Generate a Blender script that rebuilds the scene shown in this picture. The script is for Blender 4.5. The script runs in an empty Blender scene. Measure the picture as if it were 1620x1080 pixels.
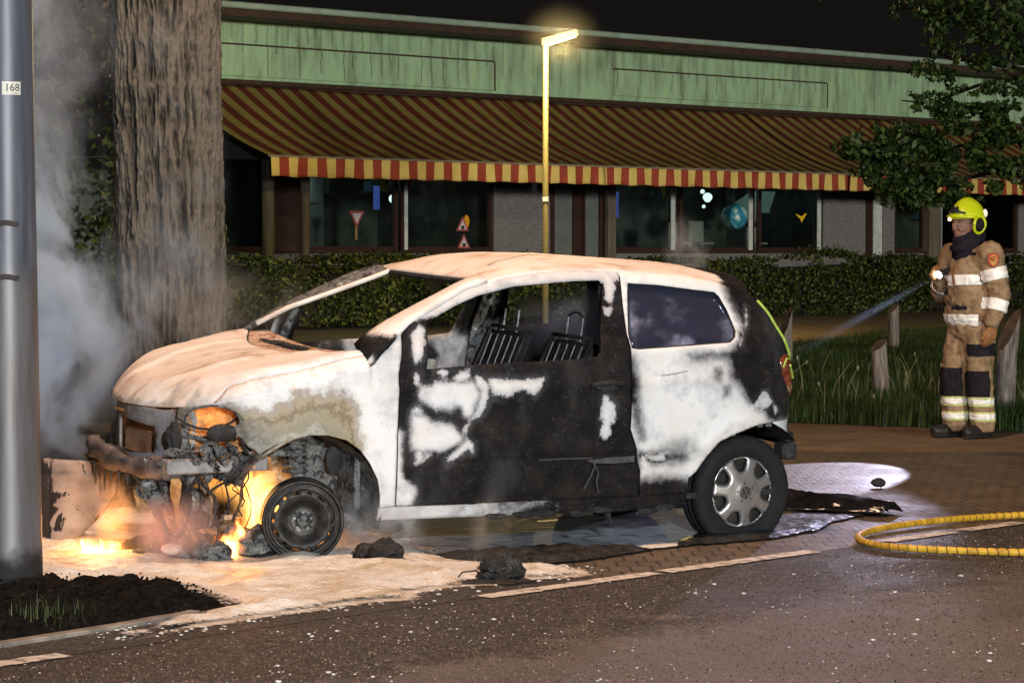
import bpy, bmesh, math, random
import numpy as np
from mathutils import Vector, Matrix
from mathutils.geometry import delaunay_2d_cdt

SC = bpy.context.scene
COL = SC.collection
R = math.radians
rng = np.random.default_rng(7)
random.seed(7)

# ------------------------------------------------------------------ camera
cam = bpy.data.objects.new('camera', bpy.data.cameras.new('camera'))
COL.objects.link(cam)
cam.location = (0, 0, 1.45)
cam.rotation_euler = (R(90) - math.atan(140 / 4000), 0, 0)
cam.data.sensor_width = 36
cam.data.lens = 36 * 4000 / 1620
cam.data.clip_end = 2000
SC.camera = cam

# ------------------------------------------------------------------ world and exposure (night)
W = bpy.data.worlds.new('World')
SC.world = W
W.use_nodes = True
bg = W.node_tree.nodes['Background']
bg.inputs[0].default_value = (.0070, .0056, .0056, 1)
bg.inputs[1].default_value = 1.0
SC.view_settings.view_transform = 'Standard'
SC.view_settings.look = 'None'
SC.view_settings.exposure = 0
SC.view_settings.gamma = 1

# ------------------------------------------------------------------ lights
def lamp(name, kind, loc, energy, color, aim=None, **kw):
    l = bpy.data.lights.new(name, kind)
    l.energy = energy
    l.color = color
    for k, v in kw.items():
        setattr(l, k, v)
    o = bpy.data.objects.new(name, l)
    COL.objects.link(o)
    o.location = loc
    if aim is not None:
        o.rotation_euler = (Vector(aim) - Vector(loc)).to_track_quat('-Z', 'Y').to_euler()
    return o

# the far street lighting that falls on the school front
lamp('sun', 'SUN', (0, 0, 30), 1.5, (1, .95, .80), angle=R(3)).rotation_euler = \
    Vector((-.40, .90, -.045)).to_track_quat('-Z', 'Y').to_euler()
# flash and fire engine floodlight beside the photographer
lamp('floodlight', 'SPOT', (1.5, -1.5, 3.3), 5300, (.92, .95, 1), aim=(.2, 12.5, .8), spot_size=R(34), spot_blend=.5, shadow_soft_size=.25)
# sodium street lamp over the car (on the arm of the near lamp column)
lamp('street_lamp_light', 'SPOT', (-.55, 12.1, 8.0), 2400, (1, .61, .385), aim=(-.5, 11.9, 0), spot_size=R(172), spot_blend=.25, shadow_soft_size=.25)
# the lit lamp head in the middle
lamp('lamp_head_light', 'POINT', (.86, 44.2, 5.1), 1500, (1, .74, .32), shadow_soft_size=.15)
# fire
lamp('fire_light', 'POINT', (-1.30, 12.25, .34), 45, (1, .36, .07), shadow_soft_size=.08)
lamp('fire_light', 'POINT', (-1.46, 11.82, .66), 5, (1, .38, .08), shadow_soft_size=.08)
lamp('fire_light', 'POINT', (-1.95, 11.90, .16), 6, (1, .42, .10), shadow_soft_size=.06)
# helmet lamp of the firefighter; extra spot at the torch added for road glitter
lamp('helmet_light', 'SPOT', (3.33, 19.78, 1.64), 760, (.80, .76, 1), aim=(1.96, 16.5, 0), spot_size=R(19), spot_blend=.22, shadow_soft_size=.01)
lamp('torch_light', 'SPOT', (3.34, 19.70, 1.33), 520, (.76, .72, 1), aim=(.75, 11.6, 0), spot_size=R(20), spot_blend=1, shadow_soft_size=.03)
# ------------------------------------------------------------------ helpers
def hash3(i, j, k, seed):
    h = (i * 374761393 + j * 668265263 + k * 2147483647 + seed * 974634777) & 0xFFFFFFFF
    h = ((h ^ (h >> 13)) * 1274126177) & 0xFFFFFFFF
    return ((h ^ (h >> 16)) & 0xFFFF) / 65535.0

def vnoise(p, seed=0):
    p = np.asarray(p, float)
    i = np.floor(p).astype(np.int64)
    f = p - i
    f = f * f * (3 - 2 * f)
    r = 0
    for a in (0, 1):
        for b in (0, 1):
            for c in (0, 1):
                wgt = (f[:, 0] if a else 1 - f[:, 0]) * (f[:, 1] if b else 1 - f[:, 1]) * (f[:, 2] if c else 1 - f[:, 2])
                r = r + wgt * hash3(i[:, 0] + a, i[:, 1] + b, i[:, 2] + c, seed)
    return r

def fbm(p, oct=4, seed=0):
    p = np.asarray(p, float)
    r = 0
    a = .5
    for o in range(oct):
        r = r + a * vnoise(p * 2 ** o + 17.3 * o, seed + o)
        a *= .5
    return r / (1 - .5 ** oct)

def mesh_data(name, V, Fc):
    me = bpy.data.meshes.new(name)
    V = np.asarray(V, np.float32).reshape(-1, 3)
    if isinstance(Fc, np.ndarray) and Fc.ndim == 2:
        n, k = Fc.shape
        me.vertices.add(len(V))
        me.vertices.foreach_set('co', V.ravel())
        me.loops.add(n * k)
        me.loops.foreach_set('vertex_index', Fc.astype(np.int32).ravel())
        me.polygons.add(n)
        me.polygons.foreach_set('loop_start', np.arange(0, n * k, k, dtype=np.int32))
        me.update(calc_edges=True)
    else:
        me.from_pydata([tuple(map(float, v)) for v in V], [], [tuple(map(int, f)) for f in Fc])
    me.validate()
    return me

def link(name, data, parent=None, mats=None):
    o = bpy.data.objects.new(name, data)
    COL.objects.link(o)
    if parent is not None:
        o.parent = parent
    return o

def mk(name, V, Fc, m=None, parent=None, smooth=False, attrs=None):
    me = mesh_data(name, V, Fc)
    if m is not None:
        me.materials.append(m)
    if smooth:
        me.polygons.foreach_set('use_smooth', np.ones(len(me.polygons), bool))
    for k, a in (attrs or {}).items():
        at = me.attributes.new(k, 'FLOAT', 'POINT')
        at.data.foreach_set('value', np.asarray(a, np.float32))
    return link(name, me, parent)

def tag(o, label=None, cat=None, group=None, kind=None):
    if label: o['label'] = label
    if cat: o['category'] = cat
    if group: o['group'] = group
    if kind: o['kind'] = kind
    return o

def empty(name, loc=(0, 0, 0), rz=0, label=None, cat=None, group=None):
    o = bpy.data.objects.new(name, None)
    COL.objects.link(o)
    o.location = loc
    o.rotation_euler = (0, 0, rz)
    return tag(o, label, cat, group)

def copy_tree(o, parent=None):
    c = o.copy()
    COL.objects.link(c)
    if parent is not None:
        c.parent = parent
    for ch in list(o.children):
        copy_tree(ch, c)
    return c

class MB:
    """collects shapes into one mesh"""
    def __init__(s):
        s.V = []; s.F = []; s.n = 0
    def add(s, V, Fc, M=None):
        V = np.asarray(V, float).reshape(-1, 3)
        if M is not None:
            Mn = np.array(M)
            V = V @ Mn[:3, :3].T + Mn[:3, 3]
        s.V.append(V)
        s.F += [tuple(int(i) + s.n for i in f) for f in Fc]
        s.n += len(V)
        return s
    def box(s, a, b, M=None, bev=0.0):
        x0, y0, z0 = a; x1, y1, z1 = b
        if bev <= 0:
            V = [(x0, y0, z0), (x1, y0, z0), (x1, y1, z0), (x0, y1, z0), (x0, y0, z1), (x1, y0, z1), (x1, y1, z1), (x0, y1, z1)]
            return s.add(V, [(0, 3, 2, 1), (4, 5, 6, 7), (0, 1, 5, 4), (1, 2, 6, 5), (2, 3, 7, 6), (3, 0, 4, 7)], M)
        V = []
        for sz in (0, 1):
            for sy in (0, 1):
                for sx in (0, 1):
                    c = [(x0, x1)[sx], (y0, y1)[sy], (z0, z1)[sz]]
                    d = [bev * (1 if q == 0 else -1) for q in (sx, sy, sz)]
                    V += [(c[0], c[1] + d[1], c[2] + d[2]), (c[0] + d[0], c[1], c[2] + d[2]), (c[0] + d[0], c[1] + d[1], c[2])]
        bm = bmesh.new()
        for v in V: bm.verts.new(v)
        r = bmesh.ops.convex_hull(bm, input=bm.verts)
        bm.verts.index_update()
        VV = [v.co[:] for v in bm.verts]
        FF = [[v.index for v in f.verts] for f in bm.faces]
        bm.free()
        return s.add(VV, FF, M)
    def tube(s, pts, r, n=8, caps=True, M=None, sq=1.0):
        pts = np.asarray(pts, float)
        rs = np.full(len(pts), r) if np.isscalar(r) else np.asarray(r, float)
        V = []; up = None
        for i, p in enumerate(pts):
            d = pts[min(i + 1, len(pts) - 1)] - pts[max(i - 1, 0)]
            d = d / (np.linalg.norm(d) + 1e-9)
            if up is None:
                up = np.array([0, 0, 1.]) if abs(d[2]) < .9 else np.array([1., 0, 0])
            x = np.cross(up, d); x /= np.linalg.norm(x) + 1e-9
            y = np.cross(d, x); up = y
            for k in range(n):
                a = 2 * math.pi * k / n
                V.append(p + rs[i] * (math.cos(a) * x + sq * math.sin(a) * y))
        Fc = []
        for i in range(len(pts) - 1):
            for k in range(n):
                k2 = (k + 1) % n
                Fc.append((i * n + k, i * n + k2, (i + 1) * n + k2, (i + 1) * n + k))
        if caps:
            Fc.append(tuple(range(n - 1, -1, -1)))
            Fc.append(tuple(range((len(pts) - 1) * n, len(pts) * n)))
        return s.add(V, Fc, M)
    def lathe(s, prof, n=32, M=None, axis='z', caps=False):
        """prof: (r, h) list"""
        V = []
        for r, h in prof:
            for k in range(n):
                a = 2 * math.pi * k / n
                c = (r * math.cos(a), r * math.sin(a), h)
                V.append(c if axis == 'z' else (c[0], h, c[1]))
        Fc = []
        for i in range(len(prof) - 1):
            for k in range(n):
                k2 = (k + 1) % n
                q = (i * n + k, i * n + k2, (i + 1) * n + k2, (i + 1) * n + k)
                Fc.append(q if axis == 'z' else q[::-1])
        if caps:
            a = tuple(range(n)); b = tuple(range((len(prof) - 1) * n, len(prof) * n))
            Fc += [a[::-1], b] if axis == 'z' else [a, b[::-1]]
        return s.add(V, Fc, M)
    def blob(s, c, r, n=10, amp=.3, seed=0, sc=(1, 1, 1), fr=1.2):
        V = []; m = n
        for i in range(m + 1):
            th = math.pi * i / m
            for k in range(2 * n):
                ph = math.pi * k / n
                V.append((math.sin(th) * math.cos(ph), math.sin(th) * math.sin(ph), math.cos(th)))
        V = np.array(V)
        d = 1 + amp * 2 * (fbm(V * fr + seed * 7.7, 4, seed) - .5)
        V = V * d[:, None] * r * np.array(sc) + np.array(c)
        Fc = []
        for i in range(m):
            for k in range(2 * n):
                k2 = (k + 1) % (2 * n)
                Fc.append((i * 2 * n + k, (i + 1) * 2 * n + k, (i + 1) * 2 * n + k2, i * 2 * n + k2))
        return s.add(V, Fc)
    def build(s, name, m=None, parent=None, smooth=False):
        return mk(name, np.vstack(s.V), s.F, m, parent, smooth)

def sstep(x, a, b):
    t = np.clip((x - a) / (b - a), 0, 1); return t * t * (3 - 2 * t)

def pip(P, poly):
    P = np.asarray(P); x, y = P[:, 0], P[:, 1]
    r = np.zeros(len(P), bool)
    q = np.asarray(poly); n = len(q)
    for i in range(n):
        x1, y1 = q[i]; x2, y2 = q[(i + 1) % n]
        if y1 == y2: continue
        c = ((y1 > y) != (y2 > y)) & (x < (x2 - x1) * (y - y1) / (y2 - y1) + x1)
        r ^= c
    return r

def segdist(P, poly, closed=True):
    P = np.asarray(P, float); q = np.asarray(poly, float)
    n = len(q); d = np.full(len(P), 1e9)
    for i in range(n if closed else n - 1):
        a = q[i]; b = q[(i + 1) % n]; ab = b - a
        t = np.clip(((P - a) @ ab) / (ab @ ab + 1e-12), 0, 1)
        d = np.minimum(d, np.linalg.norm(P - a - t[:, None] * ab, axis=1))
    return d

def sdf(P, polys):
    """signed distance to a union of polygons, positive inside"""
    r = np.full(len(P), -9.)
    for q in polys:
        d = segdist(P, q)
        r = np.maximum(r, np.where(pip(P, q), d, -d))
    return r

def dens(poly, sp):
    out = []
    n = len(poly)
    for i in range(n):
        a = np.array(poly[i], float); b = np.array(poly[(i + 1) % n], float)
        k = max(1, int(round(np.linalg.norm(b - a) / sp)))
        for j in range(k):
            out.append(a + (b - a) * j / k)
    return np.array(out)

def rounded(poly, it=2):
    q = np.array(poly, float)
    for _ in range(it):
        n = np.roll(q, -1, 0)
        q = np.stack([q * .75 + n * .25, q * .25 + n * .75], 1).reshape(-1, 2)
    return q

def cdt(outer, holes=(), sp=.03, dense=True):
    """triangulated flat panel with holes: returns (n,2) points and (m,3) triangles"""
    loops = [dens(outer, sp) if dense else np.array(outer, float)] + [dens(h, sp) if dense else np.array(h, float) for h in holes]
    pts = []; edges = []
    for L in loops:
        b = len(pts); k = len(L)
        pts += [tuple(p) for p in L]
        edges += [(b + i, b + (i + 1) % k) for i in range(k)]
    B = np.array(pts)
    x0, y0 = B.min(0); x1, y1 = B.max(0)
    g = []
    ny = int((y1 - y0) / (sp * .866)) + 1; nx = int((x1 - x0) / sp) + 2
    for j in range(ny):
        for i in range(nx):
            g.append((x0 + (i + .5 * (j % 2)) * sp, y0 + j * sp * .866))
    g = np.array(g)
    ok = pip(g, loops[0])
    for h in loops[1:]:
        ok &= ~pip(g, h)
    g = g[ok]
    if len(g):
        dmin = np.full(len(g), 1e9)
        for L in loops:
            dmin = np.minimum(dmin, segdist(g, L))
        g = g[dmin > .45 * sp]
    P = np.vstack([B, g]) if len(g) else B
    vs, _, fs, *_ = delaunay_2d_cdt([Vector(p) for p in P], edges, [], 0, 1e-6)
    vs = np.array([v[:] for v in vs]); fs = np.array([f for f in fs if len(f) == 3])
    c = vs[fs].mean(1)
    ok = pip(c, loops[0])
    for h in loops[1:]:
        ok &= ~pip(c, h)
    return vs, fs[ok]

def orient(V, Fc, ref):
    """flip triangles so that their normals agree with ref (3-vector or function of centroids)"""
    a = V[Fc[:, 0]]; b = V[Fc[:, 1]]; c = V[Fc[:, 2]]
    n = np.cross(b - a, c - a)
    rv = ref((a + b + c) / 3) if callable(ref) else np.asarray(ref, float)
    bad = (n * rv).sum(1) < 0
    Fc = Fc.copy()
    Fc[bad] = Fc[bad][:, ::-1]
    return Fc

def solidify(o, t, off=-1):
    m = o.modifiers.new('solidify', 'SOLIDIFY')
    m.thickness = t; m.offset = off
    return o

def cards(C, size, seed=0, aspect=.6, nrm=None, bend=True):
    """leaf sized faces: two-triangle folded diamonds"""
    r = np.random.default_rng(seed)
    n = len(C)
    a = r.normal(size=(n, 3)); a /= np.linalg.norm(a, axis=1)[:, None]
    b = r.normal(size=(n, 3)); b -= (a * b).sum(1)[:, None] * a; b /= np.linalg.norm(b, axis=1)[:, None]
    c = np.cross(a, b)
    s = size * r.uniform(.6, 1.3, n)[:, None]
    V = np.stack([C - a * s * .5, C + b * s * aspect * .5 + c * s * .08, C + a * s * .5, C - b * s * aspect * .5 + c * s * .08], 1).reshape(-1, 3)
    i = np.arange(n) * 4
    return V, np.stack([i, i + 1, i + 2, i + 3], 1)

# ------------------------------------------------------------------ materials
class NT:
    def __init__(s, name):
        s.m = bpy.data.materials.new(name)
        s.m.use_nodes = True
        s.t = s.m.node_tree
        s.t.nodes.clear()
        s.out = s.t.nodes.new('ShaderNodeOutputMaterial')
    def n(s, typ, ins=None, **props):
        nd = s.t.nodes.new('ShaderNode' + typ)
        for k, v in props.items():
            setattr(nd, k, v)
        for k, v in (ins or {}).items():
            s.put(nd.inputs[k], v)
        return nd
    def put(s, sock, v):
        if isinstance(v, bpy.types.Node):
            v = v.outputs[0]
        if isinstance(v, bpy.types.NodeSocket):
            s.t.links.new(v, sock)
        elif isinstance(v, (tuple, list)) and len(v) == 3 and sock.type == 'RGBA':
            sock.default_value = (*v, 1)
        else:
            sock.default_value = v
    def obj(s):
        return s.n('TexCoord').outputs['Object']
    def noise(s, scale, detail=4, vec=None, rough=.55, dist=0.0, dim='3D'):
        nd = s.n('TexNoise', {'Scale': scale, 'Detail': detail, 'Roughness': rough, 'Distortion': dist})
        s.put(nd.inputs['Vector'], vec if vec is not None else s.obj())
        return nd.outputs[0]
    def scl(s, vec, sx, sy, sz):
        return s.n('Mapping', {'Vector': vec, 'Scale': (sx, sy, sz)}).outputs[0]
    def ramp(s, fac, stops, interp='LINEAR'):
        nd = s.n('ValToRGB', {'Fac': fac})
        cr = nd.color_ramp
        cr.interpolation = interp
        while len(cr.elements) < len(stops): cr.elements.new(.5)
        for e, (p, c) in zip(cr.elements, stops):
            e.position = p
            e.color = (*c, 1) if isinstance(c, tuple) else (c, c, c, 1)
        return nd.outputs[0]
    def mix(s, f, a, b, mode='MIX'):
        nd = s.n('Mix', data_type='RGBA', blend_type=mode)
        s.put(nd.inputs[0], f); s.put(nd.inputs[6], a); s.put(nd.inputs[7], b)
        return nd.outputs[2]
    def math(s, op, a, b=0.0, c=None, clamp=False):
        nd = s.n('Math', operation=op, use_clamp=clamp)
        s.put(nd.inputs[0], a); s.put(nd.inputs[1], b)
        if c is not None: s.put(nd.inputs[2], c)
        return nd.outputs[0]
    def mr(s, v, a, b, c=0.0, d=1.0, smooth=True):
        nd = s.n('MapRange', interpolation_type='SMOOTHSTEP' if smooth else 'LINEAR')
        for i, x in enumerate((v, a, b, c, d)): s.put(nd.inputs[i], x)
        return nd.outputs[0]
    def attr(s, name):
        return s.n('Attribute', attribute_name=name).outputs['Fac']
    def bump(s, h, strength=.3, dist=.01):
        return s.n('Bump', {'Height': h, 'Strength': strength, 'Distance': dist}).outputs[0]
    def bsdf(s, color, rough=.6, metal=0.0, normal=None, spec=.5, **kw):
        nd = s.n('BsdfPrincipled')
        s.put(nd.inputs['Base Color'], color); s.put(nd.inputs['Roughness'], rough); s.put(nd.inputs['Metallic'], metal)
        s.put(nd.inputs['Specular IOR Level'], spec)
        if normal is not None: s.put(nd.inputs['Normal'], normal)
        for k, v in kw.items(): s.put(nd.inputs[k.replace('_', ' ')], v)
        s.t.links.new(nd.outputs[0], s.out.inputs[0])
        return nd
    def surf(s, sh):
        s.put(s.out.inputs[0], sh)
        return s.m
    def sep(s, vec):
        return s.n('SeparateXYZ', {0: vec}).outputs

def basic(name, c1, c2=None, scale=8, rough=.7, metal=0.0, bump=.2, bscale=40, bdist=.004, detail=5, stretch=(1, 1, 1), lo=.35, hi=.65, spec=.4):
    t = NT(name)
    v = t.scl(t.obj(), *stretch)
    if c2 is None: c2 = tuple(x * .7 for x in c1)
    f = t.noise(scale, detail, v)
    col = t.ramp(f, [(lo, c1), (hi, c2)])
    nb = t.bump(t.noise(bscale, 4, v), bump, bdist) if bump else None
    t.bsdf(col, rough, metal, nb, spec)
    return t.m

def glow(name, color, strength):
    t = NT(name)
    t.surf(t.n('Emission', {'Color': (*color, 1), 'Strength': strength}))
    return t.m
# ------------------------------------------------------------------ ground
def sheet(name, poly, z, m, kind='structure'):
    return tag(mk(name, [(x, y, z) for x, y in poly], [tuple(range(len(poly)))], m), kind=kind)

def m_earth():
    t = NT('earth')
    f = t.noise(.8, 6)
    col = t.ramp(f, [(.3, (.022, .020, .014)), (.7, (.05, .045, .028))])
    t.bsdf(col, .95, 0, t.bump(t.noise(25, 5), .5, .03))
    return t.m
def m_asphalt():
    t = NT('asphalt')
    o = t.obj()
    fine = t.noise(260, 3, o); mid = t.noise(70, 4, o); big = t.noise(.9, 5, o)
    wet = t.ramp(t.noise(1.1, 5, o, .6), [(.40, 0.0), (.62, 1.0)])
    vor = t.n('TexVoronoi', {'Vector': o, 'Scale': 95}, feature='F1')
    stone = t.n('SeparateColor', {0: vor.outputs['Color']}).outputs[0]
    agg = t.ramp(t.math('ADD', t.math('MULTIPLY', stone, .6), t.math('MULTIPLY', fine, .4)),
                 [(.25, (.009, .007, .006)), (.55, (.046, .035, .028)), (.85, (.20, .16, .135))])
    gr = t.noise(24, 5, o, .75)
    agg = t.mix(t.mr(gr, .50, .68), agg, (.10, .076, .060))
    agg = t.mix(t.mr(gr, .48, .36), agg, (.007, .006, .006))
    dry = t.mix(.62, agg, (.30, .25, .22))
    # strip nearest the camera is mixed paler, with a broken edge
    y = t.sep(o)
    d = t.math('SUBTRACT', t.math('MULTIPLY', y[0], .717), t.math('MULTIPLY', y[1], .697))
    lane = t.mr(t.math('ADD', d, t.math('MULTIPLY', t.math('ADD', t.math('SUBTRACT', big, .5), t.math('MULTIPLY', t.math('SUBTRACT', t.noise(6, 5, o, .7), .5), .6)), 2.4)), -6.75, -6.15)
    col = t.mix(t.math('MULTIPLY', lane, .85), agg, dry)
    col = t.mix(t.math('MULTIPLY', wet, .35), col, (.012, .010, .009))
    ro = t.math('SUBTRACT', .74, t.math('MULTIPLY', wet, .22))
    h = t.math('ADD', t.math('MULTIPLY', stone, .5), t.math('ADD', fine, t.math('ADD', t.math('MULTIPLY', mid, .6), t.math('MULTIPLY', gr, 1.6))))
    t.bsdf(col, ro, 0, t.bump(h, .9, .008), .5)
    return t.m
def m_bricks():
    t = NT('brick_paving')
    o = t.obj()
    v = t.n('Mapping', {'Vector': o, 'Rotation': (0, 0, R(-2)), 'Scale': (1, 1, 1)}).outputs[0]
    b = t.n('TexBrick', {'Vector': v, 'Color1': (.17, .12, .078), 'Color2': (.10, .074, .052), 'Mortar': (.008, .007, .006), 'Scale': 4.7,
                         'Mortar Size': .034, 'Mortar Smooth': .3, 'Bias': 0.0, 'Brick Width': .47, 'Row Height': .90})
    g = t.noise(3, 5)
    col = t.mix(.35, b.outputs[0], t.ramp(g, [(.3, (.04, .032, .024)), (.7, (.17, .13, .09))]))
    h = t.math('SUBTRACT', t.math('MULTIPLY', t.noise(120, 3), .35), b.outputs['Fac'])
    ro = t.ramp(t.noise(2.3, 4), [(.35, .48), (.65, .70)])
    t.bsdf(col, ro, 0, t.bump(h, .6, .012), .45)
    return t.m

sheet('ground', [(-400, -40), (400, -40), (400, 500), (-400, 500)], -.03, m_earth())
A = np.array((-.11, 10.62)); Bv = np.array((2.79, 13.61)); ld = (Bv - A) / np.linalg.norm(Bv - A); ln = np.array((-ld[1], ld[0]))
far_, near_ = A + ld * 40, A - ld * 30
road = sheet('road', [tuple(near_), (near_[0], -20), (60, -20), tuple(far_)][::1], 0, m_asphalt())
pv0, pv1 = near_ - ln * .05, far_ - ln * .05
sheet('brick_pavement', [tuple(pv0), (7.55, 18.5), (-50, 18.5)], -.004, m_bricks())
SAND = basic('sand_path', (.15, .10, .058), (.26, .18, .11), 2.2, .9, 0, .5, 60, .01)
sheet('sand_strip', [(-40, 18.3), (40, 18.3), (40, 21.9), (-40, 21.9)], -.008, SAND)
sheet('grass_ground', [(-40, 21.75), (2.3, 21.75), (4.2, 20.75), (40, 20.75), (40, 47.5), (7.4, 46.5), (6.9, 45.5), (5.4, 40.8), (4.2, 37.8), (0, 33), (-40, 33)], -.006, basic('turf', (.012, .018, .007), (.028, .034, .014), 3, .95, 0, .5, 40, .02))
sheet('sand_path', [(1.9, 30), (60, 30), (60, 120), (5.5, 120)], -.012, SAND)

gp = [A + ld * k for k in (-7, -3, .7)] + [A + ld * .9 + ln * .30, A + ld * -.6 + ln * .36, A + ld * -3 + ln * .40, A + ld * -7 + ln * .40]
sheet('gutter', [tuple(p) for p in gp], .0018, road.data.materials[0])
# worn white edge marking between road and paving: short dashes, each one its own strip
MARK = NT('worn_white_paint')
_o = MARK.obj()
MARK.bsdf(MARK.ramp(MARK.noise(14, 6, _o), [(.36, (.16, .14, .12)), (.50, (.66, .61, .55))]), .7, 0, MARK.bump(MARK.noise(150, 3, _o), .5, .004))
for i, (a, b) in enumerate([(-2.52, -2.16), (-.02, 1.09), (1.15, 2.26), (2.85, 3.44), (3.55, 4.07), (4.2, 5.3)]):
    p = A + ld * a; q = A + ld * b
    n = 26; pts = []
    for k in range(n + 1):
        c = p + (q - p) * k / n
        pts.append(c + ln * (.052 + .012 * (rng.random() - .5)))
    for k in range(n, -1, -1):
        c = p + (q - p) * k / n
        pts.append(c - ln * (.052 + .016 * (rng.random() - .5)))
    P2, F2 = cdt(pts, [], .2, dense=False)
    V = np.c_[P2, np.full(len(P2), .005)]
    tag(mk('road_marking', V, orient(V, F2, (0, 0, 1)), MARK.m), kind='structure')

# kerb edging of the planting bed round the lamp column
KERB = basic('concrete_edging', (.30, .26, .22), (.16, .14, .12), 9, .85, 0, .4, 80, .005)
b = MB()
kp = np.array([(-3.4, 7.6), (-1.89, 9.27), (-1.52, 9.74), (-1.27, 10.12)])
for k in range(3):
    p, q = kp[k], kp[k + 1]
    L = np.linalg.norm(q - p); a = math.atan2(*(q - p)[::-1])
    b.box((0, -.03, -.02), (L - .004, .03, .018), Matrix.Translation((*p, 0)) @ Matrix.Rotation(a, 4, 'Z'), .004)
tag(b.build('kerb', KERB), kind='structure')

# scorched soil of the bed
def m_soil():
    t = NT('scorched_soil')
    f = t.noise(30, 5)
    col = t.ramp(f, [(.35, (.003, .003, .003)), (.6, (.009, .008, .007)), (.78, (.05, .04, .032))])
    t.bsdf(col, .9, 0, t.bump(t.noise(90, 4), .8, .015), .08)
    return t.m
SOILP = [(-3.6, 8.0), (-1.91, 9.36), (-1.66, 9.6), (-1.41, 9.9), (-1.29, 10.09), (-1.13, 10.27), (-1.20, 10.36), (-1.32, 10.55), (-1.36, 10.75), (-1.45, 10.9), (-1.67, 10.97), (-1.9, 11.0), (-2.1, 11.06), (-2.6, 11.15), (-4, 11.2)]
P2, F2 = cdt(SOILP, [], .022)
d = segdist(P2, SOILP)
z = np.minimum(d / .12, 1) * .03 + np.minimum(d / .05, 1) * (fbm(np.c_[P2 * 14, P2[:, 0] * 0], 4, 3) - .35) * .10
V = np.c_[P2, np.maximum(z, .004) + .002]
tag(mk('soil', V, orient(V, F2, (0, 0, 1)), m_soil(), smooth=True), kind='structure')
# crumbs and stones lying on the soil
b = MB()
ps = rng.uniform((-2.3, 9.4), (-1.15, 11.05), (2200, 2)); ps = ps[pip(ps, SOILP)]
for i, p in enumerate(ps[:900]):
    b.blob((p[0], p[1], .03 + rng.uniform(0, .03)), rng.uniform(.002, .008), 3, .7, i % 9)
tag(b.build('soil_crumbs', m_soil()), kind='stuff')

# extinguishing foam
def m_foam(ragged=False):
    t = NT('foam')
    o = t.obj()
    sw = t.noise(3.0, 8, o, .70, .9)
    col = t.ramp(sw, [(.30, (.36, .26, .17)), (.40, (.64, .53, .40)), (.49, (.80, .75, .68)), (.62, (.86, .84, .80)), (.74, (.66, .57, .46))])
    vb = t.n('TexVoronoi', {'Vector': o, 'Scale': 70}, feature='F1').outputs['Distance']
    h = t.math('ADD', t.noise(9, 6, t.scl(o, 1, 1.5, 1), .6, 1.5), t.math('ADD', t.math('MULTIPLY', t.noise(110, 4, o), .35), t.math('MULTIPLY', vb, -.3)))
    b_ = t.bsdf(col, .42, 0, t.bump(h, .75, .03), .5)
    if ragged:
        n_ = t.math('ADD', t.math('MULTIPLY', t.noise(22, 6, o, .7, .6), .7), t.math('MULTIPLY', t.noise(90, 4, o), .3))
        a_ = t.mr(t.math('ADD', t.math('SUBTRACT', n_, .78), t.math('MULTIPLY', t.attr('edge'), .75)), -.10, .12)
        t.surf(t.n('MixShader', {0: a_, 1: t.n('BsdfTransparent'), 2: b_}))
    return t.m
FOAM = m_foam()
FOAME = m_foam(True)
FOAMP = [(-3.2, 13.6), (-3.4, 11.6), (-2.9, 11.1), (-2.05, 11.02), (-1.67, 10.94), (-1.44, 10.87), (-1.33, 10.6), (-1.22, 10.42), (-1.12, 10.3), (-1.28, 10.03), (-1.44, 9.8), (-1.56, 9.52), (-1.40, 9.36),
         (-1.31, 9.5), (-1.16, 9.74), (-.97, 9.93), (-.79, 10.2), (-.65, 10.38), (-.52, 10.55), (-.45, 10.5), (-.36, 10.72), (-.19, 11.01), (-.08, 11.03), (0, 11.14), (.14, 11.22), (.29, 11.38), (.34, 11.6), (.16, 11.66), (-.05, 11.72), (-.27, 11.88),
         (-.4, 12.2), (-.6, 12.9), (-1.2, 13.6), (-2.2, 14.2)]
fp = dens(FOAMP, .06)
fp = dens(FOAMP, .025)
fp = fp + (fbm(np.c_[fp * 4, fp[:, :1] * 0], 4, 5)[:, None] - .5) * .26 * np.array([[.7, -.7]]) + (fbm(np.c_[fp * 22, fp[:, :1] * 0], 3, 15)[:, None] - .5) * .07 * np.array([[.7, -.7]])
P2, F2 = cdt(fp, [], .028, dense=False)
d = segdist(P2, fp)
q = np.c_[P2[:, 0] * 3, P2[:, 1] * 5, P2[:, 0] * 0]
z = np.minimum(d / .14, 1) * .014 + np.minimum(d / .2, 1) * ((fbm(q + 2 * fbm(q * .5, 3, 8)[:, None], 4, 4) - .4) * .10 + (1 - np.abs(2 * vnoise(q * 2.2, 9) - 1)) * .012)
V = np.c_[P2, np.maximum(z, 0) + .0035]
tag(mk('foam', V, orient(V, F2, (0, 0, 1)), FOAME, smooth=True, attrs=dict(edge=np.clip(d / .16, 0, 1))), kind='stuff')
# a second thin tongue by the marking and one under the rear sill
for poly, s in (([(.50, 12.20), (.58, 12.24), (.86, 12.46), (.80, 12.52), (.66, 12.45), (.52, 12.32)], 1), ([(-.28, 10.93), (0, 11.06), (.2, 11.2), (.05, 11.16), (-.12, 11.06), (-.2, 11.0)], 2)):
    pp = dens(poly, .03); pp = pp + (rng.random(pp.shape) - .5) * .02
    P2, F2 = cdt(pp, [], .03, dense=False)
    V = np.c_[P2, np.minimum(segdist(P2, pp) / .03, 1) * .006 + .008]
    tag(mk('foam', V, orient(V, F2, (0, 0, 1)), FOAM, smooth=True), kind='stuff')

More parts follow.
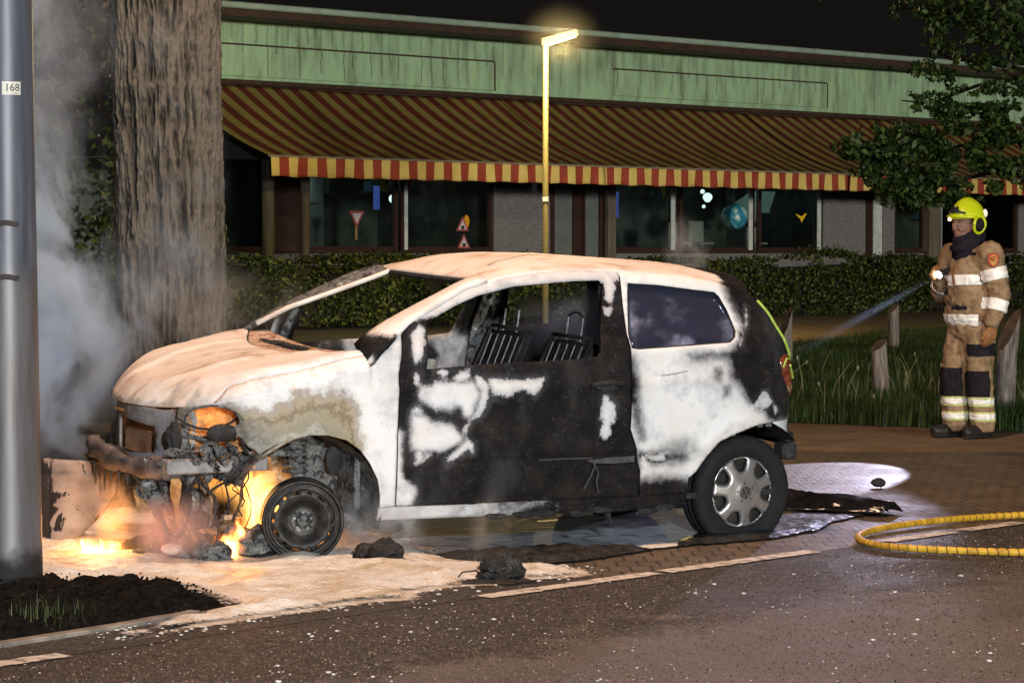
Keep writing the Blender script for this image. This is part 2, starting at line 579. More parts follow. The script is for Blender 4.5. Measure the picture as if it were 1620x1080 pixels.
# thin washed-out foam round the sheet, and strips under the car, part foam, part painted glare
def m_wash():
    t = NT('foam_wash')
    o = t.obj()
    e_ = t.attr('edge')
    n_ = t.noise(16, 6, t.scl(o, 1, 1.4, 1), .7, 1.0)
    a_ = t.mr(t.math('SUBTRACT', t.math('ADD', n_, e_), 1.0), -.12, .10)
    b_ = t.n('BsdfPrincipled', {'Base Color': t.ramp(t.noise(9, 5, o), [(.35, (.45, .37, .28)), (.6, (.80, .76, .70))]), 'Roughness': .5})
    t.surf(t.n('MixShader', {0: a_, 1: t.n('BsdfTransparent'), 2: b_}))
    return t.m
WASH = m_wash()
ct = fp.mean(0)
dv = fp - ct; dv /= np.linalg.norm(dv, axis=1)[:, None]
wp = dens(fp[::6] + dv[::6] * .13, .06)
P2, F2 = cdt(wp, [], .04, dense=False)
dd_ = segdist(P2, wp); V = np.c_[P2, np.full(len(P2), .0062)]
tag(mk('foam_wash', V, orient(V, F2, (0, 0, 1)), WASH, attrs=dict(edge=np.clip(dd_ / .22, 0, .75))), kind='stuff')
for k, poly in enumerate(([(.10, 13.45), (.35, 13.62), (.70, 13.80), (.74, 13.95), (.3, 13.82), (.08, 13.62)], [(.86, 13.75), (1.0, 13.85), (1.02, 14.3), (.88, 14.2)], [(-.55, 12.0), (-.40, 12.05), (-.30, 12.35), (-.5, 12.6), (-.75, 12.4)])):
    wp = dens(poly, .04); P2, F2 = cdt(wp, [], .03, dense=False); V = np.c_[P2, np.full(len(P2), .006 + .0004 * k)]
    tag(mk('foam_wash', V, orient(V, F2, (0, 0, 1)), WASH, attrs=dict(edge=np.clip(segdist(P2, wp) / .10, 0, .85))), kind='stuff')

# water with a skin of foam under the car, and the burnt crust beside it
def m_film():
    t = NT('water_film')
    o = t.obj()
    st = t.noise(7, 6, t.scl(o, 1.0, 2.6, 1), .65, 1.5)
    f = t.ramp(st, [(.34, 0.0), (.54, 1.0)])
    col = t.mix(f, (.014, .018, .020), (.50, .57, .62))
    t.bsdf(col, t.math('ADD', .48, t.math('MULTIPLY', f, .30)), 0, t.bump(t.noise(26, 4, t.scl(o, 1, 2, 1)), .35, .01), .25)
    return t.m
film = [(-.95, 12.3), (-.62, 12.02), (-.27, 11.92), (.10, 12.02), (.42, 12.20), (.66, 12.42), (.98, 12.62), (1.35, 13.2), (1.5, 14.5), (.6, 15.2), (-.6, 14.4), (-1.0, 13.2)]
sheet('water', film, .0025, m_film())
def m_ash():
    t = NT('burnt_crust')
    f = t.noise(16, 6)
    col = t.ramp(f, [(.35, (.004, .004, .004)), (.62, (.016, .015, .015)), (.8, (.07, .07, .07))])
    t.bsdf(col, t.ramp(t.noise(20, 3), [(.4, .28), (.6, .7)]), 0, t.bump(t.noise(60, 5), .9, .02), .5)
    return t.m
ASH = m_ash()
def crust(poly, zt, seed, sp=.02, jit=.05, name='ash'):
    pp = dens(poly, .03)
    pp = pp + (fbm(np.c_[pp * 9, pp[:, :1] * 0], 4, seed)[:, None] - .5) * jit * 2 * np.array([[.7, -.7]])
    P2, F2 = cdt(pp, [], sp, dense=False)
    d = segdist(P2, pp)
    z = np.minimum(d / .06, 1) * zt * (.3 + 1.4 * fbm(np.c_[P2 * 16, P2[:, :1] * 0], 4, seed))
    V = np.c_[P2, z + .007]
    return tag(mk(name, V, orient(V, F2, (0, 0, 1)), ASH, smooth=False), kind='stuff')
crust([(-.42, 12.02), (-.25, 11.86), (.05, 11.68), (.30, 11.84), (.50, 12.05), (.70, 12.30), (.50, 12.36), (.38, 12.30), (.30, 12.42), (.1, 12.32), (-.1, 12.22)], .025, 21)
crust([(.78, 12.42), (1.0, 12.55), (1.35, 12.82), (1.6, 13.2), (1.75, 13.6), (1.95, 13.95), (1.55, 13.95), (1.2, 13.6), (.9, 12.85)], .012, 22)
crust([(-.72, 11.62), (-.55, 11.42), (-.42, 11.28), (-.40, 11.38), (-.52, 11.62), (-.6, 11.75)], .03, 23, .012, .03)
crust([(-.24, 10.98), (-.02, 10.98), (.12, 11.08), (.05, 11.17), (-.12, 11.10), (-.30, 11.08)], .02, 24, .012, .03)
crust([(-1.42, 9.66), (-1.24, 9.86), (-1.1, 10.02), (-1.2, 10.0), (-1.38, 9.8)], .012, 25, .012, .03)
crust([(-1.95, 12.0), (-1.4, 11.72), (-1.05, 11.75), (-1.0, 12.2), (-1.4, 12.6), (-1.9, 12.5)], .05, 26, .02)

# specks of foam and broken glass scattered on the road
def m_speck(): return basic('foam_specks', (.85, .84, .82), (.6, .6, .6), 20, .5, 0, 0)
b = MB(); k = 0
while k < 620:
    x, y = rng.uniform((-2.0, 7.8), (2.6, 13.5))
    dd = (np.array((x, y)) - A) @ ln
    if dd > .2: continue
    if fbm(np.array([[x * 2.2, y * 2.2, 0]]), 3, 31)[0] + .06 * rng.normal() < .54: continue
    r = rng.uniform(.0015, .0042) * (1 if rng.random() < .93 else 2.4)
    b.blob((x, y, r * .2), r, 3, .4, k % 13, (1.4, 1.6, .5)); k += 1
tag(b.build('foam_specks', m_speck()), kind='stuff')

# flecks of foam shed along the rim of the foam sheet
b = MB()
for i_, p in enumerate(fp[::1]):
    if rng.random() < .55:
        for _ in range(2):
            o_ = rng.normal(0, .045, 2)
            b.blob((p[0] + o_[0], p[1] + o_[1], .006), rng.uniform(.002, .007), 3, .5, i_ % 13, (1.6, 1.2, .5))
tag(b.build('foam_flecks', FOAM), kind='stuff')

# coarse grains standing proud of the road surface
n = 30000
y_ = 8.2 + 6.0 * rng.random(n) ** 1.2; x_ = rng.uniform(-.22, .22, n) * y_
ok = ((np.c_[x_, y_] - A) @ ln < -.08) & ~pip(np.c_[x_, y_], SOILP)
x_, y_ = x_[ok], y_[ok]; n = len(x_)
r_ = rng.uniform(.003, .0075, n); hz_ = rng.uniform(.002, .0058, n); a_ = rng.uniform(0, 6.28, n)
V = []
for k in range(5):
    rr_ = r_ * rng.uniform(.7, 1.2, n)
    V.append(np.c_[x_ + rr_ * np.cos(a_ + k * 1.2566), y_ + rr_ * np.sin(a_ + k * 1.2566), np.full(n, -.001)])
V.append(np.c_[x_ + rng.normal(0, .001, n), y_ + rng.normal(0, .001, n), hz_])
V = np.stack(V, 1).reshape(-1, 3)
i_ = np.arange(n) * 6
Fq = np.concatenate([np.stack([i_ + k, i_ + (k + 1) % 5, i_ + 5], 1) for k in range(5)])
def m_grit():
    t = NT('road_grit')
    ri = t.n('NewGeometry').outputs['Random Per Island']
    t.bsdf(t.ramp(ri, [(.0, (.022, .017, .014)), (.5, (.055, .043, .035)), (.8, (.12, .095, .08)), (.97, (.24, .20, .17))]), t.ramp(ri, [(.1, .25), (.4, .6)]), 0, None, .5)
    return t.m
tag(mk('road_grit', V, Fq, m_grit()), kind='stuff')
# ------------------------------------------------------------------ school building, 63 m away, seen at 42 degrees
FA = math.atan2(.669, .743)
BX, BY = .79, 63.0
def bpt(t, out, z):
    return (BX + .743 * t + .669 * out, BY + .669 * t - .743 * out, z)

WALLP = basic('green_light_render', (.36, .58, .42), (.30, .48, .36), 1.2, .85, 0, .25, 14, .02)
def m_wall():
    t = NT('green_light_render_wall')
    o = t.obj()
    stain = t.noise(2.0, 6, t.scl(o, 1.6, 1, .35), .6)
    col = t.ramp(stain, [(.28, (.13, .17, .11)), (.42, (.25, .37, .24)), (.56, (.32, .50, .33)), (.70, (.36, .53, .27)), (.8, (.22, .30, .20))])  # green light on white render is put into the colour, stains included
    t.bsdf(col, .85, 0, t.bump(t.noise(9, 5, o), .3, .02))
    return t.m
WALLG = m_wall()
PIER = basic('grey_brick', (.135, .13, .135), (.20, .19, .20), 5, .9, 0, .5, 12, .02, stretch=(1, 1, 4))
WOOD = basic('dark_red_frame_paint', (.045, .018, .014), (.03, .013, .011), 6, .55, 0, .1)
WHITEP = basic('pale_frame_paint', (.60, .64, .63), (.42, .46, .46), 6, .5, 0, .1)
ROOFM = basic('roof_metal', (.34, .44, .38), (.25, .33, .28), 3, .5, 0, .1)
SOFF = basic('brown_soffit', (.060, .032, .022), (.035, .02, .015), 4, .7, 0, .2)
TIMB = basic('grey_timber', (.16, .13, .10), (.09, .075, .06), 7, .8, 0, .3, 30, .01, stretch=(1, 1, .12))
DARKIN = basic('dim_room', (.12, .135, .13), (.05, .06, .058), 2, .9, 0, 0)
def m_glass():
    t = NT('window_glass')
    fr = t.math('ADD', .04, t.math('MULTIPLY', t.math('POWER', t.n('LayerWeight', {'Blend': .5}).outputs['Facing'], 4.0), .6))
    g = t.n('BsdfGlossy', {'Color': (.9, .9, .9, 1), 'Roughness': .03})
    tr = t.n('BsdfTransparent', {'Color': (.72, .76, .74, 1)})
    t.surf(t.n('MixShader', {0: fr, 1: tr, 2: g}))
    return t.m
GLASS = m_glass()

bld = empty('school_building', (BX, BY, 0), FA, 'long single storey school with green-tinted upper wall and dark window front', 'building')
def bbox(name, t0, t1, o0, o1, z0, z1, m, parent=None, bev=0):
    """box in building coordinates: t along the front, o outwards"""
    return MB().box((t0, -o1, z0), (t1, -o0, z1), bev=bev).build(name, m, parent or bld)
T0, T1 = -11.9, 26.0
bbox('upper_wall', T0, T1, -.30, 0, 5.28, 6.62, WALLG)
bbox('soffit', T0 - .4, T1, -.5, 1.02, 6.625, 6.74, SOFF)
bbox('fascia_board', T0 - .4, T1, 1.022, 1.06, 6.62, 6.79, SOFF)
g = MB()
g.tube([(T0 - .5, -1.12, 6.85), (T1, -1.12, 6.85)], .075, 10)
g.build('gutter', ROOFM, bld)
bbox('roof', T0 - .4, T1, -9.0, 1.0, 6.80, 6.90, SOFF)
bbox('awning_lintel', T0, T1, -.05, .10, 5.10, 5.275, SOFF)
for (a, z0, z1, e) in ((-9.95, 5.40, 6.09, -1.69), (2.42, 5.45, 6.11, 10.61)):
    f = bbox('sign_panel', a, e, .002, .05, z0, z1, WALLG, None, .01)
    bbox('panel_seam', a - .03, e + .03, .003, .035, z1 + .002, z1 + .04, SOFF, f.parent and bld)
    bbox('panel_seam', e + .002, e + .06, .003, .035, z0, z1, SOFF)
# lower wall: piers, parapets under windows, head beam
bbox('head_beam', T0, T1, -.30, -.02, 3.55, 5.098, PIER)
for (a, e) in ((-1.65, .21), (10.53, 12.33), (13.1, 13.6), (19.4, 26)):
    bbox('brick_pier', a, e, -.30, 0, 0, 3.548, PIER)
for (a, e) in ((T0, -1.652), (2.4, 10.528), (13.602, 19.398)):
    bbox('parapet', a, e, -.30, -.02, 0, 1.44, PIER)
    bbox('window_sill', a + .01, e - .01, -.2, .10, 1.442, 1.50, WOOD)
bbox('pier_edge_post', 12.34, 12.6, -.25, .03, 0, 3.54, WOOD)
bbox('pier_edge_post', 12.7, 13.08, -.25, -.02, 0, 3.54, WHITEP)

def window(t0, t1, edge=None, z0=1.505, z1=3.545, fw=.10):
    m = MB()
    m.box((t0, .04, z0), (t0 + fw, .16, z1)); m.box((t1 - fw, .04, z0), (t1, .16, z1))
    m.box((t0 + fw + .001, .05, z0), (t1 - fw - .001, .15, z0 + .09)); m.box((t0 + fw + .001, .05, z1 - .09), (t1 - fw - .001, .15, z1))
    w = m.build('window', WOOD, bld)
    MB().box((t0 + fw - .01, .095, z0 + .08), (t1 - fw + .01, .101, z1 - .08)).build('pane', GLASS, w)
    if edge is not None:
        MB().box((edge - .075, .015, z0 + .02), (edge + .075, .039, z1 - .2)).build('frame_edge', WHITEP, w)
    return w
for a, e, ed in ((-10.6, -8.4, None), (-7.45, -4.66, -7.38), (-4.55, -1.66, -4.45), (2.42, 4.74, 4.62), (4.9, 7.78, 7.6), (7.95, 10.52, 10.38), (13.62, 15.0, None), (15.6, 17.4, 15.7), (17.5, 19.38, None)):
    window(a, e, ed)
bbox('mullion_post', -4.64, -4.56, .03, .08, 1.5, 3.54, WOOD)
bbox('mullion_post', -8.38, -7.47, -.2, -.03, 1.5, 3.54, SOFF)
# entrance: double door with pale glass
dr = MB()
dr.box((.22, .05, 0), (.42, .2, 3.54)).box((1.06, .04, 0), (1.36, .2, 3.3)).box((1.38, .02, 0), (1.46, .2, 3.54)).box((1.98, .05, 0), (2.10, .2, 3.3)).box((.421, .05, 3.2), (1.059, .19, 3.5)).box((1.461, .05, 3.2), (1.979, .19, 3.5))
door = dr.build('door', WOOD, bld)
FROST = basic('frosted_glass', (.15, .165, .17), (.12, .135, .14), 3, .4, 0, .1)
for a, e in ((.421, 1.059), (1.461, 1.979)):
    MB().box((a, .1, .1), (e, .11, 3.199)).build('door_pane', FROST, door)
bbox('timber_post', 2.11, 2.40, -.02, .14, 0, 3.54, TIMB, None, .02)
bbox('timber_post', 14.95, 15.5, -.1, .2, 0, 3.54, TIMB, None, .02)
# room behind the windows
rm = MB()
rm.box((T0, 4.6, 0), (T1, 4.7, 3.6)); rm.box((T0, .3, .9), (T1, 4.6, 1.0)); rm.box((T0, .3, 3.56), (T1, 4.6, 3.6))
for tt in (-8.0, -1.6, .3, 2.3, 11.5): rm.box((tt, .31, .9), (tt + .15, 4.6, 3.56))
rm.build('room_wall', DARKIN, bld)
MB().box((-5.6, 2.6, 1.0), (-4.9, 2.66, 3.3)).box((-5.85, 2.6, 1.0), (-5.76, 2.7, 3.54)).build('inner_door', basic('room_door', (.16, .19, .2), (.12, .15, .16), 3, .6, 0, 0), bld)
MB().box((-6.0, 2.62, 2.9), (-4.7, 2.7, 3.54)).build('inner_panel', basic('green_room_wall', (.10, .2, .14), (.08, .16, .11), 3, .8, 0, 0), bld)
# things glowing or standing in the rooms
BLUE = glow('blue_screen', (.12, .22, .8), .45); WARMW = glow('cold_lamp', (.75, .95, .9), 2.2); GREENG = glow('green_light', (.25, .9, .12), .55); FLAMEO = glow('orange_lamp', (1, .38, .03), .8)
def loc(o, t, out, z, rz=0):
    o.location = bpt(t, out, z); o.rotation_euler = (0, 0, FA + rz); return o
def thing(mb, name, m, t, out, z, label, cat, group=None):
    return tag(loc(mb.build(name, m), t, out, z), label, cat, group)
thing(MB().box((-.09, -.02, -.30), (.09, .02, .26), bev=.01), 'screen', BLUE, -4.86, -.6, 2.78, 'tall narrow blue lit screen inside the left windows beside the mullion', 'screen')
thing(MB().box((-.07, -.02, -.36), (.07, .02, .30), bev=.01), 'screen', BLUE, 3.12, -.6, 2.72, 'small blue lit screen inside the dark window right of the entrance', 'screen')
thing(MB().blob((0, 0, 0), .22, 6, .2, 3, (1, .5, .8)), 'lantern', GREENG, 2.62, -.4, 1.80, 'green glowing lantern low in the window right of the entrance', 'lantern')
thing(MB().blob((0, 0, .0), .10, 6, .2, 4, (.7, .6, 1.6)), 'lantern', FLAMEO, -2.28, -.3, 2.22, 'flame shaped orange lamp in the window left of the brick pier', 'lamp')
def m_globe():
    t = NT('earth_globe')
    f = t.noise(3.4, 5)
    t.bsdf(t.ramp(f, [(.44, (.03, .22, .36)), (.52, (.12, .40, .50)), (.60, (.62, .66, .52))]), .35, 0, None)
    return t.m
gl = MB().lathe([(.02, -.36)] + [(.36 * math.sin(a), -.36 * math.cos(a)) for a in np.linspace(.1, 3.04, 16)] + [(.02, .36)], 24)
go = empty('balloon', (0, 0, 0), 0, 'round blue and white globe balloon hanging in the right hand window', 'balloon'); loc(go, 7.2, -.25, 2.42)
gl.build('ball', m_globe(), go, True)
MB().tube([(0, 0, .36), (0, 0, .75)], .008, 5).build('cord', WHITEP, go)
for k, (tt, zz, r, lab) in enumerate(((6.95, 2.95, .13, 'largest of the white lamps above the blue globe balloon'), (6.75, 3.1, .06, 'small white lamp up left of the blue globe balloon'), (6.8, 2.7, .05, 'small white lamp touching the upper edge of the blue globe balloon'), (8.75, 2.32, .05, 'tiny white lamp low in the rightmost framed window'), (-4.02, 2.75, .11, 'white lamp glowing in the window with two triangle signs'))):
    thing(MB().blob((0, 0, 0), r, 6, .15, k), 'lamp', WARMW, tt, -1.0, zz, lab, 'lamp')
for k, (tt, w_, z_) in enumerate(((-6.4, 1.4, 2.6), (-3.3, 1.6, 2.9), (3.6, 1.3, 2.4), (5.9, .8, 2.9), (9.4, 1.2, 2.3), (14.3, 1.0, 2.5), (17.6, 1.2, 2.4))):
    sh = bbox('shelf', tt - w_ / 2, tt + w_ / 2, -2.2, -1.8, z_, z_ + .05, TIMB)
    for j in range(5):
        x_ = tt - w_ / 2 + .1 + j * (w_ - .3) / 5
        c_ = [(.5, .1, .08), (.1, .3, .5), (.55, .45, .1), (.4, .4, .42), (.12, .4, .18)][(j + k) % 5]
        bbox('shelf_box', x_, x_ + .18, -2.15, -1.85, z_ + .051, z_ + .2 + .1 * ((j * 7 + k) % 3), basic('box_%d_%d' % (k, j), c_, c_, 3, .6, 0, 0), sh)
for tt, e_, c_ in ((-5.6, 3, (.9, 1, .85)), (-3.0, 2, (1, 1, .9)), (6.6, 6, (.8, .95, 1)), (9.3, 3.5, (.8, 1, .9)), (3.4, 1, (.6, .7, 1))):
    lamp('room_light', 'POINT', bpt(tt, -2.4, 3.0), e_ * 2.6, c_, shadow_soft_size=.15)
# lit awning-like white canopy seen through the right window and the yellow bird
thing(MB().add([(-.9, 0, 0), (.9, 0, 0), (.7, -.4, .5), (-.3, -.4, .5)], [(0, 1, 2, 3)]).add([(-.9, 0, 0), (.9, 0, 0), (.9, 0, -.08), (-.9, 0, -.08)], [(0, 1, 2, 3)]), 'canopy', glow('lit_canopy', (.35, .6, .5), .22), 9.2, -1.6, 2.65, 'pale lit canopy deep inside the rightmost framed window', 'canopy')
thing(MB().add([(-.24, 0, .10), (-.08, 0, -.02), (0, 0, .03), (.10, 0, -.02), (.24, 0, .12), (.12, 0, .10), (.02, 0, -.14), (-.1, 0, .07)], [tuple(range(8))]), 'window_bird', glow('yellow_bird', (1, .55, .02), .8), 9.78, -.15, 2.42, 'flat yellow bird cut-out on the rightmost framed window', 'decoration')
for k, (tt, w, h, lab) in enumerate(((5.6, .5, .5, 'grey chair shape on the sill of the middle right window'), (6.4, .55, .55, 'larger grey chair shape below the globe balloon'), (8.6, .4, .4, 'small grey chair in the rightmost framed window'))):
    c = empty('chair', (0, 0, 0), 0, lab, 'chair'); loc(c, tt, -.9, 1.5)
    MB().box((-w / 2, -.02, .25), (w / 2, .02, .25 + h), bev=.01).build('backrest', WHITEP, c)
    MB().box((-w / 2, -.4, .18), (w / 2, -.03, .23)).build('seat', WHITEP, c)
    for sx in (-1, 1): MB().box((sx * (w / 2 - .03) - .02, -.02, 0), (sx * (w / 2 - .03) + .02, .02, .249)).build('leg', WHITEP, c)
# children's traffic signs standing in the windows
SRED = basic('sign_red', (.40, .10, .10), (.32, .08, .08), 5, .5, 0, 0); SWHITE = basic('sign_white', (.62, .58, .66), (.5, .47, .54), 5, .5, 0, 0)
STK = basic('sign_stick', (.32, .2, .08), (.26, .16, .06), 5, .6, 0, 0); BLK = basic('sign_black', (.03, .03, .03), (.02, .02, .02), 5, .6, 0, 0)
def tri_sign(t, z, s, up, label, stick=0, mark=False):
    g = empty('traffic_sign', (0, 0, 0), 0, label, 'traffic sign', "children's traffic signs in the windows"); loc(g, t, .06, z)
    q = [(-s, 0), (s, 0), (0, 1.75 * s if up else -1.75 * s)]
    def pl(k, y, d):
        c = (0, (.58 if up else -.58) * s)
        p = [((x - c[0]) * k, (zz - c[1]) * k + c[1]) for x, zz in q]
        V = [(x, y, zz) for x, zz in p] + [(x, y + d, zz) for x, zz in p]
        return MB().add(V, [(0, 1, 2), (5, 4, 3), (0, 3, 4, 1), (1, 4, 5, 2), (2, 5, 3, 0)])
    pl(1, 0, .015).build('rim', SRED, g); pl(.62, -.004, .006).build('face', SWHITE, g)
    if mark: MB().box((-.05, -.008, .22 * s), (.05, -.005, .62 * s)).build('symbol', BLK, g)
    if stick: MB().box((-.03, .016, -1.75 * s - stick), (.03, .04, -1.2 * s)).build('stick', STK, g)
tri_sign(-5.98, 2.42, .22, False, 'red rimmed give way triangle pointing down on a stick', .28)
tri_sign(-2.72, 1.98, .20, True, 'red rimmed warning triangle, upper one of two', 0, True)
tri_sign(-2.68, 1.56, .20, True, 'red rimmed warning triangle with dark mark, lower one of two', 0, True)

# icicle light strings hanging from the soffit over the green-tinted wall
WIRE = basic('light_string_wire', (.10, .14, .10), (.06, .08, .06), 5, .6, 0, 0)
sl = empty('string_lights', (BX, BY, 0), FA, 'dark icicle light strings hanging over the green-tinted wall', 'string lights')
t = -10.2
while t < 22:
    L = rng.choice([.45, .7, .95, 1.1]) * rng.uniform(.8, 1.1)
    n = 9
    pts = [(t + rng.normal() * .012, -.075 - .02 * rng.random(), 6.60 - L * k / (n - 1)) for k in range(n)]
    MB().tube(pts, .0055, 4, False).build('light_strand', WIRE, sl)
    t += rng.uniform(.22, .38)
MB().tube([(x, -.10, 6.59 + .02 * rng.random()) for x in np.arange(-10.2, 22, .3)], .012, 4).build('carrier_cable', WIRE, sl)
# free standing posts left of the awning
for k, (tt, r, top, lab, m) in enumerate(((-8.6, .14, 3.45, 'pale timber post nearest the tree trunk under the awning', TIMB), (-7.6, .11, 3.3, 'darker timber post right of the pale one under the awning', WOOD))):
    o = MB().tube([(0, 0, 0), (0, 0, top)], r, 12).build('awning_post', TIMB); loc(o, tt - 1.6 + .0, 2.3, 0)
    tag(o, lab, 'post')

# ------------------------------------------------------------------ striped awnings
PAIR = .5
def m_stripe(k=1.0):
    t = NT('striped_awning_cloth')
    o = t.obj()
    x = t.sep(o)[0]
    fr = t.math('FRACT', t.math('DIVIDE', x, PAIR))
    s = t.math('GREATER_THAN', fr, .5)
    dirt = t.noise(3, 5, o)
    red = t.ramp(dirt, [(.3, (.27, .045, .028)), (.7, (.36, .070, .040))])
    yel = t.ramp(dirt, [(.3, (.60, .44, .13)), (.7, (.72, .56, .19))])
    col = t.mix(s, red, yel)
    if k < 1:  # canopy copy of the cloth: weaker light on the slope painted as darkening
        canopy_shade = t.ramp(t.noise(1.3, 5, o), [(.3, (k * .75, k * .82, k * .7)), (.7, (k * 1.15, k * 1.15, k * 1.1))])
        col = t.mix(1.0, col, canopy_shade, 'MULTIPLY')
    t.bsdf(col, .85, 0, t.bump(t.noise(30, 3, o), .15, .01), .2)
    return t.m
STRIPE = m_stripe()
STRIPE_SHADED = m_stripe(.36)
BARM = basic('awning_bar', (.55, .50, .40), (.4, .36, .3), 4, .35, .6, 0)
OUT, ZA, ZF = 3.75, 5.20, 3.46
def awning(t0, t1, label):
    g = empty('awning', (BX, BY, 0), FA, label, 'awning', 'red and yellow striped awnings on the school front')
    L = t1 - t0
    nu = int(L / .125); nv = 22
    u = np.linspace(t0, t1, nu + 1); v = np.linspace(0, 1, nv + 1)
    U, Vv = np.meshgrid(u, v)
    sag = np.sin(np.pi * Vv) * (.30 + .05 * np.sin(U * 2.1)) + .03 * np.sin(U * .9 + 3 * Vv)
    Z = ZA + (ZF - ZA) * Vv - sag * .55
    P = np.stack([U, -(.06 + (OUT - .06) * Vv), Z], -1).reshape(-1, 3)
    i = np.arange((nu + 1) * (nv + 1)).reshape(nv + 1, nu + 1)
    Fq = np.stack([i[:-1, :-1], i[1:, :-1], i[1:, 1:], i[:-1, 1:]], -1).reshape(-1, 4)
    solidify(mk('canopy', P, Fq, STRIPE_SHADED, g, True), .004)
    # valance with soft folds
    nz = 5; zz = np.linspace(0, 1, nz + 1)
    U, Q = np.meshgrid(u, zz)
    dy = .03 * np.sin(U * 5.3) * Q + .018 * np.sin(U * 13.1 + 1) * Q
    hem = .012 * np.sin(U * 7)
    P = np.stack([U, -(OUT + .03) + dy, ZF - .012 - (.405 + hem) * Q], -1).reshape(-1, 3)
    i = np.arange((nu + 1) * (nz + 1)).reshape(nz + 1, nu + 1)
    Fq = np.stack([i[:-1, :-1], i[1:, :-1], i[1:, 1:], i[:-1, 1:]], -1).reshape(-1, 4)
    solidify(mk('valance', P, Fq, STRIPE, g, True), .004)
    MB().tube([(t0 - .02, -OUT + .02, ZF + .008), (t1 + .02, -OUT + .02, ZF + .008)], .026, 8).build('front_bar', BARM, g)
    for s in np.linspace(t0 + .4, t1 - .4, 3):
        MB().tube([(s, -.12, ZA - .75), (s + .5, -1.9, ZA - 1.45), (s, -OUT + .06, ZF - .05)], .03, 6).build('folding_arm', BARM, g)
    MB().tube([(t0, -.12, ZA + .06), (t1, -.12, ZA + .06)], .06, 8).build('roller', SOFF, g)
    return g
awning(-11.21, -1.56, 'red and yellow striped awning at the left, its corner beside the tree trunk')
awning(-1.54, 7.15, 'red and yellow striped awning in the middle behind the lit lamp post')
awning(7.22, 20.5, 'red and yellow striped awning at the right, mostly behind the leaves')
# ------------------------------------------------------------------ lamp column with number plate, at the left edge
def m_pole():
    t = NT('galvanised_column')
    o = t.obj(); z = t.sep(o)[2]
    st = t.noise(5, 5, t.scl(o, 6, 6, .5), .6)
    col = t.ramp(st, [(.3, (.06, .065, .08)), (.55, (.085, .095, .125)), (.7, (.12, .128, .155))])
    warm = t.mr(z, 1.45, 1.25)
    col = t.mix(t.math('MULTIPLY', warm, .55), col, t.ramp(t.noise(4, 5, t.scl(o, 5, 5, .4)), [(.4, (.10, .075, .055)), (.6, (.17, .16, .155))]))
    ch = t.mr(t.math('ADD', z, t.math('MULTIPLY', t.math('SUBTRACT', t.noise(9, 5, o), .5), .14)), .20, .11)
    col = t.mix(ch, col, (.012, .011, .011))
    t.bsdf(col, t.math('ADD', .44, t.math('MULTIPLY', ch, .4)), t.math('MULTIPLY', t.math('SUBTRACT', 1, ch), .15), t.bump(t.noise(60, 4, o), .10, .004), .5)
    return t.m
lc = empty('lamp_column', (-2.18, 10.91, 0), 0, 'thick grey steel lamp column with number plate 168 and charred foot', 'lamp column')
zz = np.array([0, .03, .06, .5, 1.2, 2.0, 3.0, 5.0, 7.9]); rr = np.array([.150, .150, .146, .141, .132, .122, .112, .09, .06])
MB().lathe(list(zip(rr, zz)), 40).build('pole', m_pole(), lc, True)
STRAP = basic('dark_strap', (.02, .018, .018), (.05, .04, .04), 30, .8, 0, .3)
for z0, r0 in ((1.575, .1285), (1.345, .1312)):
    MB().add([(r0 * math.sin(a), -r0 * math.cos(a), z0 + dz + .004 * math.sin(a * 9)) for dz in (-.012, .012) for a in np.linspace(-1.4, .62, 14)], [(k, k + 1, 15 + k, 14 + k) for k in range(13)]).build('strap_mark', STRAP, lc)
PLATE = basic('plate_white', (.72, .70, .62), (.6, .58, .5), 12, .5, 0, .05)
pr = .1215
pl = MB().add([(pr * math.sin(a), -pr * math.cos(a), z0) for z0 in (2.122, 2.178) for a in np.linspace(.08, .74, 8)], [(k, k + 1, 9 + k, 8 + k) for k in range(7)]).build('number_plate', PLATE, lc)
solidify(pl, .002, 1)
def text(body, size, m, name, parent, loc, rot, ext=.0006):
    c = bpy.data.curves.new(name, 'FONT'); c.body = body; c.size = size; c.extrude = ext; c.align_x = 'CENTER'; c.align_y = 'CENTER'
    c.materials.append(m)
    o = link(name, c, parent); o.location = loc; o.rotation_euler = rot
    return o
a = .43
text('168', .044, BLK, 'number', pl, ((pr + .0035) * math.sin(a), -(pr + .0035) * math.cos(a), 2.152), (R(90), 0, a))
text('- ----', .016, BLK, 'small_print', pl, ((pr + .0035) * math.sin(a + .1), -(pr + .0035) * math.cos(a + .1), 2.129), (R(90), 0, a + .1))
MB().tube([(0, 0, 7.85), (.25, .2, 8.15), (.9, .7, 8.3), (1.5, 1.1, 8.32)], .04, 8).build('arm', STRAP, lc, True)
MB().box((1.3, .95, 8.24), (1.95, 1.25, 8.36), bev=.03).build('lamp_head', STRAP, lc)

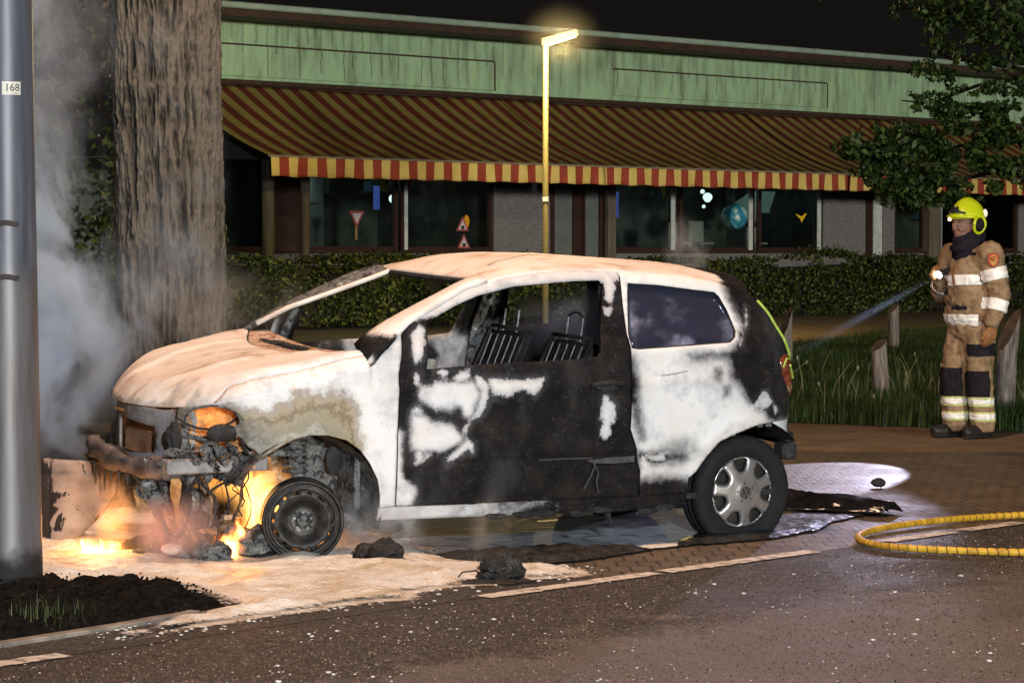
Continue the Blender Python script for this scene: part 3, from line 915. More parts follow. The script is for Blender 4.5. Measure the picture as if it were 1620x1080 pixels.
# lit lamp post in the middle
def m_post():
    t = NT('lamp_post_paint')
    o = t.obj()
    t.bsdf(t.ramp(t.noise(6, 4, t.scl(o, 3, 3, .5)), [(.35, (.15, .13, .055)), (.65, (.21, .18, .08))]), .5, .0, None)
    return t.m
lp = empty('lamp_post', (.594, 45, 0), 0, 'slim yellowish lamp post with a lit head above the car', 'lamp post')
MB().lathe([(.060, 0), (.060, 1.1), (.054, 1.12), (.048, 5.16), (.03, 5.19)], 20).build('post', m_post(), lp, True)
MB().box((-.05, -.062, 2.36), (.05, -.056, 2.44), bev=.002).build('sticker', basic('sticker', (.9, .9, .9), (.85, .85, .85), 3, .4, 0, 0), lp)
hd = MB().add([(-.06, -.1, 5.14), (.06, -.12, 5.13), (.50, -.10, 5.27), (.58, -.06, 5.31), (.58, .06, 5.31), (.50, .10, 5.27), (.06, .12, 5.13), (-.06, .1, 5.14),
               (-.06, -.06, 5.24), (.06, -.08, 5.27), (.50, -.06, 5.39), (.54, .0, 5.40), (.54, .01, 5.40), (.50, .06, 5.39), (.06, .08, 5.27), (-.06, .06, 5.24)],
              [(0, 8, 9, 1), (1, 9, 10, 2), (2, 10, 11, 3), (3, 11, 12, 4), (4, 12, 13, 5), (5, 13, 14, 6), (6, 14, 15, 7), (7, 15, 8, 0), (8, 15, 14, 9), (9, 14, 13, 10), (10, 13, 12, 11), (0, 1, 6, 7)])
hd.build('lamp_head', glow('lit_lamp_cover', (1, .62, .16), 4), lp)
MB().add([(.02, -.11, 5.115), (.54, -.09, 5.275), (.54, .09, 5.275), (.02, .11, 5.115)], [(0, 1, 2, 3)]).build('lamp_glass', glow('lit_lamp_glass', (1, .78, .34), 14), lp)

# ------------------------------------------------------------------ plants
def leaf_mat(name, c1, c2, c3=None):
    t = NT(name)
    o = t.obj()
    ri = t.n('NewGeometry').outputs['Random Per Island']
    big = t.noise(1.4, 3, o)
    f = t.math('ADD', t.math('MULTIPLY', ri, .6), t.math('MULTIPLY', big, .4))
    col = t.ramp(f, [(.25, c1), (.55, c2), (.8, c3 or c2)])
    b = t.n('BsdfPrincipled'); t.put(b.inputs['Base Color'], col); t.put(b.inputs['Roughness'], .55)
    tl = t.n('BsdfTranslucent'); t.put(tl.inputs[0], col)
    t.surf(t.n('MixShader', {0: .25, 1: b, 2: tl}))
    return t.m
LEAF_H = leaf_mat('hedge_leaves', (.012, .020, .005), (.042, .064, .012), (.13, .16, .025))
LEAF_T = leaf_mat('tree_leaves', (.014, .034, .009), (.045, .090, .022), (.10, .165, .035))
LEAF_B = leaf_mat('left_tree_leaves', (.014, .016, .008), (.032, .032, .014), (.10, .07, .02))
TWIG = basic('twig_bark', (.05, .04, .03), (.03, .025, .02), 10, .9, 0, .3)
# hedge in front of the school
h = empty('hedge', (BX, BY, 0), FA, 'clipped dark green hedge running along in front of the school', 'hedge')
n = 62000
t_ = rng.uniform(-17, 20, n)
hh = 1.24 + .20 * (fbm(np.c_[t_ * .9, t_ * 0, t_ * 0], 3, 4) - .5) * 2 + .22 * np.exp(-((t_ - 2.3) / 1.0) ** 2)
w_ = rng.random(n)
z_ = np.where(w_ < .25, hh + rng.normal(size=n) * .05, hh * rng.random(n) ** .8)
o_ = np.where(w_ < .25, rng.uniform(-.55, .55, n), .55 + rng.normal(size=n) * .07) + 7.0 + .30 * (fbm(np.c_[t_ * 1.6, z_ * 1.6, t_ * 0], 3, 5) - .5)
kp_ = fbm(np.c_[t_ * 1.9, z_ * 2.4, o_ * 0], 3, 6) > .36
V, Fq = cards(np.c_[t_, -o_, np.maximum(z_, .05)][kp_], .088, 3, .7)
mk('foliage', V, Fq, LEAF_H, h)
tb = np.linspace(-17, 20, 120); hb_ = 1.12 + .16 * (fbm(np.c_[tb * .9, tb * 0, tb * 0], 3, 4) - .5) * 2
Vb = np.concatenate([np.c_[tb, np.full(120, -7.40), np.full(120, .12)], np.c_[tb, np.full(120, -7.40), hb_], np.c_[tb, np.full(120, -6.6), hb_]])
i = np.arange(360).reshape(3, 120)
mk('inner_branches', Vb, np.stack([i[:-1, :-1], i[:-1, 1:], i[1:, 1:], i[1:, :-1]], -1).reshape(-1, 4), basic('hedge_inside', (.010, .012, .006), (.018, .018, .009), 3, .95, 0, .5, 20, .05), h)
stm = MB()
for tt in np.arange(-17, 20, .22):
    x = tt + rng.normal() * .05
    stm.tube([(x, -7.35 + rng.normal() * .06, 0), (x + rng.normal() * .06, -7.35, .5)], .015, 4, False)
tag(stm.build('stems', TWIG, h), kind='stuff')

# big tree trunk behind the bonnet
def m_bark():
    t = NT('furrowed_bark')
    o = t.obj()
    f = t.noise(20, 6, t.scl(o, 1, 1, .25), .7)
    d = t.attr('ridge')
    col = t.ramp(t.math('ADD', t.math('MULTIPLY', d, .72), t.math('MULTIPLY', f, .28)), [(.18, (.009, .008, .007)), (.42, (.036, .032, .027)), (.68, (.078, .071, .060)), (.88, (.13, .12, .10))])
    t.bsdf(col, .9, 0, t.bump(t.noise(55, 6, t.scl(o, 1, 1, .6), .7), .8, .016), .2)
    return t.m
tr = empty('oak_tree', (-2.19, 16.15, 0), 0, 'thick tree trunk with furrowed bark beside the lamp column, wrapped in smoke', 'tree')
na, nz = 480, 600
th = np.linspace(0, 2 * np.pi, na, endpoint=False); zs = np.linspace(0, 4.4, nz)
TH, Z = np.meshgrid(th, zs)
base = .318 + .09 * np.exp(-Z / .35) + .012 * sstep(Z, 2.4, 3.4) + .012 * np.sin(3 * TH + .6) + .008 * np.sin(5 * TH + Z * .4)
cx = -.035 * sstep(Z, .8, 3.4)
pp = np.c_[np.cos(TH).ravel(), np.sin(TH).ravel(), Z.ravel()]
warp = (fbm(pp * (2.6, 2.6, 3.2), 4, 40) - .5) * 1.0
def ridged(kf, zf, seed, wp):
    q = np.c_[np.cos(TH).ravel() * kf, np.sin(TH).ravel() * kf, Z.ravel() * zf]
    q[:, :2] += wp[:, None]
    return 1 - np.abs(2 * vnoise(q, seed) - 1)
rg = .48 * ridged(9.0, 3.0, 41, warp * 1.4) + .32 * ridged(17, 7.0, 42, warp * 1.8) + .20 * ridged(32, 15, 43, warp * 2)
rg = np.clip((rg - .25) / .7, 0, 1)
rg = sstep(rg, .10, .80) * (1 - .55 * sstep(vnoise(np.c_[pp[:, :2] * 9, pp[:, 2] * 11], 47), .66, .84) * .4)
rgh = rg + .6 * (fbm(pp * (38, 38, 24), 4, 44) - .3)
rad = base.ravel() + (rgh - .6) * .052
V = np.c_[rad * np.cos(TH).ravel() + cx.ravel(), rad * np.sin(TH).ravel(), Z.ravel()]
i = np.arange(na * nz).reshape(nz, na); i2 = np.roll(i, -1, 1)
Fq = np.stack([i[:-1], i2[:-1], i2[1:], i[1:]], -1).reshape(-1, 4)
mk('trunk', V, Fq, m_bark(), tr, True, dict(ridge=rg))
lb = MB()
for a, e, L in ((.3, .9, 2.5), (2.6, .7, 2.8), (4.4, 1.0, 2.2), (1.4, .5, 2.6), (3.5, .35, 2.2)):
    d = np.array((math.cos(a) * math.cos(e), math.sin(a) * math.cos(e), math.sin(e)))
    lb.tube([(-.03 + d[0] * q * L, d[1] * q * L, 4.1 + d[2] * q * L + .1 * q * q) for q in np.linspace(0, 1, 6)], np.linspace(.18, .04, 6), 10)
lb.build('limb', basic('limb_bark', (.09, .075, .055), (.05, .04, .03), 8, .9, 0, .6, 30, .02), tr, True)
n = 5200
c = rng.normal(size=(n, 3)); c /= np.linalg.norm(c, axis=1)[:, None]; c *= (rng.random(n) ** .5)[:, None] * np.array((2.2, 1.9, 1.2)); c += (-.7, 1.8, 5.6)
low = np.concatenate([rng.normal(size=(420, 3)) * (.30, .35, .20) + (-1.15, 2.2, 3.18), rng.normal(size=(150, 3)) * (.20, .3, .14) + (-.95, 2.2, 2.78), rng.normal(size=(60, 3)) * (.10, .3, .12) + (-1.25, 2.2, 1.95)])
V, Fq = cards(np.vstack([c, low]), .085, 5, .6)
mk('crown', V, Fq, LEAF_B, tr)
MB().tube([(0, .2, 4.2), (-.8, 1.6, 3.9), (-1.2, 2.2, 3.2), (-1.0, 2.2, 2.7)], [.06, .04, .02, .006], 6).build('hanging_branch', TWIG, tr)

# leafy branches reaching in from the right
rt = empty('leafy_tree', (7.0, 30.5, 0), 0, 'dark leafy tree whose branches hang into the picture above the firefighter', 'tree')
def ptw(px, py, D): return np.array(((px - 810) / 4000 * D - 7.0, D - 30.5, 1.45 + (400 - py) / 4000 * D))
MB().tube([(0, 0, 0), (.05, 0, 1.6), (0, .05, 3.4), (.1, 0, 6.0)], [.22, .17, .15, .09], 14).build('trunk', basic('dark_bark', (.05, .042, .034), (.03, .025, .02), 8, .9, 0, .6, 24, .03), rt, True)
brs = [((1720, 330), (1600, 120), (1540, 138), (1470, 165), (1425, 160)), ((1720, 200), (1640, 60), (1560, 40), (1470, 12), (1415, 18)), ((1700, 330), (1600, 215), (1500, 235), (1420, 240), (1345, 228)), ((1650, 250), (1540, 280), (1450, 290), (1390, 300)), ((1660, 120), (1560, 100), (1500, 95), (1475, 75))]
bb = MB()
for br in brs:
    P = np.array([ptw(x, y, 30.5 + .3 * k) for k, (x, y) in enumerate(br)])
    bb.tube(P, np.linspace(.035, .008, len(P)), 6)
bb.build('branch', TWIG, rt)
C = []
def clump(px, py, hw, hh, n, D=30.6):
    for k in range(n):
        while True:
            a = rng.uniform(-1, 1, 2)
            if a @ a < 1: break
        a = a * (1 - .15 * rng.random())
        x, y = px + a[0] * hw, py + a[1] * hh
        if fbm(np.array([[x * .035, y * .05, 3.]]), 3, 51)[0] < .40: continue
        C.append(ptw(x, y, D + rng.normal() * .35))
clump(1480, 245, 155, 58, 3600); clump(1580, 235, 100, 80, 2600); clump(1410, 228, 80, 34, 600); clump(1450, 290, 90, 26, 600); clump(1390, 250, 62, 42, 700); clump(1560, 190, 80, 26, 700); clump(1350, 232, 36, 20, 160); clump(1500, 300, 120, 30, 900); clump(1440, 312, 60, 22, 220)
clump(1560, 45, 115, 80, 2400); clump(1600, 110, 70, 50, 700); clump(1500, 110, 70, 22, 420); clump(1450, 20, 50, 22, 260); clump(1440, 158, 28, 14, 90); clump(1475, 165, 34, 22, 190); clump(1530, 178, 90, 16, 300); clump(1540, 140, 50, 14, 160)
V, Fq = cards(np.array(C), .095, 8, .55)
mk('crown', V, Fq, LEAF_T, rt)
n = 2500
c = rng.normal(size=(n, 3)) * (1.2, 1.0, .9) + (1.6, 0, 4.4)
V, Fq = cards(c, .1, 9, .55)
mk('crown', V, Fq, LEAF_T, rt)

# bushes standing in the dark behind the smoke
for k, (cx_, cy_, rx_, rz_, lab) in enumerate(((-5.6, 31, 1.3, 2.6, 'tall dark bush in the smoke between lamp column and trunk'), (-4.75, 34, .9, 1.5, 'lower dark bush in the smoke close to the trunk'))):
    g_ = empty('bush', (cx_, cy_, 0), 0, lab, 'bush')
    c = rng.normal(size=(3800, 3)); c /= np.linalg.norm(c, axis=1)[:, None]
    c = c * (.65 + .4 * rng.random((3800, 1))) * (rx_, rx_, rz_) + (0, 0, rz_); c = c[(c[:, 2] > .05) & (fbm(c * 1.6, 3, 70 + k) > .40)]
    V, Fq = cards(c, .13, 20 + k, .6)
    mk('foliage', V, Fq, LEAF_H, g_)
    MB().tube([(0, 0, 0), (.05, 0, rz_), (0, 0, rz_ * 1.8)], [.08, .05, .015], 8).build('stem', TWIG, g_)

# meadow grass with pale stalks
GRASS = leaf_mat('grass_blades', (.012, .028, .005), (.036, .074, .013), (.08, .13, .028))
def blades(n, x, y, hgt, wid, seed):
    r = np.random.default_rng(seed)
    hgt = hgt * r.uniform(.5, 1.25, n) * (.6 + .8 * fbm(np.c_[x * 1.3, y * .5, x * 0], 3, 61))
    a = r.uniform(0, 2 * np.pi, n); ln_ = r.normal(0, .35, n) * hgt
    wx, wy = np.cos(a) * wid, np.sin(a) * wid
    lx, ly = np.cos(a + 1.3) * ln_, np.sin(a + 1.3) * ln_
    V = np.stack([np.c_[x - wx, y - wy, x * 0], np.c_[x + wx, y + wy, x * 0], np.c_[x + lx * .35 + wx * .7, y + ly * .35 + wy * .7, hgt * .6], np.c_[x + lx * .35 - wx * .7, y + ly * .35 - wy * .7, hgt * .6], np.c_[x + lx, y + ly, hgt]], 1).reshape(-1, 3)
    i = np.arange(n) * 5
    F3 = np.concatenate([np.stack([i, i + 1, i + 2], 1), np.stack([i, i + 2, i + 3], 1), np.stack([i + 3, i + 2, i + 4], 1)])
    return V, F3
N = 95000
y = 20.3 + 25 * rng.random(N) ** 1.35; x = rng.uniform(.07, .215, N) * y
edge = 21.6 - .62 * (x - 2.4) + .35 * (fbm(np.c_[x * 3, y, x * 0], 3, 62) - .5)
topy = np.interp(x, [3.0, 4.16, 5.42, 6.91, 8], [35, 37.9, 40.8, 45.7, 47])
ok = (y > edge) & (y < topy)
V, F3 = blades(ok.sum(), x[ok], y[ok], .18, .0048, 3)
tag(mk('grass', V, F3, GRASS), kind='stuff')
STALK = basic('dry_grass_stalk', (.30, .29, .17), (.16, .17, .08), 10, .8, 0, 0)
sb = MB()
for k in range(64):
    yy = 21.6 + 5.5 * rng.random() ** 1.5; xx = rng.uniform(.105, .205) * yy
    L = rng.uniform(.18, .5); a = rng.uniform(0, 6.3); b = rng.normal(0, .22)
    sb.tube([(xx, yy, 0), (xx + b * L * .4, yy + .1 * b, L * .6), (xx + b * L * 1.1, yy + .2 * b, L)], [.0035, .003, .002], 4, False)
    if k % 4 == 0: sb.blob((xx + b * L * 1.1, yy + .2 * b, L), .012, 3, .3, k % 7, (1, 1, 2))
tag(sb.build('dry_stalks', STALK), kind='stuff')
# tuft on the scorched bed
tu = MB()
x = rng.normal(-1.80, .09, 80); y = 9.78 + rng.normal(0, .10, 80)
V, F3 = blades(80, x, y, .07, .0017, 5); V[:, 2] += .03
tag(mk('grass_tuft', V, F3, leaf_mat('tuft_blades', (.03, .05, .015), (.06, .10, .03), (.16, .17, .07))), kind='stuff')

# wooden bollards
def m_post_wood():
    t = NT('weathered_wood')
    o = t.obj()
    f = t.noise(14, 6, t.scl(o, 3, 3, .35), .65, .6)
    col = t.ramp(f, [(.32, (.06, .05, .045)), (.48, (.20, .175, .16)), (.66, (.34, .30, .28))])
    t.bsdf(col, .9, 0, t.bump(t.noise(30, 5, t.scl(o, 3, 3, .3)), .6, .01), .2)
    return t.m
PWOOD = m_post_wood(); CUT = basic('cut_wood', (.17, .125, .09), (.07, .05, .035), 12, .9, 0, .5, 50, .01)
def bollard(x, y, r, hi, lo, lean, label, dirx=1.0):
    g = empty('wooden_bollard', (x, y, 0), 0, label, 'bollard', 'wooden bollards in the grass')
    n = 28; zs = 14
    V = []
    for k in range(zs + 1):
        for j in range(n):
            a = 2 * math.pi * j / n
            c, s = math.cos(a), math.sin(a)
            top = lo + (hi - lo) * (.5 + .5 * (dirx * c * .9 + s * .42))
            q = k / zs; zz = -.05 + (top + .05) * q
            rr = r * (1 + .05 * math.sin(3 * a + 1) - .05 * q + .03 * math.sin(zz * 9 + a) + (.0 if k < zs else -.012))
            V.append((rr * c + lean * zz, rr * s, zz))
    Fc = []
    for k in range(zs):
        for j in range(n):
            j2 = (j + 1) % n
            Fc.append((k * n + j, k * n + j2, (k + 1) * n + j2, (k + 1) * n + j))
    mk('post', V, Fc, PWOOD, g, True)
    V2 = np.array(V[zs * n:]); c = V2.mean(0) - (0, 0, .006)
    mk('cut_top', np.vstack([V2 * 1.0, c]), [(j, (j + 1) % n, n) for j in range(n)], CUT, g)
bollard(3.30, 30.5, .085, .80, .40, .0, 'wooden bollard partly hidden by the rear of the car')
bollard(5.37, 35.6, .082, .74, .60, .0, 'farthest wooden bollard, beneath the torch beam')
bollard(3.54, 24.2, .082, .64, .50, -.05, 'short stubby wooden bollard standing alone in the grass', .8)
bollard(4.17, 21.45, .088, .97, .62, .06, 'tall pale wooden bollard right behind the firefighter')
# ------------------------------------------------------------------ burnt hatchback: measured outlines in car coordinates (u along the car, z up)
DOORFRONT=[(0.493,1.072),(0.454,0.882),(0.451,0.752),(0.442,0.584),(0.453,0.256)]
DOORREAR=[(1.745,1.353),(1.755,1.329),(1.741,1.195),(1.731,1.015),(1.735,0.947),(1.725,0.578),(1.769,0.469),(1.797,0.363)]
SHUT=[(0.493,1.072),(0.54,1.109),(0.635,1.161),(0.881,1.275),(1.086,1.325),(1.288,1.348),(1.509,1.36),(1.745,1.353)]
DOORWIN=[(0.64,1.12),(0.798,1.192),(0.936,1.241),(1.141,1.283),(1.491,1.308),(1.631,1.31),(1.647,1.289),(1.558,0.963),(1.541,0.941),(1.4,0.929),(0.894,0.917),(0.598,0.9)]
QGLASS=[(1.792,1.294),(1.966,1.284),(2.171,1.26),(2.304,1.246),(2.329,1.224),(2.362,1.154),(2.39,1.056),(2.374,1.019),(2.338,0.995),(2.091,0.984),(1.782,0.971),(1.74,0.978),(1.739,1.014)]
ARCH=[(-0.197,0.517),(-0.139,0.555),(-0.077,0.589),(-0.0,0.606),(0.085,0.605),(0.183,0.578),(0.25,0.531),(0.3,0.467),(0.346,0.387),(0.364,0.306),(0.365,0.242),(0.364,0.183)]
RARCH=[(2.098,0.202),(2.085,0.317),(2.131,0.357),(2.192,0.427),(2.266,0.495),(2.363,0.533),(2.486,0.569),(2.592,0.585)]
REARSIL=[(2.442,1.331),(2.519,1.301),(2.562,1.233),(2.627,1.134),(2.698,1.016),(2.749,0.929),(2.852,0.808),(2.857,0.688),(2.857,0.608),(2.829,0.586),(2.828,0.463)]
ROOFRAIL=[(1.87,1.34),(2.016,1.324),(2.185,1.311),(2.314,1.284)]
HEAD=[(-0.488,0.706),(-0.419,0.737),(-0.38,0.737),(-0.33,0.72),(-0.303,0.683),(-0.303,0.651),(-0.371,0.604),(-0.441,0.579),(-0.497,0.595)]
TAIL=[(2.635,0.9),(2.739,0.917),(2.86,0.791),(2.861,0.688),(2.742,0.733),(2.654,0.828)]
TAB=[(2.592,0.582),(2.837,0.589),(2.849,0.552),(2.832,0.462),(2.72,0.496)]
RECESS=[(1.799,0.452),(2.056,0.445),(2.072,0.422),(2.051,0.397),(1.854,0.399),(1.808,0.416)]
DOOR_WHITE=[[(0.557,0.804),(0.576,0.815),(0.625,0.819),(0.639,0.835),(0.676,0.837),(0.713,0.831),(0.789,0.832),(0.839,0.83),(0.863,0.807),(0.878,0.773),(0.86,0.729),(0.84,0.685),(0.815,0.668),(0.793,0.686),(0.778,0.714),(0.753,0.721),(0.721,0.708),(0.659,0.718),(0.61,0.73),(0.573,0.754),(0.556,0.782)],[(0.86,0.858),(0.891,0.852),(0.921,0.812),(0.925,0.761),(0.904,0.711),(0.872,0.672),(0.827,0.651),(0.802,0.584),(0.799,0.607),(0.821,0.651),(0.866,0.695),(0.886,0.751),(0.882,0.796),(0.864,0.83)],[(0.926,0.845),(0.98,0.844),(1.043,0.834),(1.121,0.832),(1.186,0.836),(1.232,0.841),(1.217,0.804),(1.176,0.771),(1.125,0.79),(1.067,0.791),(1.053,0.766),(1.002,0.764),(0.964,0.777),(0.939,0.794)],[(0.654,0.887),(0.711,0.891),(0.706,0.87),(0.684,0.865)],[(0.746,0.861),(0.779,0.882),(0.817,0.89),(0.825,0.864),(0.808,0.845),(0.758,0.841)],[(0.516,0.672),(0.534,0.688),(0.571,0.684),(0.596,0.667),(0.621,0.644),(0.67,0.636),(0.72,0.629),(0.758,0.611),(0.786,0.585),(0.793,0.562),(0.765,0.541),(0.715,0.52),(0.659,0.511),(0.609,0.513),(0.56,0.512),(0.529,0.527),(0.513,0.561)],[(0.71,0.469),(0.747,0.496),(0.784,0.534),(0.809,0.553),(0.85,0.532),(0.848,0.498),(0.822,0.516),(0.797,0.5),(0.773,0.484),(0.724,0.452)],[(0.545,0.498),(0.56,0.514),(0.579,0.486),(0.58,0.463),(0.546,0.448)],[(0.591,0.496),(0.613,0.501),(0.61,0.473),(0.595,0.471)],[(0.542,0.881),(0.557,0.871),(0.554,0.821),(0.539,0.827)],[(0.522,0.705),(0.548,0.727),(0.566,0.704),(0.562,0.69),(0.522,0.7)],[(0.429,0.626),(0.463,0.603),(0.461,0.53),(0.467,0.43),(0.478,0.39),(0.504,0.365),(0.536,0.341),(0.551,0.307),(0.544,0.273),(0.543,0.245),(0.445,0.244)],[(1.565,0.738),(1.592,0.737),(1.598,0.714),(1.619,0.719),(1.631,0.661),(1.631,0.608),(1.614,0.626),(1.608,0.557),(1.578,0.535),(1.561,0.553),(1.57,0.605),(1.557,0.646),(1.568,0.692)],[(0.552,1.065),(0.591,1.102),(0.613,1.085),(0.591,1.005),(0.568,0.946),(0.537,0.93),(0.533,0.995)],[(1.675,1.368),(1.747,1.368),(1.734,1.334),(1.695,1.241),(1.673,1.196),(1.65,1.213),(1.651,1.271)],[(1.63,1.174),(1.673,1.168),(1.651,1.133),(1.622,1.139)],[(0.578,1.129),(0.634,1.173),(0.884,1.29),(1.091,1.343),(1.516,1.378),(1.771,1.371),(1.743,1.316),(1.689,1.297),(1.647,1.304),(1.49,1.305),(1.141,1.28),(0.935,1.236),(0.797,1.189),(0.718,1.154)]]
Q_DARK=[[(2.364,1.338),(2.36,1.265),(2.401,1.169),(2.439,1.084),(2.386,0.997),(2.317,0.948),(2.076,0.937),(2.102,0.921),(2.288,0.917),(2.32,0.887),(2.327,0.807),(2.383,0.758),(2.443,0.691),(2.528,0.646),(2.558,0.58),(2.732,0.58),(3.051,0.639),(3.06,1.103),(2.595,1.374)],[(2.24,0.86),(2.264,0.863),(2.274,0.84),(2.261,0.818),(2.237,0.819),(2.231,0.841)],[(2.285,0.767),(2.313,0.77),(2.312,0.738),(2.288,0.732)],[(1.674,0.961),(1.752,0.928),(1.769,0.853),(1.773,0.696),(1.787,0.585),(1.807,0.531),(1.781,0.532),(1.75,0.587),(1.725,0.697),(1.678,0.699),(1.646,0.825)],[(1.798,0.451),(2.05,0.447),(2.073,0.422),(2.046,0.399),(1.856,0.401),(1.813,0.426)],[(1.704,0.382),(1.783,0.314),(1.838,0.322),(1.988,0.328),(2.074,0.311),(2.125,0.299),(2.137,0.067),(1.718,0.09)],[(1.696,0.541),(1.753,0.488),(1.799,0.455),(1.787,0.395),(1.786,0.314),(1.69,0.318)]]
Q_GREY=[[(1.853,0.46),(1.921,0.481),(1.976,0.515),(2.047,0.524),(2.119,0.491),(2.164,0.448),(2.136,0.431),(2.086,0.445),(1.922,0.455)]]
Q_WHITE=[[(2.529,0.738),(2.563,0.745),(2.594,0.685),(2.561,0.653),(2.473,0.673)],[(2.606,0.667),(2.646,0.648),(2.62,0.615)],[(2.486,1.169),(2.488,1.128),(2.476,1.086),(2.395,0.974),(2.39,0.978),(2.465,1.086)],[(1.806,0.444),(1.937,0.442),(1.949,0.418),(1.855,0.416)]]
APILLAR=[(0.325,-0.62,1.017),(0.48,-0.575,1.099),(0.717,-0.51,1.187),(0.873,-0.475,1.245),(1.0,-0.44,1.296)]

US = [-.63, -.61, -.58, -.54, -.49, -.43, -.36, -.28, -.15, .05, .3, 1.0, 1.9, 2.4, 2.6, 2.7, 2.76, 2.82, 2.9]
WS = [.02, .19, .30, .40, .50, .59, .67, .725, .775, .81, .825, .83, .83, .815, .79, .755, .71, .62, .5]
def wv(u, z):
    u = np.asarray(u, float); z = np.asarray(z, float)
    b = np.interp(u, US, WS)
    lo = 1 - .035 * ((z - .62) / .35) ** 2
    hi = 1 - .0275 - (.055 * (z - .93) + .44 * (z - .93) * np.minimum(1, (z - .93) / .12)) - .9 * np.maximum(z - 1.3, 0) ** 1.6
    return b * np.where(z < .93, lo, hi)
def side_detail(u, z):
    d = 0
    # protection strip recess, arch lips, waist crease
    d = d - .012 * sstep(z, .385, .40) * (1 - sstep(z, .455, .47)) * sstep(u, .5, .56) * (1 - sstep(u, 2.03, 2.08))
    for cu, cz, r in ((.0, .235, .37), (2.465, .25, .36)):
        rr = np.hypot(u - cu, z - cz)
        d = d + .014 * np.exp(-((rr - r) / .035) ** 2) * (z > .2)
    d = d + .006 * np.exp(-((z - .80) / .03) ** 2) * sstep(u, .2, .5)
    d = d - .010 * np.exp(-(((u - .72) / .2) ** 2 + ((z - .75) / .05) ** 2))
    d = d - .006 * np.exp(-(((u - 1.2) / .35) ** 2 + ((z - .62) / .16) ** 2)) + .003 * np.sin(u * 9 + z * 7) * np.exp(-((z - .6) / .2) ** 2)
    return d

def m_paint():
    t = NT('burnt_white_paint')
    o = t.obj()
    bare, soft, rust, tan, ash = (t.attr(k) for k in ('bare', 'soft', 'rust', 'tan', 'ash'))
    n1 = t.noise(26, 6, o, .65); n2 = t.noise(110, 4, o, .6)
    nn = t.math('ADD', t.math('MULTIPLY', t.math('SUBTRACT', n1, .5), 1.5), t.math('MULTIPLY', t.math('SUBTRACT', n2, .5), .7))
    v = t.math('ADD', bare, nn)
    wd = t.math('ADD', .10, t.math('MULTIPLY', soft, 1.3))
    mask = t.mr(v, t.math('MULTIPLY', wd, -1.0), wd)
    streak = t.noise(3.6, 7, t.scl(o, .8, 1.4, 1.4), .64, .6)
    tanc = t.ramp(streak, [(.28, (.36, .26, .20)), (.40, (.62, .51, .43)), (.50, (.77, .70, .65)), (.68, (.84, .81, .79))])
    wh = t.ramp(t.noise(4.5, 7, o, .70), [(.28, (.40, .40, .42)), (.40, (.64, .65, .68)), (.50, (.80, .81, .84)), (.66, (.76, .73, .70)), (.74, (.55, .47, .41))])
    white = t.mix(tan, wh, tanc)
    rn = t.noise(7, 7, o, .72, .4)
    rv = t.math('ADD', rust, t.math('ADD', t.math('MULTIPLY', t.math('SUBTRACT', n1, .5), .55), t.math('MULTIPLY', t.math('SUBTRACT', rn, .5), .75)))
    rc = t.ramp(rv, [(.06, (.66, .65, .64)), (.20, (.46, .43, .38)), (.32, (.20, .145, .10)), (.42, (.36, .30, .20)), (.54, (.20, .155, .10)), (.66, (.34, .30, .215)), (.80, (.26, .235, .175)), (.92, (.42, .40, .35)), (1.0, (.22, .22, .19))])
    white = t.mix(t.math('MULTIPLY', t.mr(rv, -.02, .50), t.mr(rust, .02, .2)), white, rc)
    ac = t.ramp(t.noise(19, 6, o, .7), [(.36, (.02, .02, .022)), (.47, (.11, .115, .12)), (.58, (.26, .27, .28)), (.7, (.45, .46, .48))])
    white = t.mix(ash, white, ac)
    ch = t.ramp(t.noise(6, 6, o, .7), [(.30, (.004, .004, .005)), (.5, (.011, .010, .011)), (.64, (.022, .018, .016)), (.76, (.045, .040, .040))])
    ch = t.mix(t.mr(t.math('ADD', n2, t.math('MULTIPLY', t.math('SUBTRACT', n1, .5), .5)), .60, .74), ch, (.06, .06, .066))
    z_ = t.sep(o)[2]
    ch = t.mix(t.math('MULTIPLY', t.mr(t.noise(3.2, 5, t.scl(o, 1, 1, .5), .6), .52, .72), .55), ch, (.055, .055, .062))
    halo = t.math('MULTIPLY', t.mr(v, -1.5, .1), t.mr(t.noise(4, 5, o), .40, .60))
    ch = t.mix(t.math('MULTIPLY', halo, .45), ch, (.13, .135, .15))
    white = t.mix(t.math('MULTIPLY', t.mr(v, 1.1, .1), .45), white, (.40, .41, .45))
    col = t.mix(mask, ch, white)
    ro = t.math('ADD', t.math('MULTIPLY', mask, -.18), .78)
    h = t.math('ADD', t.math('MULTIPLY', mask, .5), t.math('ADD', t.math('MULTIPLY', n2, .45), t.math('MULTIPLY', n1, .4)))
    t.bsdf(col, ro, 0, t.bump(h, .40, .007), t.math('ADD', .12, t.math('MULTIPLY', mask, .25)))
    return t.m
PAINT = m_paint()
def sooty(name, stops, scale=14, rough=.8, bump=.6, bscale=55, bdist=.01, metal=0.0):
    t = NT(name)
    o = t.obj()
    t.bsdf(t.ramp(t.noise(scale, 7, o, .7, .5), stops), rough, metal, t.bump(t.noise(bscale, 5, o), bump, bdist), .4)
    return t.m
SOOT = sooty('soot', [(.3, (.008, .008, .009)), (.55, (.022, .022, .024)), (.72, (.07, .07, .075))])
MOTTLE = sooty('ashen_metal', [(.34, (.008, .008, .009)), (.45, (.035, .037, .04)), (.51, (.17, .18, .185)), (.56, (.06, .063, .06)), (.66, (.38, .40, .41))], 20)
GREYM = sooty('scorched_grey_metal', [(.30, (.13, .13, .135)), (.5, (.25, .25, .26)), (.68, (.38, .38, .39))], 6, .7, .3)
RUST = sooty('rusty_metal', [(.30, (.10, .045, .02)), (.46, (.42, .20, .07)), (.58, (.60, .34, .14)), (.74, (.66, .45, .26))], 9, .8, .5)
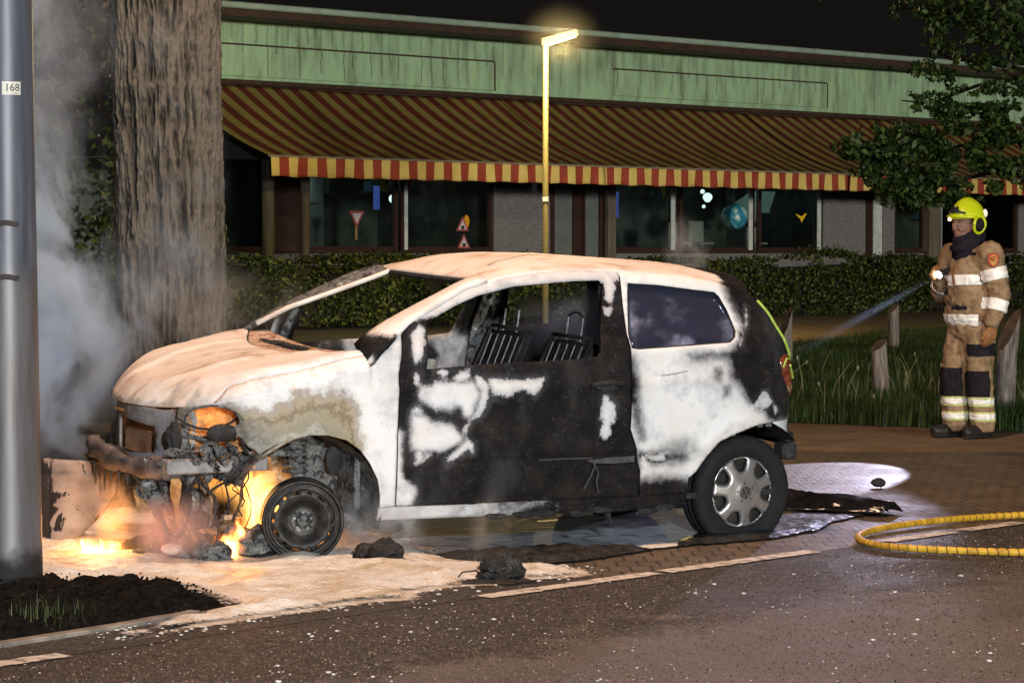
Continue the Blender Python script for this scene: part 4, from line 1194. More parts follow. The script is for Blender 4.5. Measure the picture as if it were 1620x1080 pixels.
PINKM = sooty('heat_bleached_metal', [(.30, (.26, .16, .11)), (.45, (.52, .37, .29)), (.65, (.64, .49, .40))], 9, .8, .4)

CAR_P = np.array([-.95388, 11.74868, 0.]); CAR_YAW = .4986; CAR_ROLL = math.atan(.045)
car = empty('hatchback_car', CAR_P, 0, 'burnt out white and black three door hatchback with a bare front wheel', 'car')
car.rotation_euler = (CAR_ROLL, 0, CAR_YAW)
CAR_M = Matrix.Translation(CAR_P) @ Matrix.Rotation(CAR_YAW, 4, 'Z') @ Matrix.Rotation(CAR_ROLL, 4, 'X')
def carpt(u, v, z):
    return CAR_M @ Vector((u, v + .8, z))
def L3(u, v, z):
    return np.stack([np.broadcast_to(np.asarray(q, float), np.broadcast(u, v, z).shape) for q in (u, np.asarray(v) + .8, z)], -1)
ATTR0 = dict(bare=1.0, soft=.1, rust=0.0, tan=0.0, ash=0.0)
def attrs(n, **kw):
    r = {}
    for k, d in ATTR0.items():
        a = kw.get(k, d)
        r[k] = np.full(n, a, float) if np.isscalar(a) else np.asarray(a, float)
    return r
def side_panel(name, outer, holes=(), sgn=-1, m=PAINT, sp=.022, fn=None, off=0.0, t=.012, parent=None, extra=None):
    P, Fc = cdt(outer, holes, sp)
    u, z = P[:, 0], P[:, 1]
    v = sgn * (wv(u, z) + (side_detail(u, z) if sp < .05 else 0) + off)
    V = L3(u, v, z)
    Fc = orient(V, Fc, (0, sgn, 0))
    o = mk(name, V, Fc, m, parent or car, True, attrs(len(P), **(fn(P) if fn else {})))
    if t: solidify(o, t)
    return o
def far_fn(P):
    return dict(bare=(fbm(np.c_[P * 5, P[:, :1] * 0], 4, 3) - .46) * 9, soft=.6, ash=.75)

# --- door
DF = DOORFRONT; DR = DOORREAR; SH = SHUT
g = .004
door_out = [(DF[0][0] + .004, DF[0][1])] + [(a, b_ - .003) for a, b_ in SH[1:-1]] + [(1.744, 1.349)] + [(a - g, b_) for a, b_ in DR[1:]] + [(1.800, .238), (1.42, .240), (.75, .244), (.458, .252)] + [(a + g, b_) for a, b_ in DF[1:4]][::-1]
def door_fn(P):
    q = P + (fbm(np.c_[P * 22, P[:, :1] * 0], 3, 2)[:, None] - .5) * .016
    s = sdf(q, DOOR_WHITE) / .030 + .15
    low = P[:, 1] < .93
    top = ~low & (P[:, 1] > 1.1)
    # scuffs and smoke-grey in the char
    return dict(bare=np.clip(s, -1.6, 1.6), soft=np.where(sdf(q, [DOOR_WHITE[0], DOOR_WHITE[5], DOOR_WHITE[11]]) > -.03, .38, .13), ash=np.clip(.55 * np.exp(-np.maximum(s, 0) / 1.0) * fbm(np.c_[P * 9, P[:, :1] * 0], 4, 8) + np.where(low, 0, .15 * fbm(np.c_[P * 5, P[:, :1] * 0], 4, 9)), 0, 1), tan=np.where(top, .25, 0))
door = side_panel('door', door_out, [DOORWIN], -1, PAINT, .0125, door_fn)
# window rail and inner door skin
side_panel('door_inner_panel', [(.56, .30), (1.70, .30), (1.68, .86), (.56, .84)], [rounded([(.8, .4), (1.45, .4), (1.4, .7), (.85, .7)])], -1, SOOT, .06, None, -.07, .006, door)
hb = MB()
for k in range(2):
    hb.box((1.50 + .02 * k, -.005 - .8 * 0, 0), (1.64 - .01 * k, .012, .03))
o = MB().tube(L3(np.array([1.49, 1.52, 1.58, 1.64, 1.67]), np.array([-.838, -.858, -.862, -.858, -.838]), np.array([.80, .812, .815, .812, .803])), .013, 8).build('door_handle', SOOT, door, True)
MB().blob((1.58, .8 - .842, .80), .06, 8, .1, 2, (1.2, .12, .5)).build('handle_recess', SOOT, door, True)
TRIMG = sooty('sooty_trim', [(.3, (.03, .03, .032)), (.6, (.09, .09, .095))], 20, .6, .3)
# loosened protection strip hanging from the door
MB().add(L3(np.array([1.46, 1.62, 1.74, 1.74, 1.62, 1.5]), np.array([-.850, -.852, -.851, -.846, -.846, -.846]), np.array([.436, .446, .447, .417, .413, .421])), [(0, 1, 2, 3, 4, 5)]).build('trim_strip', TRIMG, door)
MB().tube(L3(np.array([1.2, 1.36, 1.50, 1.52, 1.50, 1.46]), np.full(6, -.838), np.array([.445, .447, .443, .40, .36, .29])), .0035, 5).tube(L3(np.array([1.5, 1.525, 1.54, 1.53, 1.545]), np.full(5, -.84), np.array([.443, .40, .37, .32, .27])), .003, 5).build('scratch_wire', TRIMG, door)

# --- rear quarter
quart = [(1.752, 1.346), (1.87, 1.342), (2.016, 1.330), (2.185, 1.313), (2.314, 1.288), (2.40, 1.270), (2.50, 1.246), (2.55, 1.215)] + [(min(a, 2.84), b_) for a, b_ in REARSIL[3:9]] + [(2.78, .588), (2.592, .585)] + RARCH[::-1][1:-1] + [(2.088, .24), (1.81, .236)] + [(a + g, b_) for a, b_ in DR[1:]][::-1]
def q_fn(P):
    q = P + (fbm(np.c_[P * 16, P[:, :1] * 0], 3, 6)[:, None] - .5) * .028
    d = np.clip(-sdf(q, Q_DARK) / .034, -2.4, 2.4)
    w_ = sdf(P + (fbm(np.c_[P * 40, P[:, :1] * 0], 2, 6)[:, None] - .5) * .012, Q_WHITE) / .02
    # white ring round the quarter glass
    ring = (.028 - segdist(P, QGLASS)) / .02
    ring = np.where((P[:, 0] > 2.33) & (P[:, 1] < 1.1), ring - .3, ring)
    bare = np.maximum(np.maximum(d, w_), np.where(P[:, 0] < 1.78, -2, ring))
    gs = sdf(q, Q_GREY)
    return dict(bare=np.clip(bare, -2.4, 2.4), soft=np.where(w_ > -1, .14, .62), ash=np.clip(.55 * sstep(gs, -.05, .04) + .75 * np.exp(-np.maximum(-sdf(P, Q_DARK), 0) / .05) * fbm(np.c_[P * 9, P[:, :1] * 0], 4, 8), 0, .8), tan=.35 * sstep(P[:, 1], 1.26, 1.32))
quarter = side_panel('rear_quarter', quart, [QGLASS], -1, PAINT, .014, q_fn)
HAZEGLASS = NT('painted_haze_glass')  # smoke haze behind the pane is painted into the glass, paler lower down
_o = HAZEGLASS.obj()
_n = HAZEGLASS.noise(3.4, 6, HAZEGLASS.scl(_o, 1, 1, 1.3), .55, .25)
_z = HAZEGLASS.sep(_o)[2]
_f = HAZEGLASS.mr(HAZEGLASS.math('ADD', _n, HAZEGLASS.math('MULTIPLY', HAZEGLASS.math('SUBTRACT', 1.12, _z), .55)), .40, .66)
_d = HAZEGLASS.n('BsdfDiffuse', {'Color': HAZEGLASS.ramp(_f, [(0, (.06, .065, .11)), (1, (.40, .41, .56))])})
_tr = HAZEGLASS.n('BsdfTransparent', {'Color': (.7, .72, .8, 1)})
_g = HAZEGLASS.n('BsdfGlossy', {'Color': (.8, .8, .9, 1), 'Roughness': .12})
_m1 = HAZEGLASS.n('MixShader', {0: HAZEGLASS.math('ADD', .34, HAZEGLASS.math('MULTIPLY', _f, .58)), 1: _tr, 2: _d})
HAZEGLASS.surf(HAZEGLASS.n('MixShader', {0: .05, 1: _m1, 2: _g}))
side_panel('quarter_glass', QGLASS, (), -1, HAZEGLASS.m, .06, None, -.014, .004, quarter)
# rubber seal line round the quarter glass
qs = np.array(QGLASS); qs = np.vstack([qs, qs[:1]])
MB().tube(L3(qs[:, 0], -(wv(qs[:, 0], qs[:, 1]) - .006), qs[:, 1]), .006, 6, False).build('glass_seal', SOOT, quarter, True)
# filler flap scratches and the protection strip recess end
MB().tube(L3(np.array([1.90, 1.97, 2.05]), np.full(3, -.834), np.array([.842, .848, .862])), .002, 4).build('scratch', GREYM, quarter)

# --- rocker
def rock_fn(P):
    s = (1.0 - P[:, 0]) * 3.2 + (fbm(np.c_[P[:, 0] * 9, P[:, 1] * 22, P[:, 0] * 0], 4, 9) - .5) * 2.4
    return dict(bare=np.clip(s, -1.5, 1.5), soft=.4, ash=.30)
side_panel('sill', [(.366, .184), (.785, .178), (1.274, .17), (2.092, .16), (2.088, .234), (1.42, .234), (.75, .238), (.366, .246)], (), -1, PAINT, .02, rock_fn, -.004, .02)
bb = MB()
for u in np.arange(.95, 2.05, .17):
    MB().blob((u + rng.normal() * .03, .8 - .79, .170 + rng.normal() * .006), .022, 6, .8, int(u * 10), (3.2, .7, .7), 2.5).build('melted_sill_trim', SOOT, car)
bb.tube([(1.62, .0, .16), (1.63, -.01, .12), (1.63, -.012, .085)], [.018, .01, .003], 5)
bb.build('melted_sill_trim', SOOT, car)

# --- bonnet, wing tops
def plan_dist(P):
    uu = np.array(US[:12]); ww = np.array(WS[:12])
    line = np.vstack([np.c_[uu[::-1], -ww[::-1]], np.c_[uu, ww]])
    return segdist(P, line, False)
def top_z(P):
    u, v = P[:, 0], P[:, 1]
    base = np.interp(u, [-.63, -.58, -.5, -.4, -.25, -.12, 0, .12, .35], [.800, .806, .822, .855, .905, .932, .945, .945, .945])
    base = base + .05 * (np.abs(v) / .65) ** 2 * sstep(u, -.1, .3) - .012 * (np.abs(v) / .65) ** 2
    base = base + .012 * np.exp(-((np.abs(v) - (.20 + .30 * (u + .6))) / .035) ** 2) * sstep(u, -.62, -.45)
    base = base - .008 * np.exp(-((v - .05) ** 2 + (u + .35) ** 2) / .02)
    d = plan_dist(P)
    return base - .095 * (1 - np.minimum(d / .13, 1)) ** 2
def rear_u(v):
    return .30 - .19 * (1 - np.minimum(np.abs(v) / .66, 1) ** 2)
iu = np.array(US[:11]); iw = np.array(WS[:11])
vs_ = np.linspace(-.79, .79, 25)
outl = [(a, -b_) for a, b_ in zip(iu[::-1], iw[::-1])] + [(a, b_) for a, b_ in zip(iu, iw)] + [(rear_u(v), v) for v in np.linspace(.80, -.80, 25)]
outl = [p for i, p in enumerate(outl) if i == 0 or np.hypot(p[0] - outl[i - 1][0], p[1] - outl[i - 1][1]) > .01]
def inset(u): return .062 * sstep(u, -.42, -.33)
ui = np.linspace(-.42, .30, 30); wi = np.interp(ui, US, WS)
nose_u = [p for p in outl if p[0] < -.42 and p[1] < 0][::1]
b_near = [(a, -(np.interp(a, US, WS) - inset(a))) for a in ui[::-1]]
b_nose = [(a, -b_) for a, b_ in zip(iu[::-1], iw[::-1]) if a < -.425] + [(a, b_) for a, b_ in zip(iu, iw) if a < -.425]
b_far = [(a, np.interp(a, US, WS) - inset(a)) for a in ui]
vr_ = np.linspace(.76, -.76, 25)
b_rear = [(rear_u(v), v) for v in vr_[1:-1]]
bon = b_near + b_nose + b_far + b_rear
def top_mesh(poly, sp=.022):
    P2, F2 = cdt(poly, [], sp)
    V = L3(P2[:, 0], P2[:, 1], top_z(P2))
    F2 = orient(V, F2, (0, 0, 1))
    st = fbm(np.c_[P2[:, 0] * 2.2, P2[:, 1] * 6, P2[:, 0] * 0], 4, 12)
    ab = attrs(len(P2), tan=np.clip(.95 - 1.2 * sstep(-P2[:, 1], .45, .80) * sstep(P2[:, 0], -.5, -.1), .1, 1), bare=np.clip((st - .22) * 16, .5, 2), soft=.8)
    return V, F2, ab
V, F2, ab = top_mesh(bon)
solidify(mk('bonnet', V, F2, PAINT, car, True, ab), .010)
def wing_strip(sgn):
    uu_ = np.linspace(-.40, .295, 26)
    q = [(a, sgn * np.interp(a, US, WS)) for a in uu_] + [(a, sgn * (np.interp(a, US, WS) - inset(a) - .0 + .005)) for a in uu_[::-1]]
    return top_mesh(q, .016)
# wing side (near): outline follows the bonnet edge
ue = np.concatenate([np.linspace(-.52, .296, 34)])
we = np.interp(ue, US, WS)
ze = top_z(np.c_[ue, -we * .9999])
wing_top = list(zip(ue, ze))
wing = wing_top + [(.33, .93), (.36, .965), (.40, 1.0), (.44, 1.045), (DF[0][0] - .004, DF[0][1] - .004)] + [(a - g, b_) for a, b_ in DF[1:4]] + [(.449, .25), (.366, .25)] + ARCH[::-1][2:] + [(-.225, .50), (-.25, .54), (-.275, .55), (-.31, .60), (-.35, .575), (-.40, .565), (-.43, .56), (-.47, .575), (-.52, .58)]
def wing_fn(P):
    da = segdist(P, ARCH, False)
    n = fbm(np.c_[P * 7, P[:, :1] * 0], 4, 14)
    r = .92 * (1 - np.clip((da + (n - .5) * .10) / .27, 0, 1))
    r = np.maximum(r, .75 * (1 - sstep(P[:, 0], -.28, -.02)) * (1 - sstep(P[:, 1], .62, .82)))
    r = r * (1 - sstep(P[:, 0], .10, .36))
    r = np.maximum(r, .30 * np.exp(-(((P[:, 0] + .04) / .13) ** 2 + ((P[:, 1] - .80) / .035) ** 2))) 
    front = (1 - sstep(P[:, 0], -.30, -.12)) * (1 - sstep(P[:, 1], .58, .74))
    sail = sstep(P[:, 1] - .9 * (P[:, 0] - .30), .93, .97) * sstep(P[:, 0], .28, .36)
    bare = 1.5 - 2.4 * sail + (n - .5) * 2.5 * sail
    return dict(rust=np.clip(r, 0, 1), bare=np.clip(bare, -1.5, 1.5), soft=.45, ash=np.clip(.85 * front + .35 * sstep(fbm(np.c_[P * 4, P[:, :1] * 0], 5, 33), .52, .70), 0, 1), tan=.5 * sstep(P[:, 1], .80, .90) * (1 - sstep(P[:, 0], .0, .2)))
Pw, Fw = cdt(wing, [rounded(HEAD, 1)], .014)
Vw = L3(Pw[:, 0], -(wv(Pw[:, 0], Pw[:, 1]) + side_detail(Pw[:, 0], Pw[:, 1])), Pw[:, 1])
# let the wing side run into the bonnet edge at the top
tz = np.interp(Pw[:, 0], ue, ze); k_ = (1 - sstep(tz - Pw[:, 1], 0, .10)) * (Pw[:, 0] < .30)
Vw[:, 1] = (1 - k_) * Vw[:, 1] + k_ * (.8 - np.interp(Pw[:, 0], US, WS))
Fw = orient(Vw, Fw, (0, -1, 0))
aw = attrs(len(Pw), **wing_fn(Pw))
Vt, Ft, at_ = wing_strip(-1)
at = {k: np.concatenate([aw[k], at_[k]]) for k in aw}
fender = mk('front_wing', np.vstack([Vw, Vt]), np.vstack([Fw, Ft + len(Vw)]), PAINT, car, True, at)
solidify(fender, .010)
Vt, Ft, at_ = wing_strip(1)
mk('front_wing', Vt, Ft, PAINT, car, True, at_)
side_panel('front_wing', [(-.45, .66), (-.3, .78), (-.1, .86), (.28, .90), (.45, .9), (.45, .25), (.366, .25)] + ARCH[::-1][2:] + [(-.3, .55)], (), 1, PAINT, .05, far_fn)
# headlamp lump, charred bracket pieces
hl = MB()
hl.blob((-.385, .8 - .675, .612), .062, 9, .35, 3, (1.25, .55, .62))
hl.build('headlamp_remains', SOOT, car, False)
MB().blob((-.555, .8 - .50, .58), .055, 8, .5, 8, (.75, .7, 1.25)).build('latch_remains', SOOT, car)
# ring flange of the lamp opening
hp = rounded(HEAD, 1); hp = np.vstack([hp, hp[:1]])
MB().tube(L3(hp[:, 0], -(np.interp(hp[:, 0], US, WS) - .008), hp[:, 1]), .008, 6, False).build('lamp_opening_flange', MOTTLE, fender, True)
# rusty inner wing glowing in the fire light behind the opening
iw_ = MB()
uu = np.linspace(-.47, -.10, 12); zz = np.linspace(.42, .76, 8)
U, Z = np.meshgrid(uu, zz)
Vi = L3(U, -.42 - .16 * sstep(U, -.6, -.2) + .02 * np.sin(U * 30) + .015 * np.sin(Z * 40), Z).reshape(-1, 3)
i = np.arange(len(Vi)).reshape(U.shape)
Fi = np.stack([i[:-1, :-1], i[:-1, 1:], i[1:, 1:], i[1:, :-1]], -1).reshape(-1, 4)
solidify(mk('inner_wing', Vi, Fi, RUST, car, False), .006)
MB().tube(L3(np.linspace(-.58, -.26, 7), np.full(7, -.60), .645 + .06 * np.linspace(-1, 1, 7) ** 2 - .02), .006, 5).build('lamp_bracket', SOOT, car)

# --- A pillars, screen header, roof
def strip(c1, c2, n=14, m=6, bulge=.018):
    """surface between two 3D polylines given as arrays (u,v,z)"""
    def rs(c):
        c = np.array(c, float); s = np.r_[0, np.cumsum(np.linalg.norm(np.diff(c, axis=0), axis=1))]; x = np.linspace(0, s[-1], n)
        return np.stack([np.interp(x, s, c[:, k]) for k in range(3)], -1)
    a, b_ = rs(c1), rs(c2)
    V = []
    for k in range(m + 1):
        q = k / m
        p = a * (1 - q) + b_ * q
        nrm = np.cross(np.gradient(a, axis=0), b_ - a); nrm /= np.linalg.norm(nrm, axis=1)[:, None] + 1e-9
        nrm *= np.sign((nrm * (0, -1, .6)).sum(1))[:, None]
        V.append(p + nrm * bulge * 4 * q * (1 - q))
    V = np.array(V).reshape(-1, 3)
    i = np.arange(len(V)).reshape(m + 1, n)
    return V, np.stack([i[:-1, :-1], i[:-1, 1:], i[1:, 1:], i[1:, :-1]], -1).reshape(-1, 4)
shc = [(a, -wv(a, b_), b_) for a, b_ in SH if a < 1.01] + [(1.0, -wv(1.0, 1.307), 1.307)]
shc[0] = (DF[0][0], -wv(*DF[0]), DF[0][1])
V, Fq = strip([(.30, -.80, .93), (.40, -.79, 1.0)] + shc, [(.30, -.64, 1.0)] + APILLAR)
def pil(V, sgn):
    Vl = V.copy(); Vl[:, 1] = .8 + (V[:, 1] if sgn < 0 else -V[:, 1])
    return Vl
n1 = fbm(V * 8, 4, 3)
pa = attrs(len(V), tan=.6, bare=np.clip(1.5 - 4 * (1 - sstep(V[:, 2], 1.0, 1.08)) * (n1 > .5), -1.5, 1.5), soft=.4)
Vl = pil(V, -1)
solidify(mk('windscreen_pillar', Vl, orient(Vl, Fq[:, :3], (0, -1, .5)) if False else Fq, PAINT, car, True, pa), .03, 0)
pa2 = attrs(len(V), tan=.3, ash=.8, bare=1.0, soft=.4)
Vl = pil(V, 1)
solidify(mk('windscreen_pillar', Vl, Fq[:, ::-1], MOTTLE, car, True, pa2), .02, 0)
ap_ = np.array(APILLAR)
pv = MB().tube(L3(ap_[:, 0], -ap_[:, 1], ap_[:, 2] + .006), .013, 8).build('pillar_edge', PAINT, car, True)
for k_2, d_2 in dict(bare=1.0, soft=.1, rust=0., tan=1., ash=0.).items():
    at_ = pv.data.attributes.new(k_2, 'FLOAT', 'POINT'); at_.data.foreach_set('value', np.full(len(pv.data.vertices), d_2, np.float32))
# far quarter-light post beside the far pillar
MB().tube(L3(np.array([.50, .565]), np.array([.70, .655]), np.array([.93, 1.10])), [.028, .016], 8).build('quarter_light_post', MOTTLE, car, True)

def rail_z(u): return np.interp(u, [1.0, 1.086, 1.288, 1.509, 1.745, 1.87, 2.016, 2.185, 2.314, 2.40, 2.50, 2.62], [1.306, 1.326, 1.349, 1.361, 1.354, 1.342, 1.330, 1.313, 1.288, 1.27, 1.246, 1.20])
def roof_c(u): return np.interp(u, [.97, 1.07, 1.22, 1.4, 1.7, 1.9, 2.3, 2.6, 2.74, 2.82], [1.305, 1.358, 1.400, 1.412, 1.413, 1.402, 1.370, 1.338, 1.312, 1.28])
nu, nv = 74, 40
ss = np.linspace(0, 1, nu + 1); tt = np.linspace(-1, 1, nv + 1)
S_, T_ = np.meshgrid(ss, tt)
uf = 1.0 - .015 * (1 - T_ ** 2); ur = 2.52 + .20 * (1 - T_ ** 2)
U = uf + (ur - uf) * S_
zr = rail_z(U); vr = wv(U, zr)
Z = zr + (np.maximum(roof_c(U), zr) - zr) * (1 - np.abs(T_) ** 2.6)
Z = Z + .004 * np.sin(U * 6) * (1 - T_ ** 2) - .01 * np.exp(-((U - 1.25) ** 2 + (T_ * .6 + .15) ** 2) / .03)
V = L3(U, T_ * vr, Z).reshape(-1, 3)
i = np.arange(len(V)).reshape(U.shape)
Fq = np.stack([i[:-1, :-1], i[:-1, 1:], i[1:, 1:], i[1:, :-1]], -1).reshape(-1, 4)
Uf, Tf = U.ravel(), T_.ravel()
n_ = fbm(np.c_[Uf * 3, Tf * 4, Uf * 0], 4, 15)
fold = np.exp(-((Tf * .6 + .40 - .55 * (Uf - 1.05)) / .018) ** 2) * (Uf < 1.6) * (n_ > .42)
rb = 1.5 - 1.9 * fold - 4 * sstep(Uf + .04 * Tf + (n_ - .5) * .25, 2.33, 2.50)
solidify(mk('roof', V, Fq, PAINT, car, True, attrs(len(V), tan=np.where(np.abs(Tf) > .9, .55, 1.0), bare=np.clip(rb, -1.5, 1.5), soft=.5)), .012)
MB().tube(L3(np.full(9, 1.0) - .015 * (1 - np.linspace(-1, 1, 9) ** 2), np.linspace(-.44, .44, 9), rail_z(1.0) - .012 + 0 * np.linspace(0, 1, 9)), .014, 6).build('screen_header', SOOT, car)

# --- far side of the body, seen through the openings
side_panel('door', door_out, [DOORWIN], 1, PAINT, .045, far_fn)
qo = [p for p in quart]
far_q = side_panel('rear_quarter', qo, [QGLASS], 1, PAINT, .05, lambda P: dict(bare=-1.3, soft=.3))
side_panel('sill', [(.366, .12), (2.092, .10), (2.088, .234), (.366, .246)], (), 1, SOOT, .08, None)
# inner skin of the far door: pale greenish with a scorched edge
PALEIN = sooty('scorched_door_lining', [(.30, (.03, .035, .035)), (.42, (.16, .21, .20)), (.55, (.30, .36, .35)), (.7, (.42, .48, .48))], 5)
side_panel('door_lining', [(.58, .35), (1.50, .35), (1.44, .80), (1.2, .83), (.95, .815), (.58, .82)], (), 1, PALEIN, .05, None, -.055, .006)
# far centre pillar with belt holes
side_panel('centre_pillar', [(1.60, .25), (1.86, .25), (1.84, .95), (1.80, 1.30), (1.68, 1.30), (1.64, .95)], [[(1.72 + .022 * math.cos(a), 1.20 + .022 * math.sin(a)) for a in np.linspace(0, 6.1, 12)], [(1.755 + .018 * math.cos(a), 1.16 + .018 * math.sin(a)) for a in np.linspace(0, 6.1, 12)], [(1.70 + .018 * math.cos(a), 1.155 + .018 * math.sin(a)) for a in np.linspace(0, 6.1, 12)]], 1, MOTTLE, .035, None, -.06, .02)
side_panel('centre_pillar', [(1.62, .25), (1.80, .25), (1.80, .95), (1.78, 1.30), (1.66, 1.30), (1.62, .95)], (), -1, SOOT, .06, None, -.06, .02)

# --- tailgate
def rear_edge(z): return np.interp(z, [.46, .58, .69, .81, .93, 1.016, 1.134, 1.215, 1.25], [2.80, 2.83, 2.84, 2.84, 2.749, 2.698, 2.627, 2.55, 2.50])
def tail_map(P):
    t, z = P[:, 0], P[:, 1]
    u0 = rear_edge(z); w0 = wv(u0, z)
    return L3(u0 + .085 * (1 - np.abs(t) ** 3), t * w0, z)
Pt, Ftt = cdt([(-1, .52), (1, .52), (1, 1.23), (.6, 1.25), (-.6, 1.25), (-1, 1.23)], [rounded([(-.78, .93), (.78, .93), (.7, 1.19), (-.7, 1.19)], 2)], .05)
V = tail_map(Pt)
tg = solidify(mk('tailgate', V, orient(V, Ftt, (1, 0, 0)), PAINT, car, True, attrs(len(V), bare=-1.2, soft=.4)), .012)
Pg, Fg = cdt(rounded([(-.78, .93), (.78, .93), (.7, 1.19), (-.7, 1.19)], 2), [], .08)
Vg = tail_map(Pg) - (.012, 0, 0)
mk('rear_glass', Vg, orient(Vg, Fg, (1, 0, 0)), HAZEGLASS.m, tg, True)
# added edge strip with a yellow-green reflection painted in, and the tail lamp
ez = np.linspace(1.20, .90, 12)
BRT = basic('reflection_green', (.45, .62, .12), (.28, .42, .06), 20, .35, 0, .2)
MB().tube(L3(rear_edge(ez) + .004, -wv(rear_edge(ez), ez) - .002, ez), .008, 6).build('tailgate_edge_glint', BRT, car, True)
def m_tail():
    t = NT('tail_lamp_plastic')
    f = t.noise(14, 4)
    t.bsdf(t.ramp(f, [(.35, (.10, .015, .012)), (.5, (.22, .06, .03)), (.65, (.35, .36, .18))]), .18, 0, t.bump(t.noise(30, 3), .3, .01), .7)
    return t.m
TLM = m_tail()
tl_out = [(2.66, .90), (2.70, .925), (2.752, .92), (2.83, .80), (2.845, .70), (2.79, .69), (2.735, .735), (2.675, .82)]
Pq, Fq2 = cdt(tl_out, [], .02)
dd = np.minimum(segdist(Pq, tl_out) / .03, 1)
V = L3(Pq[:, 0], -(wv(np.minimum(Pq[:, 0], 2.84), Pq[:, 1]) + .004 + .018 * dd ** .5), Pq[:, 1])
mk('tail_lamp', V, orient(V, Fq2, (0, -1, 0)), TLM, car, True)
MB().tube(L3(np.array([2.675, 2.70, 2.745]), -wv(np.array([2.675, 2.70, 2.745]), .9) - .022, np.array([.86, .905, .90])), .005, 5).tube(L3(np.array([2.72, 2.77]), np.array([-.745, -.70]) - .02, np.array([.87, .80])), .006, 5).build('lamp_reflector', BRT, car)
side_panel('bumper_bracket', [(2.60, .582), (2.80, .60), (2.825, .56), (2.815, .475), (2.79, .46), (2.74, .51)], [[(2.785 + .012 * math.cos(a), .535 + .014 * math.sin(a)) for a in np.linspace(0, 6, 10)]], -1, basic('bare_bracket', (.62, .68, .72), (.5, .55, .58), 9, .5, 0, .2), .03, None, -.012, .006)
rbm = MB().tube(L3(np.full(9, 2.84) + .05 * (1 - np.linspace(-1, 1, 9) ** 2), np.linspace(-.6, .6, 9), np.full(9, .47)), .030, 8, sq=1.4)
rbm.build('rear_crossmember', SOOT, car, True)
MB().box((2.74, .8 - .70, .37), (2.83, .8 - .60, .455), bev=.012).build('exhaust_box', SOOT, car)
# wheel house behind the rear wheel with ribbed liner
wh = MB()
aa = np.linspace(.72, 3.34, 18)
for k in range(len(aa) - 1):
    q = [(2.465 + .385 * math.cos(a), .235 + .365 * math.sin(a)) for a in (aa[k], aa[k + 1])]
    wh.add(L3(np.array([q[0][0], q[1][0], q[1][0], q[0][0]]), np.array([-.79, -.79, -.45, -.45]), np.array([q[0][1], q[1][1], q[1][1], q[0][1]])), [(0, 1, 2, 3)])
wh.build('wheel_house', SOOT, car)
for k, u in enumerate(np.linspace(2.36, 2.58, 5)):
    MB().box((u, .8 - .77, .515 + .02 * min(k, 2)), (u + .034, .8 - .755, .60), bev=.003).build('liner_rib', MOTTLE, car)

# --- floor, firewall, dashboard, seats
MB().box((.30, .06, .20), (2.75, 1.54, .23)).build('floor_pan', SOOT, car)
fwv = MB().box((.28, .10, .23), (.31, 1.50, .90)); fwv.build('firewall', MOTTLE, car)
cw = MB()
vv = np.linspace(-.64, .64, 17)
a0 = np.array([(rear_u(v) + .01, v, .925 + .05 * (abs(v) / .65) ** 2) for v in vv]); a1 = np.array([(.40 - .08 * (v / .64) ** 2 * 0, v, .93 + .05 * (abs(v) / .65) ** 2) for v in vv])
Vc = np.vstack([L3(a0[:, 0], a0[:, 1], a0[:, 2]), L3(a1[:, 0], a1[:, 1], a1[:, 2])])
cw.add(Vc, [(k, k + 1, 18 + k, 17 + k) for k in range(16)])
solidify(cw.build('scuttle', sooty('scorched_scuttle', [(.36, (.02, .02, .02)), (.46, (.30, .17, .10)), (.56, (.62, .48, .38)), (.7, (.14, .14, .14))], 18), car), .01)
for k in range(9):
    u0 = .20 + .02 * rng.random(); v0 = -.1 + .06 * k
    MB().blob((u0 + .06, .8 + v0, .95), .022, 4, .6, k, (1.3, 1.6, .6)).build('scuttle_remains', SOOT, car)
MB().tube(L3(np.full(7, .52), np.linspace(-.70, .70, 7), .84 + .02 * np.sin(np.arange(7))), .04, 8).build('dashboard_beam', MOTTLE, car, True)
MB().blob((.50, .8 + .35, .80), .16, 8, .4, 4, (.9, 2.4, .6)).build('dashboard_remains', SOOT, car)
STEEL = sooty('scorched_steel', [(.3, (.05, .05, .053)), (.6, (.22, .225, .23))], 20, .5, .2, metal=.4)
